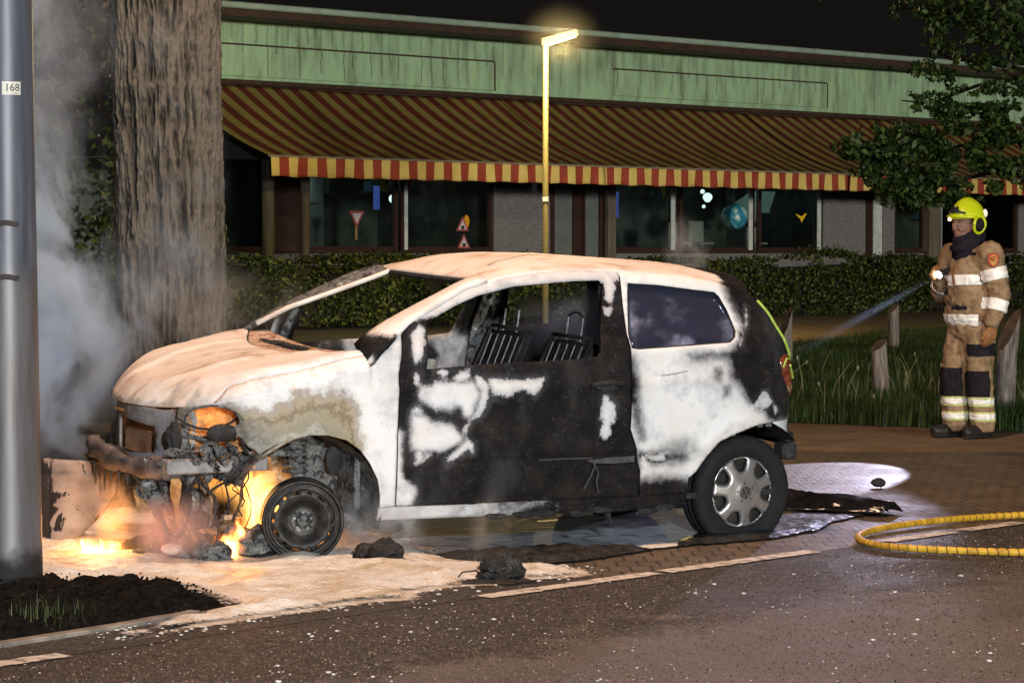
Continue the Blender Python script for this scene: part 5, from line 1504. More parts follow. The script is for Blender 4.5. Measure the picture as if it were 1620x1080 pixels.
def seat(u0, v0, lean, label=None):
    s = MB()
    bu, tu = u0 + .42, u0 + .42 + lean
    for sv in (-.2, .2):
        s.tube(L3(np.array([u0, bu]), np.full(2, v0 + sv), np.array([.42, .40])), .010, 6)
        s.tube(L3(np.array([bu, bu + lean * .6, tu]), np.full(3, v0 + sv) * np.array([1, 1, 1]), np.array([.40, .80, 1.0])), .011, 6)
    s.tube(L3(np.array([tu, tu]), np.array([v0 - .2, v0 + .2]), np.array([1.0, 1.0])), .011, 6)
    s.tube(L3(np.array([bu, bu]), np.array([v0 - .2, v0 + .2]), np.array([.42, .42])), .018, 6)
    f = s.build('seat_frame', SOOT, car, True)
    for k, sv in enumerate(np.linspace(-.15, .15, 5)):
        MB().tube(L3(np.array([bu + lean * .12, bu + lean * .9]), np.full(2, v0 + sv) + .01, np.array([.50, .96])), .0045, 5).build('seat_spring', STEEL, f)
    # sheet back panel
    U, Z = np.meshgrid(np.linspace(-.19, .19, 8), np.linspace(0, 1, 8))
    Vb = L3(bu + lean * Z + .03 + .02 * np.sin(U * 20), v0 + U, .42 + .55 * Z).reshape(-1, 3)
    i = np.arange(64).reshape(8, 8)
    solidify(mk('seat_back_panel', Vb, np.stack([i[:-1, :-1], i[:-1, 1:], i[1:, 1:], i[1:, :-1]], -1).reshape(-1, 4), SOOT, f), .01)
    for sv in (-.075, .075):
        MB().tube(L3(np.array([tu, tu + .015]), np.full(2, v0 + sv), np.array([.98, 1.10])), .007, 6).build('headrest_post', STEEL, f)
    MB().tube(L3(np.full(5, tu + .015), v0 + np.linspace(-.075, .075, 5), 1.10 + np.array([0, .02, .025, .02, 0])), .006, 6).build('headrest_loop', SOOT, f)
    return f
seat(1.02, .36, .24)
seat(1.02, -.30, .25)
# rear bench with rows of springs
s = MB()
for v0 in np.linspace(-.55, .55, 15):
    s.tube(L3(np.array([1.95, 2.12]), np.full(2, v0), np.array([.52, .93])), .006, 5)
for z0 in np.linspace(.55, .93, 5):
    uu = 1.95 + .17 * (z0 - .52) / .41
    s.tube(L3(np.full(2, uu), np.array([-.58, .58]), np.full(2, z0)), .007, 5)
rbn = s.build('rear_bench_springs', STEEL, car, True)
MB().box((2.16, .22, .40), (2.19, 1.38, .90), bev=.01).build('bench_back', SOOT, rbn)
MB().box((2.19, .16, .86), (2.74, 1.44, .88)).build('parcel_shelf', SOOT, car)

# --- nose: lock carrier, radiator, bumper beam, rails
def nose(v, back=0.0): return -.63 + .57 * np.asarray(v) ** 2 + back
lc_out = [(-.50, .36), (-.34, .36), (-.30, .40), (.55, .36), (.62, .36), (.62, .64), (.5, .688), (.0, .702), (-.3, .688), (-.50, .70)]
Pq, Fq2 = cdt(lc_out, [[(-.256, .482), (.06, .452), (.16, .47), (.16, .632), (-.256, .606)], [(.25, .46), (.5, .46), (.5, .62), (.25, .62)]], .04)
V = L3(nose(Pq[:, 0], .035) + .012 * np.sin(Pq[:, 1] * 60) * (Pq[:, 1] > .62), Pq[:, 0], Pq[:, 1])
solidify(mk('lock_carrier', V, orient(V, Fq2, (-1, 0, 0)), GREYM, car, False), .012)
MB().box((-.56, .8 - .27, .45), (-.545, .8 + .30, .455)).build('grille_bar', SOOT, car)
rd = MB()
rd.box((-.515, .8 - .28, .40), (-.475, .8 + .26, .565), bev=.004)
rad = rd.build('radiator', PINKM, car)
fins = MB()
for z0 in np.linspace(.41, .555, 13): fins.box((-.521, .8 - .27, z0), (-.5155, .8 + .25, z0 + .004))
tag(fins.build('radiator_fins', RUST, rad), kind='stuff')
MB().box((-.50, .8 - .28, .575), (-.47, .8 + .26, .64), bev=.004).build('radiator_tank', RUST, car)
MB().tube(L3(np.array([-.6, -.56, -.54]), np.array([.16, -.05, -.26]), np.array([.655, .645, .622])), .008, 5).build('grille_edge', RUST, car)
BEAM = sooty('burnt_beam', [(.3, (.03, .028, .03)), (.48, (.085, .075, .075)), (.6, (.16, .13, .125)), (.72, (.28, .24, .24))], 8, .6, .4)
vv = np.linspace(-.56, .62, 24)
pr = [(-.0, -.058), (-.022, -.045), (-.026, .0), (-.022, .045), (0, .058), (.045, .055), (.05, 0), (.045, -.055)]
Vb = []
for v in vv:
    for a, b_ in pr: Vb.append((-.685 + .33 * v * v + a + .012 * math.sin(v * 17 + b_ * 30), v + .8, .430 + .010 * v + .008 * math.sin(v * 9) + b_ * (.82 + .16 * math.sin(v * 13 + 1) - .12 * (v > .4))))
Fb = []
for k in range(len(vv) - 1):
    for j in range(8):
        Fb.append((k * 8 + j, k * 8 + (j + 1) % 8, (k + 1) * 8 + (j + 1) % 8, (k + 1) * 8 + j))
Fb += [tuple(range(7, -1, -1)), tuple(range((len(vv) - 1) * 8, len(vv) * 8))]
mk('bumper_beam', Vb, Fb, BEAM, car, True)
MB().tube(L3(np.array([-.60, -.62, -.575, -.52]), np.array([.60, .3, -.25, -.5]), np.array([.375, .368, .365, .362])), .010, 6).build('undertray_edge', RUST, car)
# longitudinal rails and shredded sheet metal between beam and wheel
MB().box((-.62, .8 - .60, .42), (-.12, .8 - .50, .485), bev=.008).build('front_rail', GREYM, car)
MB().box((-.5, .8 + .50, .42), (.1, .8 + .60, .485), bev=.008).build('front_rail', SOOT, car)
def junk(n, cu, cz, su, sz, v0, v1, m, name, seed, r0=.02, r1=.05):
    """torn and crumpled scraps of sheet and plastic"""
    r = np.random.default_rng(seed); b_ = MB()
    for k in range(n):
        c = np.array((cu + r.normal() * su, .8 + r.uniform(v0, v1), cz + r.normal() * sz)); s_ = r.uniform(r0, r1) * 1.5
        M_ = Matrix.Translation(Vector(c)) @ Matrix.Rotation(r.uniform(0, 6.3), 4, Vector(r.normal(size=3)))
        g_ = 4; U_, W_ = np.meshgrid(np.linspace(-1, 1, g_), np.linspace(-1, 1, g_))
        P_ = np.stack([U_ * s_ * r.uniform(.5, 1.2), W_ * s_ * r.uniform(.3, .9), r.normal(0, .28, U_.shape) * s_], -1) + r.normal(0, .16, (g_, g_, 3)) * s_
        P_ = P_.reshape(-1, 3); i_ = np.arange(g_ * g_).reshape(g_, g_)
        Q_ = np.stack([i_[:-1, :-1], i_[:-1, 1:], i_[1:, 1:], i_[1:, :-1]], -1).reshape(-1, 4)
        b_.add(np.vstack([P_, P_ + (0, 0, .004)]), [tuple(q) for q in Q_] + [tuple(q[::-1] + g_ * g_) for q in Q_], M_)
    return tag(b_.build(name, m, car), kind='stuff')
junk(46, -.36, .505, .12, .028, -.66, -.52, MOTTLE, 'melted_trim', 4, .012, .028)
junk(24, -.46, .45, .10, .03, -.56, -.44, MOTTLE, 'melted_trim', 5, .015, .03)
junk(10, -.33, .52, .10, .03, -.67, -.60, RUST, 'rust_flakes', 6, .008, .016)
MB().blob((-.60, .8 - .36, .305), .11, 11, .4, 6, (.75, 1.25, .8)).build('oil_cooler_remains', MOTTLE, car, False)
MB().blob((-.40, .8 - .36, .22), .09, 9, .6, 9, (1, 1, 1.2)).build('pump_remains', MOTTLE, car, False)
eng = MB().blob((-.12, .8 - .05, .50), .22, 12, .4, 11, (1.1, 1.7, 1.1))
eng.box((-.3, .55, .38), (.05, 1.1, .60), bev=.03)
eng.build('engine_block', MOTTLE, car)
MB().box((-.45, .8 - .45, .16), (-.36, 1.25, .22), bev=.01).build('subframe', SOOT, car)
# torn sheet strips and melted drips hanging below the beam
r_ = np.random.default_rng(33)
for k in range(9):
    u0, v0 = r_.uniform(-.62, -.34), r_.uniform(-.56, -.20); L = r_.uniform(.10, .30); w0 = r_.uniform(.012, .04)
    n_ = 8; P_ = []
    for j in range(n_):
        q = j / (n_ - 1)
        c = np.array((u0 + .05 * math.sin(k + 3 * q) * q, .8 + v0 + .03 * math.sin(2 * k + 4 * q), .40 - L * q))
        ww = w0 * (1 - .7 * q) * (1 + .4 * r_.normal())
        P_ += [c - (ww * .8, ww * .5, 0), c + (ww * .8, ww * .5, .01 * r_.normal())]
    solidify(MB().add(P_, [(2 * j, 2 * j + 1, 2 * j + 3, 2 * j + 2) for j in range(n_ - 1)]).build('torn_strip', (MOTTLE, SOOT, RUST)[k % 3], car), .004)
for k in range(12):
    v0 = -.5 + .09 * k; u0 = -.70 + .33 * v0 * v0
    MB().tube([(u0, .8 + v0, .385), (u0 + .004, .8 + v0, .36 - .02 * r_.random()), (u0 + .006, .8 + v0 + .004, .33 - .07 * r_.random())], [.012, .006, .002], 5).build('melted_drip', SOOT, car)
# hanging wires
wr = MB(); r_ = np.random.default_rng(12)
for k in range(22):
    u, v, z = r_.uniform(-.56, -.15), r_.uniform(-.62, -.35), r_.uniform(.40, .52)
    L = r_.uniform(.12, .38); pts = []
    for j in range(7):
        pts.append((u + r_.normal() * .014 + .03 * math.sin(k + j * .6), .8 + v + r_.normal() * .01, max(z - L * j / 6, .03)))
    wr.tube(pts, r_.uniform(.003, .008), 5)
wr.tube(L3(np.array([-.30, -.275, -.25, -.20, -.17]), np.full(5, -.70), np.array([.585, .53, .50, .53, .565])), .006, 5)
tag(wr.build('hanging_wires', SOOT, car), kind='stuff')
MB().tube(L3(np.array([-.58, -.55, -.50, -.50]), np.array([-.42, -.44, -.46, -.46]), np.array([.26, .16, .12, .02])), .012, 6).tube(L3(np.array([-.52, -.46, -.40]), np.full(3, -.5), np.array([.24, .12, .03])), .009, 6).build('dangling_brackets', RUST, car)

# --- front wheel house, strut, discs
aa = np.linspace(-.25, 2.75, 18)
wl = MB()
for k in range(len(aa) - 1):
    q = [(.005 + .372 * math.cos(a), .235 + .37 * math.sin(a)) for a in (aa[k], aa[k + 1])]
    wl.add(L3(np.array([q[0][0], q[1][0], q[1][0], q[0][0]]), np.array([-.80, -.80, -.42, -.42]), np.array([q[0][1], q[1][1], q[1][1], q[0][1]])), [(0, 1, 2, 3)])
wl.build('wheel_house', MOTTLE, car, True)
Pq, Fq2 = cdt([(-.12, .15), (.38, .15), (.40, .45), (.26, .60), (.05, .66), (-.16, .62)], [], .03)
V = L3(Pq[:, 0], -.46 + .03 * (fbm(np.c_[Pq * 12, Pq[:, :1] * 0], 3, 3) - .5) + .10 * sstep(Pq[:, 0], .2, .4) * -1, Pq[:, 1])
mk('inner_wheel_panel', V, orient(V, Fq2, (0, -1, 0)), MOTTLE, car)
MB().blob((.235, .8 - .565, .455), .06, 8, .2, 5, (.7, .25, 1.25)).build('dark_hole_patch', SOOT, car, True)  # solid dark blob stands in for the shade inside an open hole
st_ = MB().tube(L3(np.array([.05, .03]), np.array([-.58, -.55]), np.array([.25, .60])), .035, 10)
for k in range(7): st_.lathe([(.055, 0), (.066, .008), (.055, .016)], 14, Matrix.Translation((.035, .8 - .56, .40 + .028 * k)))
st_.box((-.10, .8 - .56, .55), (.12, .8 - .50, .59), bev=.008)
st_.box((-.12, .8 - .62, .485), (-.01, .8 - .56, .52), bev=.008)
st_.build('suspension_strut', MOTTLE, car)

# --- wheels
TYRE = sooty('tyre_rubber', [(.3, (.005, .006, .007)), (.6, (.011, .012, .015)), (.75, (.028, .031, .036))], 22, .85, .5, 140, .006)
RIMD = sooty('burnt_rim', [(.30, (.008, .008, .008)), (.5, (.022, .021, .021)), (.66, (.06, .055, .05)), (.8, (.14, .13, .12))], 18, .5, .4, 70, .005, .3)
def bare_rim(parent, M, name='front_wheel'):
    w = empty(name); w.parent = parent; w.matrix_local = M
    # axis is local -y outward
    rim = MB().lathe([(.150, .0), (.158, -.006), (.166, .012), (.176, .010), (.1765, -.012), (.186, -.016), (.193, -.010), (.193, -.004), (.180, .0), (.175, .02), (.172, .06), (.160, .075), (.172, .115), (.180, .13), (.192, .134), (.192, .142), (.170, .14), (.150, .07), (.150, .0)], 56, axis='y')
    rm_ = rim.build('rim', RIMD, w, True)
    holes = []
    for k in range(14):
        a = 2 * math.pi * k / 14; c, s = math.cos(a), math.sin(a)
        tang = .020 if k % 2 == 0 else .010
        e = [(.008 * math.cos(b), tang * math.sin(b)) for b in np.linspace(0, 2 * math.pi, 11)[:-1]]
        holes.append([((.137 + x) * c - y * s, (.137 + x) * s + y * c) for x, y in e])
    circ = [(.1515 * math.cos(b), .1515 * math.sin(b)) for b in np.linspace(0, 2 * math.pi, 61)[:-1]]
    P, Fc = cdt(circ, holes, .010)
    rr = np.hypot(P[:, 0], P[:, 1])
    y = np.interp(rr, [0, .048, .055, .075, .105, .125, .1515], [.030, .030, .036, .030, .004, -.004, .006])
    V = np.c_[P[:, 0], y, P[:, 1]]
    solidify(mk('wheel_disc', V, orient(V, Fc, (0, -1, 0)), RIMD, w, True), .005)
    MB().lathe([(.0, .004), (.022, .004), (.026, .010), (.030, .022), (.030, .032)], 20, axis='y').lathe([(.040, .020), (.052, .016), (.056, .022), (.056, .034)], 24, axis='y').build('hub', MOTTLE, w, True)
    for k in range(5):
        a = 2 * math.pi * k / 5 + .3
        MB().lathe([(.0, .008), (.007, .008), (.009, .012), (.009, .034)], 6, Matrix.Translation((.041 * math.cos(a), 0, .041 * math.sin(a))), axis='y').build('wheel_bolt', STEEL, w)
    MB().lathe([(.06, .05), (.12, .05), (.12, .065), (.06, .065)], 30, axis='y').build('brake_disc', MOTTLE, w)
    return w
bare_rim(car, Matrix.Translation((.0, .8 - .74, .194)) @ Matrix.Rotation(R(-20), 4, 'Z'))
bare_rim(car, Matrix.Translation((.0, .8 + .74, .12)) @ Matrix.Rotation(R(160), 4, 'Z'))

CAPM = sooty('silver_wheel_cover', [(.30, (.20, .19, .19)), (.45, (.42, .42, .43)), (.7, (.56, .56, .58))], 8, .34, .15, 60, .003, .75)
CHROME = basic('dull_chrome', (.55, .56, .56), (.4, .4, .4), 10, .3, .8, 0)
def tyre_wheel(parent, M, flat=True, zg=0.0):
    w = empty('rear_wheel'); w.parent = parent; w.matrix_local = M
    cz = M.translation[2]
    prof = [(.178, .010), (.190, -.004), (.205, -.016), (.235, -.026), (.262, -.024), (.278, -.012), (.286, .004)]
    grooves = [(.290, .02), (.290, .045), (.283, .047), (.283, .053), (.2905, .055), (.2905, .078), (.283, .080), (.283, .086), (.2905, .088), (.290, .115), (.286, .135)]
    back = [(.278, .150), (.262, .16), (.235, .16), (.205, .15), (.19, .14), (.178, .13)]
    t = MB().lathe(prof + grooves + back, 96, axis='y')
    V = np.vstack(t.V)
    # tread blocks: slight notches across the shoulder
    ang = np.arctan2(V[:, 2], V[:, 0]); rr = np.hypot(V[:, 0], V[:, 2])
    notch = (np.sin(ang * 48 + 40 * V[:, 1]) > .55) & (rr > .272)
    V[notch] *= np.array([.975, 1, .975])
    if flat:
        zmin = -cz + zg + .002
        low = np.maximum(zmin - V[:, 2], 0)
        near_g = np.maximum(zmin + .06 - V[:, 2], 0)
        bulge = np.minimum(low, .08) * .5 + near_g * .12
        V[:, 1] += np.where(V[:, 1] < .07, -bulge, bulge)
        V[:, 0] *= 1 + .25 * np.minimum(low, .1)
        V[:, 2] = np.maximum(V[:, 2], zmin + .0)
    t.V = [V]
    t.build('tyre', TYRE, w, True)
    # cover with seven openings
    holes = []
    for k in range(7):
        a = 2 * math.pi * k / 7 + R(97); c, s = math.cos(a), math.sin(a)
        q = rounded([(.108, 0), (.112, -.017), (.132, -.030), (.161, -.040), (.170, -.034), (.172, 0), (.170, .034), (.161, .040), (.132, .030), (.112, .017)], 1)
        holes.append([(x * c - y * s, x * s + y * c) for x, y in q])
    circ = [(.182 * math.cos(b), .182 * math.sin(b)) for b in np.linspace(0, 2 * math.pi, 73)[:-1]]
    P, Fc = cdt(circ, holes, .010)
    rr = np.hypot(P[:, 0], P[:, 1])
    y = np.interp(rr, [0, .04, .05, .10, .15, .170, .178, .182], [-.030, -.030, -.027, -.020, -.012, -.008, -.010, .002])
    dh = np.full(len(P), 1.)
    for h in holes: dh = np.minimum(dh, segdist(P, h))
    y = y + .012 * (1 - np.minimum(dh / .012, 1)) ** 2
    V = np.c_[P[:, 0], y, P[:, 1]]
    cap = solidify(mk('wheel_cover', V, orient(V, Fc, (0, -1, 0)), CAPM, w, True), .003)
    MB().lathe([(.002, .022), (.18, .024)], 40, axis='y').build('wheel_disc', RIMD, w)
    # round badge with a V over a W
    bd = MB().lathe([(.030, -.0305), (.0315, -.036), (.036, -.036), (.0375, -.0305)], 36, axis='y')
    def bar(p, q, wd=.0042):
        p = np.array(p); q = np.array(q); d = (q - p) / np.linalg.norm(q - p); n_ = np.array((-d[1], d[0])) * wd / 2
        c4 = [p - n_, q - n_, q + n_, p + n_]
        V = [(x, -.0355, z) for x, z in c4] + [(x, -.031, z) for x, z in c4]
        bd.add(V, [(0, 1, 2, 3), (4, 7, 6, 5), (0, 4, 5, 1), (1, 5, 6, 2), (2, 6, 7, 3), (3, 7, 4, 0)])
    for s in (-1, 1):
        bar((s * .0125, .0275), (0, .0015))
        bar((s * .0262, .0150), (s * .0125, -.0270)); bar((s * .0125, -.0270), (0, -.0025))
    MB().lathe([(.0005, -.0312), (.031, -.0312)], 30, axis='y').build('badge_disc', SOOT, cap)
    bd.build('badge', CHROME, cap)
    for k in range(5):
        a = 2 * math.pi * k / 5 + .5
        MB().lathe([(.0, -.033), (.004, -.033), (.005, -.024)], 6, Matrix.Translation((.047 * math.cos(a), 0, .047 * math.sin(a))), axis='y').build('cover_clip', SOOT, cap)
    return w
tyre_wheel(car, Matrix.Translation((2.465, .8 - .735, .220)), True, 0.0)
tyre_wheel(car, Matrix.Translation((2.465, .8 + .735, .15)) @ Matrix.Rotation(R(180), 4, 'Z'), True, -.07)
MB().tube(L3(np.full(2, 2.465), np.array([-.6, .6]), np.array([.21, .16])), .04, 8).tube(L3(np.full(2, .0), np.array([-.6, .6]), np.array([.19, .13])), .03, 8).build('axles', SOOT, car)
# ------------------------------------------------------------------ firefighter
FD = np.array((-.86, -.51, 0)); FL = np.array((.51, -.86, 0))
def fp_(f, l, z): return FD * f + FL * l + np.array((0, 0, z))
def remesh(parts, voxel, smooth=6, name='tmp'):
    """parts: list of ('t', pts, radii[, flat]) tubes with round ends or ('e', centre, (rf, rl, rz)); one continuous closed surface"""
    b = MB()
    for p in parts:
        if p[0] == 't':
            P = np.array(p[1], float); rr = np.array(p[2], float)
            b.tube(P, rr, 16, True)
            for q, r in zip(P, rr): b.blob(q, r * .995, 8, 0)
        else:
            c, (rf, rl, rz) = np.array(p[1]), p[2]
            V = []; n = 10
            for i_ in range(n + 1):
                th = math.pi * i_ / n
                for k in range(2 * n):
                    ph = math.pi * k / n
                    V.append(c + FD * (rf * math.sin(th) * math.cos(ph)) + FL * (rl * math.sin(th) * math.sin(ph)) + np.array((0, 0, rz * math.cos(th))))
            Fc = []
            for i_ in range(n):
                for k in range(2 * n):
                    k2 = (k + 1) % (2 * n)
                    Fc.append((i_ * 2 * n + k, (i_ + 1) * 2 * n + k, (i_ + 1) * 2 * n + k2, i_ * 2 * n + k2))
            b.add(V, Fc)
    me = mesh_data(name, np.vstack(b.V), b.F)
    o = bpy.data.objects.new(name, me); COL.objects.link(o)
    m = o.modifiers.new('r', 'REMESH'); m.mode = 'VOXEL'; m.voxel_size = voxel
    if smooth:
        s_ = o.modifiers.new('s', 'SMOOTH'); s_.iterations = smooth; s_.factor = .5
    dg = bpy.context.evaluated_depsgraph_get()
    ev = o.evaluated_get(dg)
    m2 = bpy.data.meshes.new_from_object(ev)
    V = np.empty(len(m2.vertices) * 3, np.float32); m2.vertices.foreach_get('co', V); V = V.reshape(-1, 3).astype(float)
    N = np.empty(len(m2.vertices) * 3, np.float32); m2.vertices.foreach_get('normal', N); N = N.reshape(-1, 3).astype(float)
    Fc = [tuple(p.vertices) for p in m2.polygons]
    bpy.data.objects.remove(o); bpy.data.meshes.remove(m2)
    return V, N, Fc
def cloth(V, N, amp, sc, seed, zs=.45):
    w = fbm(V * sc * np.array((1, 1, zs)), 4, seed) - .5
    w2 = 1 - np.abs(2 * vnoise(V * sc * 1.7 * np.array((.7, .7, 1.5)) + w[:, None] * 2, seed + 9) - 1)
    return V + N * ((w * 2 * amp) + (w2 - .5) * amp * .9)[:, None]
def shell(V, N, Fc, sel, off, name, m, parent):
    fs = [f for f in Fc if all(sel[i] for i in f)]
    idx = sorted({i for f in fs for i in f}); mp = {a: k for k, a in enumerate(idx)}
    if not idx: return None
    o = mk(name, V[idx] + N[idx] * off, [tuple(mp[i] for i in f) for f in fs], m, parent, True)
    return solidify(o, off * .9, -1)
def bisect(V, Fc, planes, armplanes=()):
    bm = bmesh.new()
    vs = [bm.verts.new(v) for v in V]
    for f in Fc:
        try: bm.faces.new([vs[i] for i in f])
        except ValueError: pass
    for co, no in planes:
        bmesh.ops.bisect_plane(bm, geom=bm.verts[:] + bm.edges[:] + bm.faces[:], dist=1e-4, plane_co=co, plane_no=no)
    for (co, no), sg in armplanes:
        fs = [f for f in bm.faces if (sg > 0 and f.calc_center_median().dot(Vector(FL)) > .15) or (sg < 0 and f.calc_center_median().dot(Vector(FL)) < -.02)]
        es = {e for f in fs for e in f.edges}; vv = {v for f in fs for v in f.verts}
        bmesh.ops.bisect_plane(bm, geom=list(vv) + list(es) + fs, dist=1e-4, plane_co=co, plane_no=no)
    bm.normal_update(); bm.verts.index_update()
    V2 = np.array([v.co[:] for v in bm.verts]); N2 = np.array([v.normal[:] for v in bm.verts]); F2 = [tuple(v.index for v in f.verts) for f in bm.faces]
    bm.free()
    return V2, N2, F2
def axis_param(V, a, b):
    a = np.array(a); b = np.array(b); ab = b - a
    t = (V - a) @ ab / (ab @ ab)
    d = np.linalg.norm(V - a - t[:, None] * ab, axis=1)
    return t, d

JACK = NT('tan_turnout_cloth')
_o = JACK.obj()
JACK.bsdf(JACK.ramp(JACK.noise(13, 6, _o, .65), [(.32, (.17, .118, .070)), (.5, (.29, .205, .125)), (.68, (.37, .275, .18))]), .9, 0, JACK.bump(JACK.noise(120, 4, _o), .5, .006), .1)
NAVY = basic('dark_navy_cloth', (.010, .010, .018), (.020, .019, .028), 20, .9, 0, .4, 90, .006, spec=.1)
BLACKC = basic('black_reinforced_cloth', (.012, .011, .015), (.022, .020, .025), 20, .85, 0, .4, 90, .005, spec=.1)
JACK = JACK.m
REFL = basic('silver_reflective_tape', (.93, .95, .95), (.88, .92, .90), 30, .35, 0, .05, spec=.8)
REFLY = basic('yellow_tape_edge', (.62, .70, .30), (.52, .6, .25), 30, .5, 0, .05)
SKIN = basic('skin', (.24, .13, .105), (.18, .095, .075), 14, .6, 0, .1)
GLOVE = basic('tan_leather_glove', (.34, .17, .065), (.24, .115, .045), 18, .8, 0, .4, 80, .004)
HELM = basic('lime_yellow_helmet', (.58, .72, .015), (.50, .64, .012), 6, .28, 0, .05, spec=.6)
ORG = glow('small_lamp', (1, .7, .35), 8)

man = empty('person', (3.62, 19.97, 0), 0, 'firefighter in tan turnout gear and yellow helmet aiming a torch', 'person')
# body: head with face, neck, trunk, arms and legs in one surface
HC = fp_(.06, 0, 1.665)
parts = [('e', HC, (.098, .076, .115)), ('e', fp_(.085, 0, 1.60), (.075, .058, .055)), ('t', [fp_(0, 0, 1.42), fp_(.03, 0, 1.60)], [.06, .056]),
         ('e', fp_(.168, 0, 1.645), (.020, .014, .022)), ('t', [fp_(.152, 0, 1.685), fp_(.172, 0, 1.648)], [.011, .015]), ('e', fp_(.135, 0, 1.70), (.022, .06, .014)),
         ('e', fp_(.148, 0, 1.608), (.016, .026, .007)), ('e', fp_(.148, 0, 1.592), (.014, .022, .008)), ('e', fp_(.140, 0, 1.563), (.024, .028, .02)),
         ('e', fp_(.125, .040, 1.635), (.03, .022, .025)), ('e', fp_(.125, -.040, 1.635), (.03, .022, .025)),
         ('e', fp_(.05, .078, 1.655), (.018, .010, .03)), ('e', fp_(.05, -.078, 1.655), (.018, .010, .03)),
         ('e', fp_(0, 0, 1.25), (.12, .18, .26)), ('e', fp_(0, 0, .98), (.12, .16, .15))]
LSH, LEL, LWR = fp_(-.01, .215, 1.435), fp_(-.055, .275, 1.135), fp_(.015, .275, .895)
RSH, REL, RWR = fp_(0, -.205, 1.43), fp_(.045, -.285, 1.135), fp_(.185, -.135, 1.265)
parts += [('t', [LSH, LEL, LWR], [.05, .04, .03]), ('t', [RSH, REL, RWR], [.05, .04, .03])]
for s, fx, dy in ((1, -.02, .0), (-1, .05, .0)):
    parts.append(('t', [fp_(0, s * .09, .90), fp_(fx + .02, s * .10, .50), fp_(fx, s * .105, .08)], [.08, .055, .04]))
V, N, Fc = remesh(parts, .0075, 3, 'body')
body = mk('body', V, Fc, SKIN, man, True)
for s in (1, -1):
    e = MB().blob(fp_(.152, s * .031, 1.668), .0105, 8, 0); eo = e.build('eye', basic('eye_white', (.28, .25, .24), (.25, .22, .21), 5, .3, 0, 0), body, True)
    MB().blob(fp_(.1605, s * .031, 1.668), .0048, 6, 0).build('pupil', BLK, body)
MB().tube([fp_(.160, -.022, 1.600), fp_(.165, 0, 1.601), fp_(.160, .022, 1.600)], .0028, 5).build('mouth', basic('lips', (.22, .09, .08), (.2, .08, .07), 5, .6, 0, 0), body)
# knitted hood round neck and chin
parts = [('t', [fp_(.02, 0, 1.44), fp_(.03, 0, 1.50), fp_(.035, 0, 1.545), fp_(.03, 0, 1.56)], [.135, .122, .102, .092]), ('e', fp_(.080, 0, 1.553), (.088, .082, .050)), ('t', [fp_(-.03, 0, 1.50), fp_(-.025, 0, 1.66)], [.10, .085]),
         ('e', fp_(.06, .0, 1.485), (.13, .11, .055))]
V, N, Fc = remesh(parts, .010, 5, 'hood')
V = cloth(V, N, .007, 16, 3)
mk('neck_hood', V, Fc, NAVY, man, True)

# jacket
parts = [('e', fp_(-.005, 0, 1.31), (.165, .215, .21)), ('e', fp_(.01, 0, 1.08), (.172, .210, .24)), ('e', fp_(.008, 0, .97), (.168, .212, .155)), ('t', [fp_(0, -.15, 1.40), fp_(0, .15, 1.40)], [.105, .105]),
         ('e', fp_(.05, 0, 1.25), (.155, .18, .16)),
         ('t', [LSH, (LSH + LEL) / 2 + FL * .012, LEL + FL * .008, (LEL + LWR) / 2, LWR + np.array((0, 0, .035))], [.105, .090, .088, .080, .070]),
         ('t', [RSH, (RSH + REL) / 2, REL, (REL + RWR) / 2, RWR - (RWR - REL) * .14], [.102, .088, .085, .074, .060])]
V, N, Fc = remesh(parts, .011, 4, 'jacket')
hem = V[:, 2] < .845
V[hem & (np.hypot(V[:, 0], V[:, 1]) < .27), 2] = np.maximum(V[hem & (np.hypot(V[:, 0], V[:, 1]) < .27), 2], .835 + .01 * np.sin(9 * np.arctan2(V[hem & (np.hypot(V[:, 0], V[:, 1]) < .27), 1], V[hem & (np.hypot(V[:, 0], V[:, 1]) < .27), 0])))
V = cloth(V, N, .019, 13, 5)
ZP = lambda z, k=0.0: (np.array((0, 0, z)), np.array((0, 0, 1.0)) - FL * k)
def AP(a, b, t): return (np.array(a) + (np.array(b) - np.array(a)) * t, np.array(b) - np.array(a))
V, N, Fc = bisect(V, Fc, [ZP(1.275, .04), ZP(1.195, .04), ZP(.968), ZP(.880), ZP(1.005), ZP(1.033), ZP(1.425), ZP(1.46)], [(AP(LSH, LEL, .36), 1), (AP(LSH, LEL, .66), 1), (AP(LEL, LWR, .22), 1), (AP(LEL, LWR, .58), 1), (AP(REL, RWR, .30), -1), (AP(REL, RWR, .55), -1)])
jk = mk('jacket', V, Fc, JACK, man, True)
tl_, dl_ = axis_param(V, LSH, LEL); tl2, dl2 = axis_param(V, LEL, LWR); tr2, dr2 = axis_param(V, REL, RWR); tr1, dr1 = axis_param(V, RSH, REL)
larm = ((dl_ < .125) & (tl_ > .15) & (tl_ < 1.1)) & (V @ FL > .185) | ((dl2 < .12) & (tl2 > -.1) & (V @ FL > .185))
rarm = ((dr2 < .10) & (tr2 > .0) & (tr2 < 1.1)) | ((dr1 < .115) & (tr1 > .2) & (V @ FL < -.2))
trunk = ~larm & ~rarm
shell(V, N, Fc, trunk & (V[:, 2] < 1.2755 + .04 * (V @ FL)) & (V[:, 2] > 1.1945 + .04 * (V @ FL)), .005, 'reflective_stripe', REFL, jk)
shell(V, N, Fc, trunk & (V[:, 2] < .9685) & (V[:, 2] > .8795), .005, 'reflective_stripe', REFL, jk)
shell(V, N, Fc, larm & (tl_ > .358) & (tl_ < .662), .005, 'reflective_stripe', REFL, jk)
shell(V, N, Fc, (dl2 < .12) & (V @ FL > .185) & (tl2 > .218) & (tl2 < .582), .005, 'reflective_stripe', REFL, jk)
shell(V, N, Fc, (dr2 < .10) & (tr2 > .298) & (tr2 < .552), .005, 'reflective_stripe', REFL, jk)
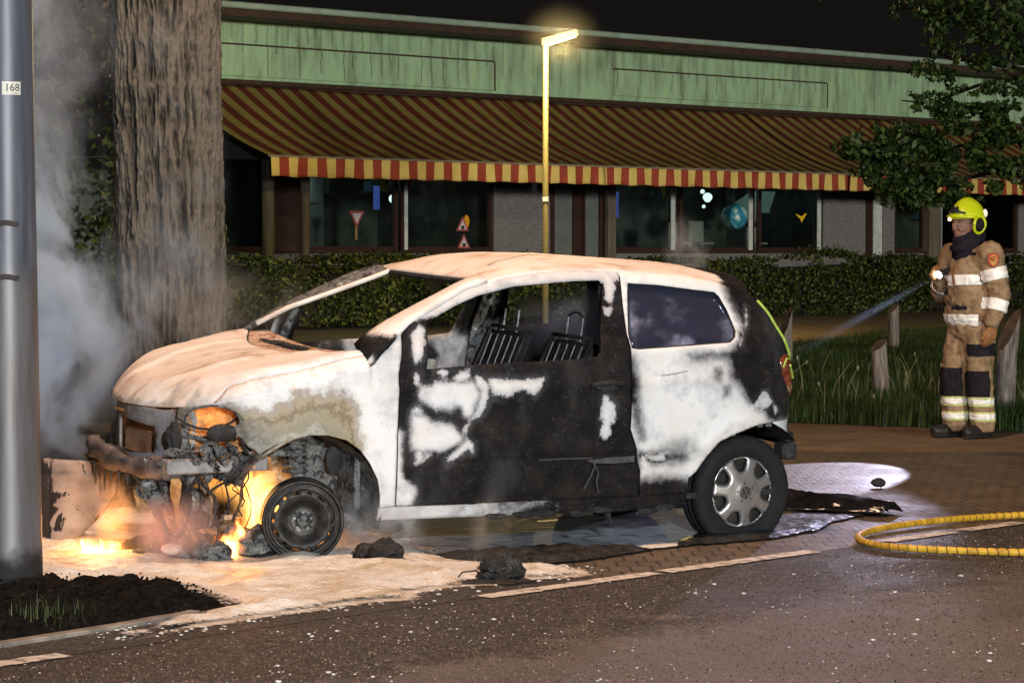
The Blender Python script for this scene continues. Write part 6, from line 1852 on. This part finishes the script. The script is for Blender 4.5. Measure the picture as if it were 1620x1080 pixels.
ff = V @ FD; fl = V @ FL
shell(V, N, Fc, trunk & (np.abs(fl - .03) < .018) & (V[:, 2] > 1.20) & (V[:, 2] < 1.345) & (ff > 0), .011, 'chest_strap', GLOVE, jk)
shell(V, N, Fc, trunk & (fl > -.02) & (fl < .13) & (V[:, 2] > 1.0045) & (V[:, 2] < 1.0335) & (ff > 0), .008, 'pocket_flap', BLACKC, jk)
shell(V, N, Fc, trunk & (fl > -.05) & (fl < .15) & (V[:, 2] > 1.034) & (V[:, 2] < 1.13) & (ff > 0), .005, 'chest_pocket', JACK, jk)
shell(V, N, Fc, trunk & (fl > -.125) & (fl < -.06) & (V[:, 2] > 1.12) & (V[:, 2] < 1.19) & (ff > 0), .010, 'radio_pouch', BLACKC, jk)
shell(V, N, Fc, trunk & (V[:, 2] > 1.425) & (V[:, 2] < 1.46) & (ff > .02) & (fl > .02) & (fl < .17), .009, 'collar_tab', BLACKC, jk)
# shield badge on the upper arm
ctr = LSH + (LEL - LSH) * .13; bn = FL * .78 + FD * .50; bn /= np.linalg.norm(bn)
bx_ = np.cross((0, 0, 1), bn); bx_ /= np.linalg.norm(bx_); bz_ = np.cross(bn, bx_)
def badge(poly, off, m, name, parent):
    P, F_ = cdt(poly, [], .012)
    W_ = ctr + bn * (.118 + off) + P[:, :1] * bx_ + P[:, 1:] * bz_ - (P[:, :1] ** 2) * bn * 3.0
    return mk(name, W_, orient(W_, F_, bn), m, parent)
sh_ = [(-.042, .045), (0, .055), (.042, .045), (.044, .0), (.03, -.04), (0, -.062), (-.03, -.04), (-.044, .0)]
bg_ = badge(sh_, .004, basic('badge_red', (.42, .035, .02), (.34, .03, .02), 9, .6, 0, 0), 'shoulder_badge', jk)
badge([(x * .74, y * .74) for x, y in sh_], .006, basic('badge_gold', (.55, .30, .06), (.45, .22, .05), 20, .6, 0, 0), 'badge_field', bg_)
em = MB()
for r0, a0, a1 in ((.022, .2, 3.6), (.013, 2.4, 6.2), (.006, 0, 4)):
    em.tube([ctr + bn * .1265 + bx_ * r0 * math.cos(a) + bz_ * (r0 * math.sin(a) + .004) for a in np.linspace(a0, a1, 10)], .0028, 5)
em.build('badge_emblem', basic('badge_red_dark', (.36, .03, .02), (.3, .03, .02), 9, .6, 0, 0), bg_)

# trousers
parts = [('e', fp_(0, 0, .86), (.150, .185, .14))]
LEG = {}
for s, fx, lx in ((1, -.035, .115), (-1, .06, -.100)):
    hip, kn, an = fp_(-.005, s * .092, .82), fp_(fx + .03, lx, .46), fp_(fx, lx, .085)
    LEG[s] = (hip, kn, an)
    parts.append(('t', [hip, (hip + kn) / 2, kn, (kn + an) / 2, an + np.array((0, 0, .01))], [.125, .112, .098, .096, .094]))
V, N, Fc = remesh(parts, .011, 4, 'trousers')
V = cloth(V, N, .018, 12, 15)
V[:, 2] = np.maximum(V[:, 2], .045)
V, N, Fc = bisect(V, Fc, [ZP(z) for z in (.525, .545, .325, .318, .303, .262, .246, .202, .187, .145, .128, .645, .735)])
ts = mk('trousers', V, Fc, JACK, man, True)
fl = V @ FL; ff = V @ FD
for s in (1, -1):
    lg = (fl > .012) if s == 1 else (fl < .008)
    cf_ = (LEG[s][1] @ FD)
    front = ff > cf_ - .015
    shell(V, N, Fc, lg & front & (V[:, 2] < .5455 - .02 * (s == 1)) & (V[:, 2] > .3245), .007, 'knee_patch', BLACKC, ts)
    shell(V, N, Fc, lg & (V[:, 2] < .3185) & (V[:, 2] > .2455), .004, 'yellow_tape', REFLY, ts)
    shell(V, N, Fc, lg & (V[:, 2] < .3035) & (V[:, 2] > .2615), .007, 'reflective_stripe', REFL, ts)
    shell(V, N, Fc, lg & (V[:, 2] < .2025) & (V[:, 2] > .1275), .004, 'yellow_tape', REFLY, ts)
    shell(V, N, Fc, lg & (V[:, 2] < .1875) & (V[:, 2] > .1445), .007, 'reflective_stripe', REFL, ts)
shell(V, N, Fc, (fl > .10) & (ff > -.07) & (V[:, 2] > .6445) & (V[:, 2] < .7355), .012, 'thigh_pocket_flap', BLACKC, ts)
# boots
for s, fx, lx, yaw in ((1, -.035, .115, .1), (-1, .06, -.100, -.15)):
    d = FD * math.cos(yaw) + FL * math.sin(yaw)
    an = fp_(fx, lx, 0)
    P = [('t', [an + np.array((0, 0, .14)), an + np.array((0, 0, .06))], [.075, .07]), ('t', [an - d * .05 + np.array((0, 0, .045)), an + d * .10 + np.array((0, 0, .045)), an + d * .175 + np.array((0, 0, .045))], [.052, .056, .050])]
    V, N, Fc = remesh(P, .010, 3, 'boot')
    V[:, 2] = np.maximum(V[:, 2], .002)
    bt = mk('boot', V, Fc, basic('black_leather', (.010, .009, .009), (.022, .02, .02), 20, .5, 0, .3), man, True)
    shell(V, N, Fc, V[:, 2] < .022, .006, 'boot_sole', BLK, bt)
# gloves: palm, four unequal fingers, thumb
def glove(palm0, palm1, across, nrm, curl, name, rad=.019):
    palm0, palm1 = np.array(palm0), np.array(palm1)
    ax = (palm1 - palm0) / np.linalg.norm(palm1 - palm0)
    ac = np.array(across) / np.linalg.norm(across); nn = np.array(nrm) / np.linalg.norm(nrm)
    P = []
    for q in (-.030, -.010, .010, .030): P.append(('t', [palm0 + ac * q * .8, palm1 + ac * q], [.024, .021]))
    P.append(('t', [palm0 - ax * .07, palm0], [.042, .034]))
    for q, L in ((-.033, .070), (-.011, .084), (.011, .080), (.033, .062)):
        pts = [palm1 + ac * q]; d = ax.copy(); rr = [.0155]
        for k, seg in enumerate((.42, .33, .25)):
            a = curl * (k + 1) / 2.0
            dd = ax * math.cos(a) + nn * math.sin(a)
            pts.append(pts[-1] + dd * L * seg * 1.1); rr.append(.0145 - .0012 * k)
        P.append(('t', pts, rr))
    b0 = palm0 - ac * .032 + ax * .015
    P.append(('t', [b0, b0 - ac * .026 + ax * .03 + nn * .014, b0 - ac * .022 + ax * .068 + nn * .034], [.019, .0165, .014]))
    V, N, Fc = remesh(P, .006, 2, name)
    V = cloth(V, N, .0018, 40, 7)
    return mk('glove', V, Fc, GLOVE, man, True)
pd = np.array((0, 0, -1.0)) * .97 + FD * .2
p0 = LWR + np.array((0, 0, -.03)); glove(p0, p0 + pd * .075, -FD, FL * -.9, .75, 'left_glove')
TD = np.array((-.60, -.42, -.30)); TD /= np.linalg.norm(TD)           # where the torch points
tc = RWR + FL * .085 + FD * .02 + np.array((0, 0, .045))
hand_ax = FD * .75 + FL * .55; hand_ax /= np.linalg.norm(hand_ax)
up_ = np.cross(TD, hand_ax)
glove(RWR + FD * .035, RWR + FD * .035 + hand_ax * .062, -TD, np.array((0, 0, 1.0)), 1.35, 'right_glove')
# helmet
def helm(phis, ths, rf, rl, rz, c, name, m, parent, cut=None):
    TH_, PH_ = np.meshgrid(ths, phis)
    f = rf * np.sin(TH_) * np.cos(PH_); l = rl * np.sin(TH_) * np.sin(PH_); z = rz * np.cos(TH_)
    V = c + f[..., None] * FD + l[..., None] * FL + z[..., None] * np.array((0, 0, 1.))
    n0, n1 = TH_.shape; i_ = np.arange(n0 * n1).reshape(n0, n1)
    return mk(name, V.reshape(-1, 3), np.stack([i_[:-1, :-1], i_[:-1, 1:], i_[1:, 1:], i_[1:, :-1]], -1).reshape(-1, 4), m, parent, True)
hc = fp_(.035, 0, 1.715)
nph, nth = 64, 26
ph = np.linspace(0, 2 * np.pi, nph + 1); q = np.linspace(0, 1, nth)
V = []
for p in ph:
    front = math.cos(p)
    side = abs(math.sin(p))
    # lower rim: brim height at the front, deep over ears and nape
    tmax = 1.50 + .06 * (front > .3) + .55 * max(0, -front + .15) * 1.0
    for k in q:
        th = tmax * k
        rf, rl, rz = (.150 if front > 0 else .152), .122, .162
        crest = .008 * math.exp(-(math.sin(p) * math.sin(th) / .22) ** 2)
        out = 1 + (.10 * max(0, front) ** 3 * max(0, k - .86) / .14)
        V.append(hc + FD * rf * out * math.sin(th) * front + FL * rl * math.sin(th) * math.sin(p) + np.array((0, 0, (rz + crest) * math.cos(th))))
i_ = np.arange((nph + 1) * nth).reshape(nph + 1, nth)
hm = mk('helmet', np.array(V), np.stack([i_[:-1, :-1], i_[:-1, 1:], i_[1:, 1:], i_[1:, :-1]], -1).reshape(-1, 4), HELM, man, True)
solidify(hm, .006, 0)
rim = []
for p in np.linspace(-1.5, 1.5, 25):
    front = math.cos(p); rim.append(hc + FD * .168 * front + FL * .128 * math.sin(p) + np.array((0, 0, .010 + .012 * front)))
MB().tube(rim, .011, 8).build('helmet_brim', HELM, hm, True)
for s in (1, -1):
    # ear guard as a ring with dark pad
    ec = hc + FD * -.02 + FL * s * .118 + np.array((0, 0, -.045))
    ring = [ec + FD * .055 * math.cos(a) + np.array((0, 0, .066)) * math.sin(a) + FL * s * (.006 - .02 * max(0, -math.sin(a)) ) for a in np.linspace(0, 2 * np.pi, 25)]
    MB().tube(ring, .0125, 8, False).build('ear_guard', HELM, hm, True)
    MB().blob(ec - FL * s * .006, .05, 8, .1, 2, (.9, .9, 1.15)).build('ear_pad', BLACKC, hm, True)
MB().add([hc + FD * f + FL * l + np.array((0, 0, z)) for f, l, z in ((.158, -.05, .048), (.148, .055, .048), (.105, .100, .040), (.108, .100, .054), (.140, .062, .066), (.138, .045, .105), (.146, .03, .085), (.149, .015, .105), (.157, -.035, .066))], [tuple(range(9))]).build('helmet_emblem', BLK, hm)
solidify(hm.children[-1], .01, 0)
MB().box((-.01, -.01, -.012), (.01, .01, .012), Matrix.Translation(Vector(hc + FD * .165 + FL * -.02 + np.array((0, 0, -.002)))), .003).build('helmet_lamp', ORG, hm)
MB().blob(hc - FD * .10 + FL * .095 + np.array((0, 0, .045)), .026, 6, .3, 3, (.7, .5, 1.2)).build('reflective_mark', REFL, hm)
# torch held in the right hand: a thing of its own
tw = np.array((3.62, 19.97, 0)) + tc
th_ = empty('torch', tw, 0, 'lit black hand torch in the firefighter\'s raised glove', 'torch')
Mq = Vector(TD).to_track_quat('Z', 'Y').to_matrix().to_4x4()
MB().lathe([(.0, -.10), (.018, -.10), (.019, .02), (.030, .05), (.033, .085), (.029, .085)], 20, Mq).build('housing', BLK, th_, True)
MB().lathe([(.0, .083), (.031, .0835)], 20, Mq).build('lens', glow('torch_lens', (.9, .93, 1), 60), th_)

# ------------------------------------------------------------------ yellow hose on the road
HP = np.array([(4.6, 14.35), (3.6, 14.05), (2.9, 13.80), (2.57, 13.66), (2.26, 13.45), (2.02, 13.22), (1.86, 13.0), (1.765, 12.78), (1.735, 12.58), (1.76, 12.40), (1.86, 12.25), (2.08, 12.13), (2.27, 12.07), (2.5, 12.03), (3.0, 12.02), (4.2, 12.15)])
def spline(P, n):
    P = np.array(P, float); out = []
    for i_ in range(len(P) - 1):
        p0, p1, p2, p3 = P[max(i_ - 1, 0)], P[i_], P[i_ + 1], P[min(i_ + 2, len(P) - 1)]
        for t in np.linspace(0, 1, n, endpoint=False):
            out.append(.5 * ((2 * p1) + (-p0 + p2) * t + (2 * p0 - 5 * p1 + 4 * p2 - p3) * t * t + (-p0 + 3 * p1 - 3 * p2 + p3) * t ** 3))
    out.append(P[-1]); return np.array(out)
C2 = spline(HP, 60)
s = np.r_[0, np.cumsum(np.linalg.norm(np.diff(C2, axis=0), axis=1))]
x = np.arange(0, s[-1], .006)
C2 = np.c_[np.interp(x, s, C2[:, 0]), np.interp(x, s, C2[:, 1]), np.full(len(x), .022)]
hb2 = MB().tube(C2, .0175 + .0012 * np.sin(x * 2 * np.pi / .05), 14)
na_ = 14
ang = np.tile(np.arange(na_), len(x)) / na_
ph_ = (np.repeat(x, na_) / .048 + 0 * ang + .12 * np.sin(ang * 2 * np.pi + 1)) % 1.0
def m_hose():
    t = NT('yellow_hose_rubber')
    s_ = t.attr('len'); tw_ = t.attr('bend')
    fr = t.math('FRACT', t.math('DIVIDE', s_, .048))
    line = t.math('LESS_THAN', t.math('ABSOLUTE', t.math('SUBTRACT', fr, .5)), .05)
    n_ = t.noise(12, 5)
    col = t.ramp(n_, [(.3, (.36, .20, .018)), (.55, (.62, .37, .03)), (.75, (.70, .46, .06))])
    t.bsdf(t.mix(line, col, (.03, .022, .012)), .5, 0, t.bump(t.math('SUBTRACT', 1.0, line), .5, .004), .4)
    return t.m
hose = mk('fire_hose', np.vstack(hb2.V), hb2.F, m_hose(), None, True, dict(len=np.repeat(x, na_) + .006 * np.sin(ang * 2 * np.pi + 1), bend=ang))
tag(hose, 'yellow ribbed fire hose bent in a narrow loop on the wet paving', 'hose')

# ------------------------------------------------------------------ debris on the ground
def debris(name, blobs, m, label, cat, extra=None):
    b = MB()
    for c, r, sc, a, sd in blobs: b.blob(c, r, 10, a, sd, sc, 2.2)
    if extra: extra(b)
    return tag(b.build(name, m, None, False), label, cat)
debris('charred_lump', [((-.05, 11.13, .06), .075, (1.15, .8, .85), .55, 3), ((-.02, 11.15, .115), .03, (1.1, .8, .8), .6, 4), ((.0, 11.14, .05), .06, (.9, .8, .8), .5, 6), ((-.11, 11.12, .03), .04, (1.2, .9, .6), .6, 5)], ASH, 'fist sized charred lump lying on the edge of the foam below the door', 'debris',
       lambda b: b.tube([(-.12, 11.10, .02), (-.16, 11.08, .055), (-.22, 11.06, .05), (-.25, 11.04, .01)], .004, 5))
debris('charred_lump', [((-.585, 11.62, .07), .075, (1, .9, .9), .55, 9), ((-.66, 11.66, .05), .06, (1.2, .9, .8), .6, 10), ((-.53, 11.55, .035), .04, (1, 1, .7), .6, 11), ((-.50, 11.48, .015), .035, (1.6, .8, .4), .6, 12)], ASH, 'charred lump lying just behind the bare front wheel', 'debris')
debris('charred_lump', [((-1.24, 11.86, .08), .12, (1.1, .9, .75), .55, 13), ((-1.40, 11.72, .05), .08, (1.2, .9, .8), .6, 14), ((-1.12, 11.92, .07), .08, (1, .9, .9), .6, 15)], MOTTLE, 'grey ashen heap beneath the burning engine bay beside the bare wheel', 'debris')
debris('burnt_cap', [((2.27, 15.62, .03), .035, (1.3, .8, .8), .25, 16)], SOOT, 'small black plastic piece lying alone in the light pool', 'debris')
# heap below the nose
debris('charred_lump', [((-1.66, 11.86, .07), .08, (.8, .7, 1.1), .6, 17), ((-1.54, 11.80, .04), .07, (1.5, .9, .6), .6, 18), ((-1.45, 11.85, .05), .05, (.8, .8, 1.2), .6, 19), ((-1.74, 11.92, .03), .05, (1.5, .9, .5), .6, 20)], MOTTLE, 'ashen heap of melted parts under the bumper beam', 'debris',
       lambda b: b.tube([(-1.60, 11.78, 0), (-1.61, 11.78, .12), (-1.63, 11.80, .20)], .010, 6).tube([(-1.42, 11.8, .0), (-1.50, 11.8, .14), (-1.55, 11.82, .20)], .007, 6))
debris('foam_clump', [((-1.585, 11.72, .075), .038, (1.3, .8, .7), .15, 21)], FOAM, 'white egg shaped blob in the ash under the bumper', 'debris')
# crumpled wet bumper skin behind the rear wheel
U, Q = np.meshgrid(np.linspace(0, 1, 46), np.linspace(0, 1, 16))
p = np.array((1.50, 14.55)); q2 = np.array((2.10, 13.95))
base = p + U[..., None] * (q2 - p); side_ = np.array((-.55, -.62))
wv_ = fbm(np.c_[U.ravel() * 5, Q.ravel() * 3, U.ravel() * 0], 4, 71).reshape(U.shape)
P = base + (Q[..., None] - .5) * (.75 - .45 * U[..., None]) * side_ + (wv_[..., None] - .5) * .10
Z = .012 + np.abs(np.sin(Q * 5 + U * 2 + wv_ * 3)) * .055 * np.sin(np.pi * np.clip(Q, .02, .98)) + .05 * wv_ * (1 - U * .5) * np.sin(np.pi * Q)
Vv = np.concatenate([P, Z[..., None]], -1).reshape(-1, 3)
i_ = np.arange(U.size).reshape(U.shape)
WETB = basic('wet_black_plastic', (.006, .006, .007), (.015, .015, .016), 14, .16, 0, .35, 22, .02, spec=.7)
bs = mk('bumper_skin', Vv, np.stack([i_[:-1, :-1], i_[:-1, 1:], i_[1:, 1:], i_[1:, :-1]], -1).reshape(-1, 4), WETB, None, True)
solidify(bs, .006)
tag(bs, 'crumpled wet black bumper skin lying behind the rear wheel', 'bumper')
# fallen front bumper cover at the left
BP = [(-2.62, .44), (-2.30, .445), (-2.12, .435), (-2.02, .42), (-1.945, .37), (-1.955, .27), (-2.03, .15), (-2.12, .06), (-2.24, .02), (-2.5, .03), (-2.62, .1)]
Pq, Fq2 = cdt(BP, [], .018)
X_, Z_ = Pq[:, 0], Pq[:, 1]
Y_ = 12.42 + .10 * sstep(X_, -2.2, -1.95) + .35 * (Z_ - .22) ** 2 * 2 - .10 * np.sin((X_ + 2.6) * 3) + .03 * np.exp(-((Z_ - .385) / .012) ** 2) + .015 * np.exp(-((X_ + 2.265) / .008) ** 2)
V = np.c_[X_, Y_, Z_]
def m_bump():
    t = NT('scorched_bumper_paint')
    o = t.obj()
    n_ = t.noise(6.5, 7, t.scl(o, 1.6, 1, .9), .66, .8)
    x_ = t.sep(o)[0]
    edge_ = t.mr(x_, -2.16, -2.36)
    pk = t.ramp(t.noise(5, 6, o), [(.3, (.14, .095, .075)), (.5, (.26, .195, .16)), (.7, (.36, .29, .25))])
    hole = t.mr(t.math('ADD', n_, t.math('MULTIPLY', edge_, .15)), .57, .595)
    t.bsdf(t.mix(hole, pk, (.018, .013, .012)), .8, 0, t.bump(t.math('ADD', t.math('MULTIPLY', hole, -.7), t.noise(40, 4, o)), .4, .01), .3)
    return t.m
fb = mk('fallen_bumper', V, orient(V, Fq2, (0, -1, 0)), m_bump(), None, True)
solidify(fb, .010)
tag(fb, 'scorched pinkish bumper cover fallen on its side between lamp column and car', 'bumper')
MB().tube([(-2.045, 12.46, .155), (-1.985, 12.49, .24), (-1.955, 12.52, .29)], .012, 6).build('edge_strip', SOOT, fb, True)
MB().tube([(-2.265, 12.36, .04), (-2.262, 12.35, .2), (-2.258, 12.37, .43)], .004, 5).build('rib', SOOT, fb, True)

# ------------------------------------------------------------------ fire and smoke
def volume_box(name, c, hs, m, label=None, M=None):
    o = MB().box((-hs[0], -hs[1], -hs[2]), (hs[0], hs[1], hs[2])).build(name, m)
    o.location = c
    if M is not None: o.rotation_euler = M
    return tag(o, kind='stuff')
def m_smoke(name, hs, dens_, scale, lo, hi, color=(.82, .84, .86), power=1.0, lean=(0, 0), seed=0.0, aniso=.0, bias=0.0):
    t = NT(name)
    o = t.obj()
    p = t.n('Mapping', {'Vector': o, 'Location': (seed, seed * .7, -seed), 'Scale': (1, 1, .75)}).outputs[0]
    n_ = t.noise(scale, 5, p, .58, 1.1)
    q = t.n('Mapping', {'Vector': o, 'Scale': (1 / hs[0], 1 / hs[1], 1 / hs[2])}).outputs[0]
    r = t.n('VectorMath', {0: q}, operation='LENGTH').outputs['Value']
    fall = t.mr(r, 1.0, .35)
    z_ = t.sep(q)[2]
    v = t.mr(t.math('ADD', n_, t.math('MULTIPLY', z_, bias)), lo, hi)
    d = t.math('MULTIPLY', t.math('MULTIPLY', v, fall), dens_)
    b = t.n('VolumePrincipled', {'Density': d, 'Color': (*color, 1), 'Anisotropy': aniso})
    t.put(t.out.inputs['Volume'], b)
    return t.m
def m_fire(name, hs, strength, seed=0.0, dens_=1.0, lean=0.0, c0=(1, .13, .012), c1=(1, .50, .13)):
    t = NT(name)
    o = t.obj()
    q = t.n('Mapping', {'Vector': o, 'Scale': (1 / hs[0], 1 / hs[1], 1 / hs[2])}).outputs[0]
    s_ = t.sep(q)
    h_ = t.math('MULTIPLY', t.math('ADD', s_[2], 1.0), .5)
    k = 1 / max(hs)
    nv = t.n('TexNoise', {'Vector': t.n('Mapping', {'Vector': o, 'Location': (seed, 0, seed), 'Scale': (1, 1, .6)}).outputs[0], 'Scale': 1.5 * k, 'Detail': 4, 'Distortion': .6})
    nx = t.n('SeparateColor', {0: nv.outputs['Color']}).outputs
    dx = t.math('ADD', s_[0], t.math('MULTIPLY', t.math('SUBTRACT', nx[0], .5), t.math('ADD', .5, t.math('MULTIPLY', h_, 1.6))))
    dx = t.math('ADD', dx, t.math('MULTIPLY', h_, lean))
    dy = t.math('ADD', s_[1], t.math('MULTIPLY', t.math('SUBTRACT', nx[1], .5), t.math('ADD', .5, t.math('MULTIPLY', h_, 1.6))))
    r2 = t.math('SQRT', t.math('ADD', t.math('MULTIPLY', dx, dx), t.math('MULTIPLY', dy, dy)))
    w_ = t.math('POWER', t.math('SUBTRACT', 1.02, h_), .75, clamp=False)
    body_ = t.math('SUBTRACT', 1.0, t.math('DIVIDE', r2, t.math('ADD', t.math('MULTIPLY', w_, .72), .01)))
    fine = t.noise(7 * k, 4, t.n('Mapping', {'Vector': o, 'Location': (seed, 3, 0), 'Scale': (1, 1, .45)}).outputs[0])
    body_ = t.math('SUBTRACT', body_, t.math('MULTIPLY', t.math('SUBTRACT', .62, fine), 1.1))
    rq_ = t.n('VectorMath', {0: q}, operation='LENGTH').outputs['Value']
    v = t.math('MULTIPLY', t.mr(body_, 0, .75), t.mr(rq_, 1.0, .68))
    col = t.ramp(v, [(0, c0), (.45, (1, .28, .04)), (1, c1)])
    em_ = t.math('MULTIPLY', t.math('POWER', v, 1.6), strength)
    b = t.n('VolumePrincipled', {'Density': t.math('MULTIPLY', v, dens_), 'Color': (.3, .2, .15, 1), 'Emission Strength': em_, 'Emission Color': col})
    t.put(t.out.inputs['Volume'], b)
    return t.m
BLUEG = (.64, .80, 1)
hs = (.62, 1.1, .80); volume_box('smoke', (-2.55, 13.9, .95), hs, m_smoke('billowing_smoke', hs, 11, 2.4, .50, .66, BLUEG, seed=4.1))
hs = (.50, .9, .75); volume_box('smoke', (-2.62, 14.0, 1.75), hs, m_smoke('drifting_smoke', hs, 5.5, 1.9, .50, .67, (.66, .82, 1), seed=1.3))
hs = (.60, 1.2, .95); volume_box('smoke', (-2.75, 14.4, 2.75), hs, m_smoke('upper_smoke', hs, 2.0, 1.6, .50, .70, (.68, .82, 1), seed=3.3))
hs = (.42, .45, 1.5); volume_box('smoke', (-2.05, 15.2, 1.7), hs, m_smoke('thin_smoke', hs, 1.6, 2.2, .48, .70, BLUEG, seed=7.7))
hs = (.24, .20, .20); volume_box('smoke', (-1.55, 11.64, .17), hs, m_smoke('pink_smoke', hs, 8, 5, .34, .66, (.80, .66, .66), seed=2.2))
hs = (.26, .30, .22); volume_box('smoke', (-.62, 11.98, .17), hs, m_smoke('wheel_smoke', hs, 9, 7, .42, .70, (.78, .84, .92), seed=5.5))
hs = (.12, .12, .22); volume_box('smoke', (-.10, 11.30, .20), hs, m_smoke('wisp', hs, 2.2, 8, .38, .7, (.8, .78, .72), seed=6.5))
hs = (.15, .18, .24); p_ = carpt(2.62, .1, 1.42); volume_box('smoke', p_, hs, m_smoke('roof_wisp', hs, 3.0, 6, .38, .7, (.8, .85, .92), seed=8.5))
hs = (.5, .45, .26); p_ = carpt(2.05, .1, 1.05); volume_box('smoke', p_, hs, m_smoke('cabin_smoke', hs, 1.6, 4, .36, .66, (.74, .78, .95), seed=9.5), M=(0, 0, CAR_YAW))
hs = (.6, .5, .22); p_ = carpt(-.1, .1, 1.15); volume_box('smoke', p_, hs, m_smoke('bonnet_smoke', hs, .7, 4, .44, .72, (.8, .8, .8), seed=10.5), M=(0, 0, CAR_YAW))
# flames
def m_glow(name, hs, strength, dens_, seed, color=(1, .36, .08), albedo=(.8, .6, .45), scale=4.0):
    t = NT(name)
    o = t.obj()
    p = t.n('Mapping', {'Vector': o, 'Location': (seed, -seed, seed), 'Scale': (1, 1, .7)}).outputs[0]
    n_ = t.noise(scale / max(hs) * .35, 5, p, .6, 1.2)
    q = t.n('Mapping', {'Vector': o, 'Scale': (1 / hs[0], 1 / hs[1], 1 / hs[2])}).outputs[0]
    r = t.n('VectorMath', {0: q}, operation='LENGTH').outputs['Value']
    fall = t.mr(t.math('ADD', r, t.math('MULTIPLY', t.math('SUBTRACT', n_, .5), .9)), 1.0, .15)
    v = t.math('MULTIPLY', fall, t.mr(n_, .30, .62))
    b = t.n('VolumePrincipled', {'Density': t.math('MULTIPLY', v, dens_), 'Color': (*albedo, 1), 'Emission Strength': t.math('MULTIPLY', v, strength), 'Emission Color': (*color, 1)})
    t.put(t.out.inputs['Volume'], b)
    return t.m
def fire(c, hs, s, seed, dens_=2.0, lean=0.0, **kw):
    volume_box('flames', c, hs, m_fire('flame', hs, s, seed, dens_, lean, **kw))
def glowing(c, hs, s, seed, dens_=2.0, **kw):
    volume_box('glowing_smoke', c, hs, m_glow('glow', hs, s, dens_, seed, **kw))
# under the wing, before the wheel
fire((-1.24, 11.98, .26), (.19, .11, .21), 110, 1.0, lean=-.3)
fire((-1.16, 11.90, .21), (.10, .08, .15), 330, 2.0)
fire((-1.36, 11.76, .11), (.16, .09, .15), 330, 3.0, lean=-.6)
glowing((-1.27, 11.98, .37), (.30, .10, .13), 30, 1.5, 2.0, color=(1, .42, .08))
glowing((-1.18, 11.92, .27), (.17, .09, .13), 44, 2.5, 1.0, color=(1, .50, .14))
# flame and rolling plume on the ground before the nose
fire((-2.0, 11.93, .045), (.27, .12, .07), 150, 4.0, lean=-.4)
fire((-1.98, 11.93, .04), (.16, .09, .08), 330, 5.0, lean=.3)
glowing((-1.97, 11.90, .06), (.28, .14, .08), 12, 3.5, 1.0, color=(1, .45, .12))
glowing((-1.87, 11.92, .20), (.12, .09, .23), 11, 6.5, 5.0, color=(1, .40, .12), scale=6.0)
glowing((-1.60, 11.66, .17), (.20, .10, .16), 5, 5.5, 6.0, color=(1, .28, .16), albedo=(.78, .62, .62))
lamp('torch_light', 'SPOT', tw + TD * .10, 420, (.72, .82, 1), aim=(1.95, 18.95, .60), spot_size=R(7.5), spot_blend=.6, shadow_soft_size=.05)
# thin mist glowing round the lit lamp head
hs = (.85, .8, .75); volume_box('mist', (.86, 44.6, 5.2), hs, m_smoke('lamp_mist', hs, .008, 1.2, .0, .4, (1, .95, .85), seed=2.0))
# light of the torch caught by the smoke: a slim cone of thin haze along the beam
a0 = np.array((3.62, 19.97, 0)) + tc + TD * .09
a1 = np.array((1.95, 18.95, .60))
bm_ = MB().tube([a0, a0 + (a1 - a0) * .5, a1], [.022, .048, .075], 20)
tb_ = NT('beam_haze')
def beam_density():
    d_ = (a1 - a0) / np.linalg.norm(a1 - a0)
    p_ = tb_.n('VectorMath', {0: tb_.obj(), 1: tuple(a0)}, operation='SUBTRACT').outputs[0]
    t_ = tb_.n('VectorMath', {0: p_, 1: tuple(d_)}, operation='DOT_PRODUCT').outputs['Value']
    sc_ = tb_.n('VectorMath', {0: tuple(d_)}, operation='SCALE'); tb_.put(sc_.inputs['Scale'], t_)
    r_ = tb_.n('VectorMath', {0: tb_.n('VectorMath', {0: p_, 1: sc_.outputs[0]}, operation='SUBTRACT').outputs[0]}, operation='LENGTH').outputs['Value']
    w_ = tb_.math('ADD', .022, tb_.math('MULTIPLY', t_, .030))
    f_ = tb_.mr(tb_.math('DIVIDE', r_, w_), 1.0, .1)
    return tb_.math('MULTIPLY', tb_.math('MULTIPLY', f_, tb_.mr(t_, 1.75, .3)), tb_.mr(t_, .05, .8, .10, .75))
_v = tb_.n('VolumePrincipled', {'Density': beam_density(), 'Color': (.75, .82, 1, 1), 'Anisotropy': .2})
tb_.put(tb_.out.inputs['Volume'], _v)
tb_.m.cycles.volume_sampling = 'EQUIANGULAR'
tag(bm_.build('haze_beam', tb_.m), kind='stuff')
SC.cycles.volume_bounces = 2
SC.cycles.volume_step_rate = 1.0
SC.cycles.volume_max_steps = 256
SC.cycles.use_denoising = True
SC.cycles.sample_clamp_indirect = 2

# what the uncountable things and the setting are
for n_, lab_, cat_ in (('grass', 'unmown dark green meadow grass round the bollards', 'grass'), ('dry_stalks', 'pale dry stalks standing out of the meadow grass', 'grass'), ('road_grit', 'coarse grains standing out of the wet road', 'grit'),
                       ('foam_specks', 'white specks of foam scattered over the road', 'foam'), ('foam_flecks', 'pale flecks shed along the rim of the foam', 'foam'), ('soil_crumbs', 'crumbs on the scorched soil by the lamp column', 'soil'),
                       ('grass_tuft', 'small green tuft on the scorched soil', 'grass'), ('mist', 'warm thin mist round the lit lamp head', 'mist'), ('haze_beam', 'bluish beam of the torch seen in the air', 'light beam')):
    if n_ in bpy.data.objects: tag(bpy.data.objects[n_], lab_, cat_)
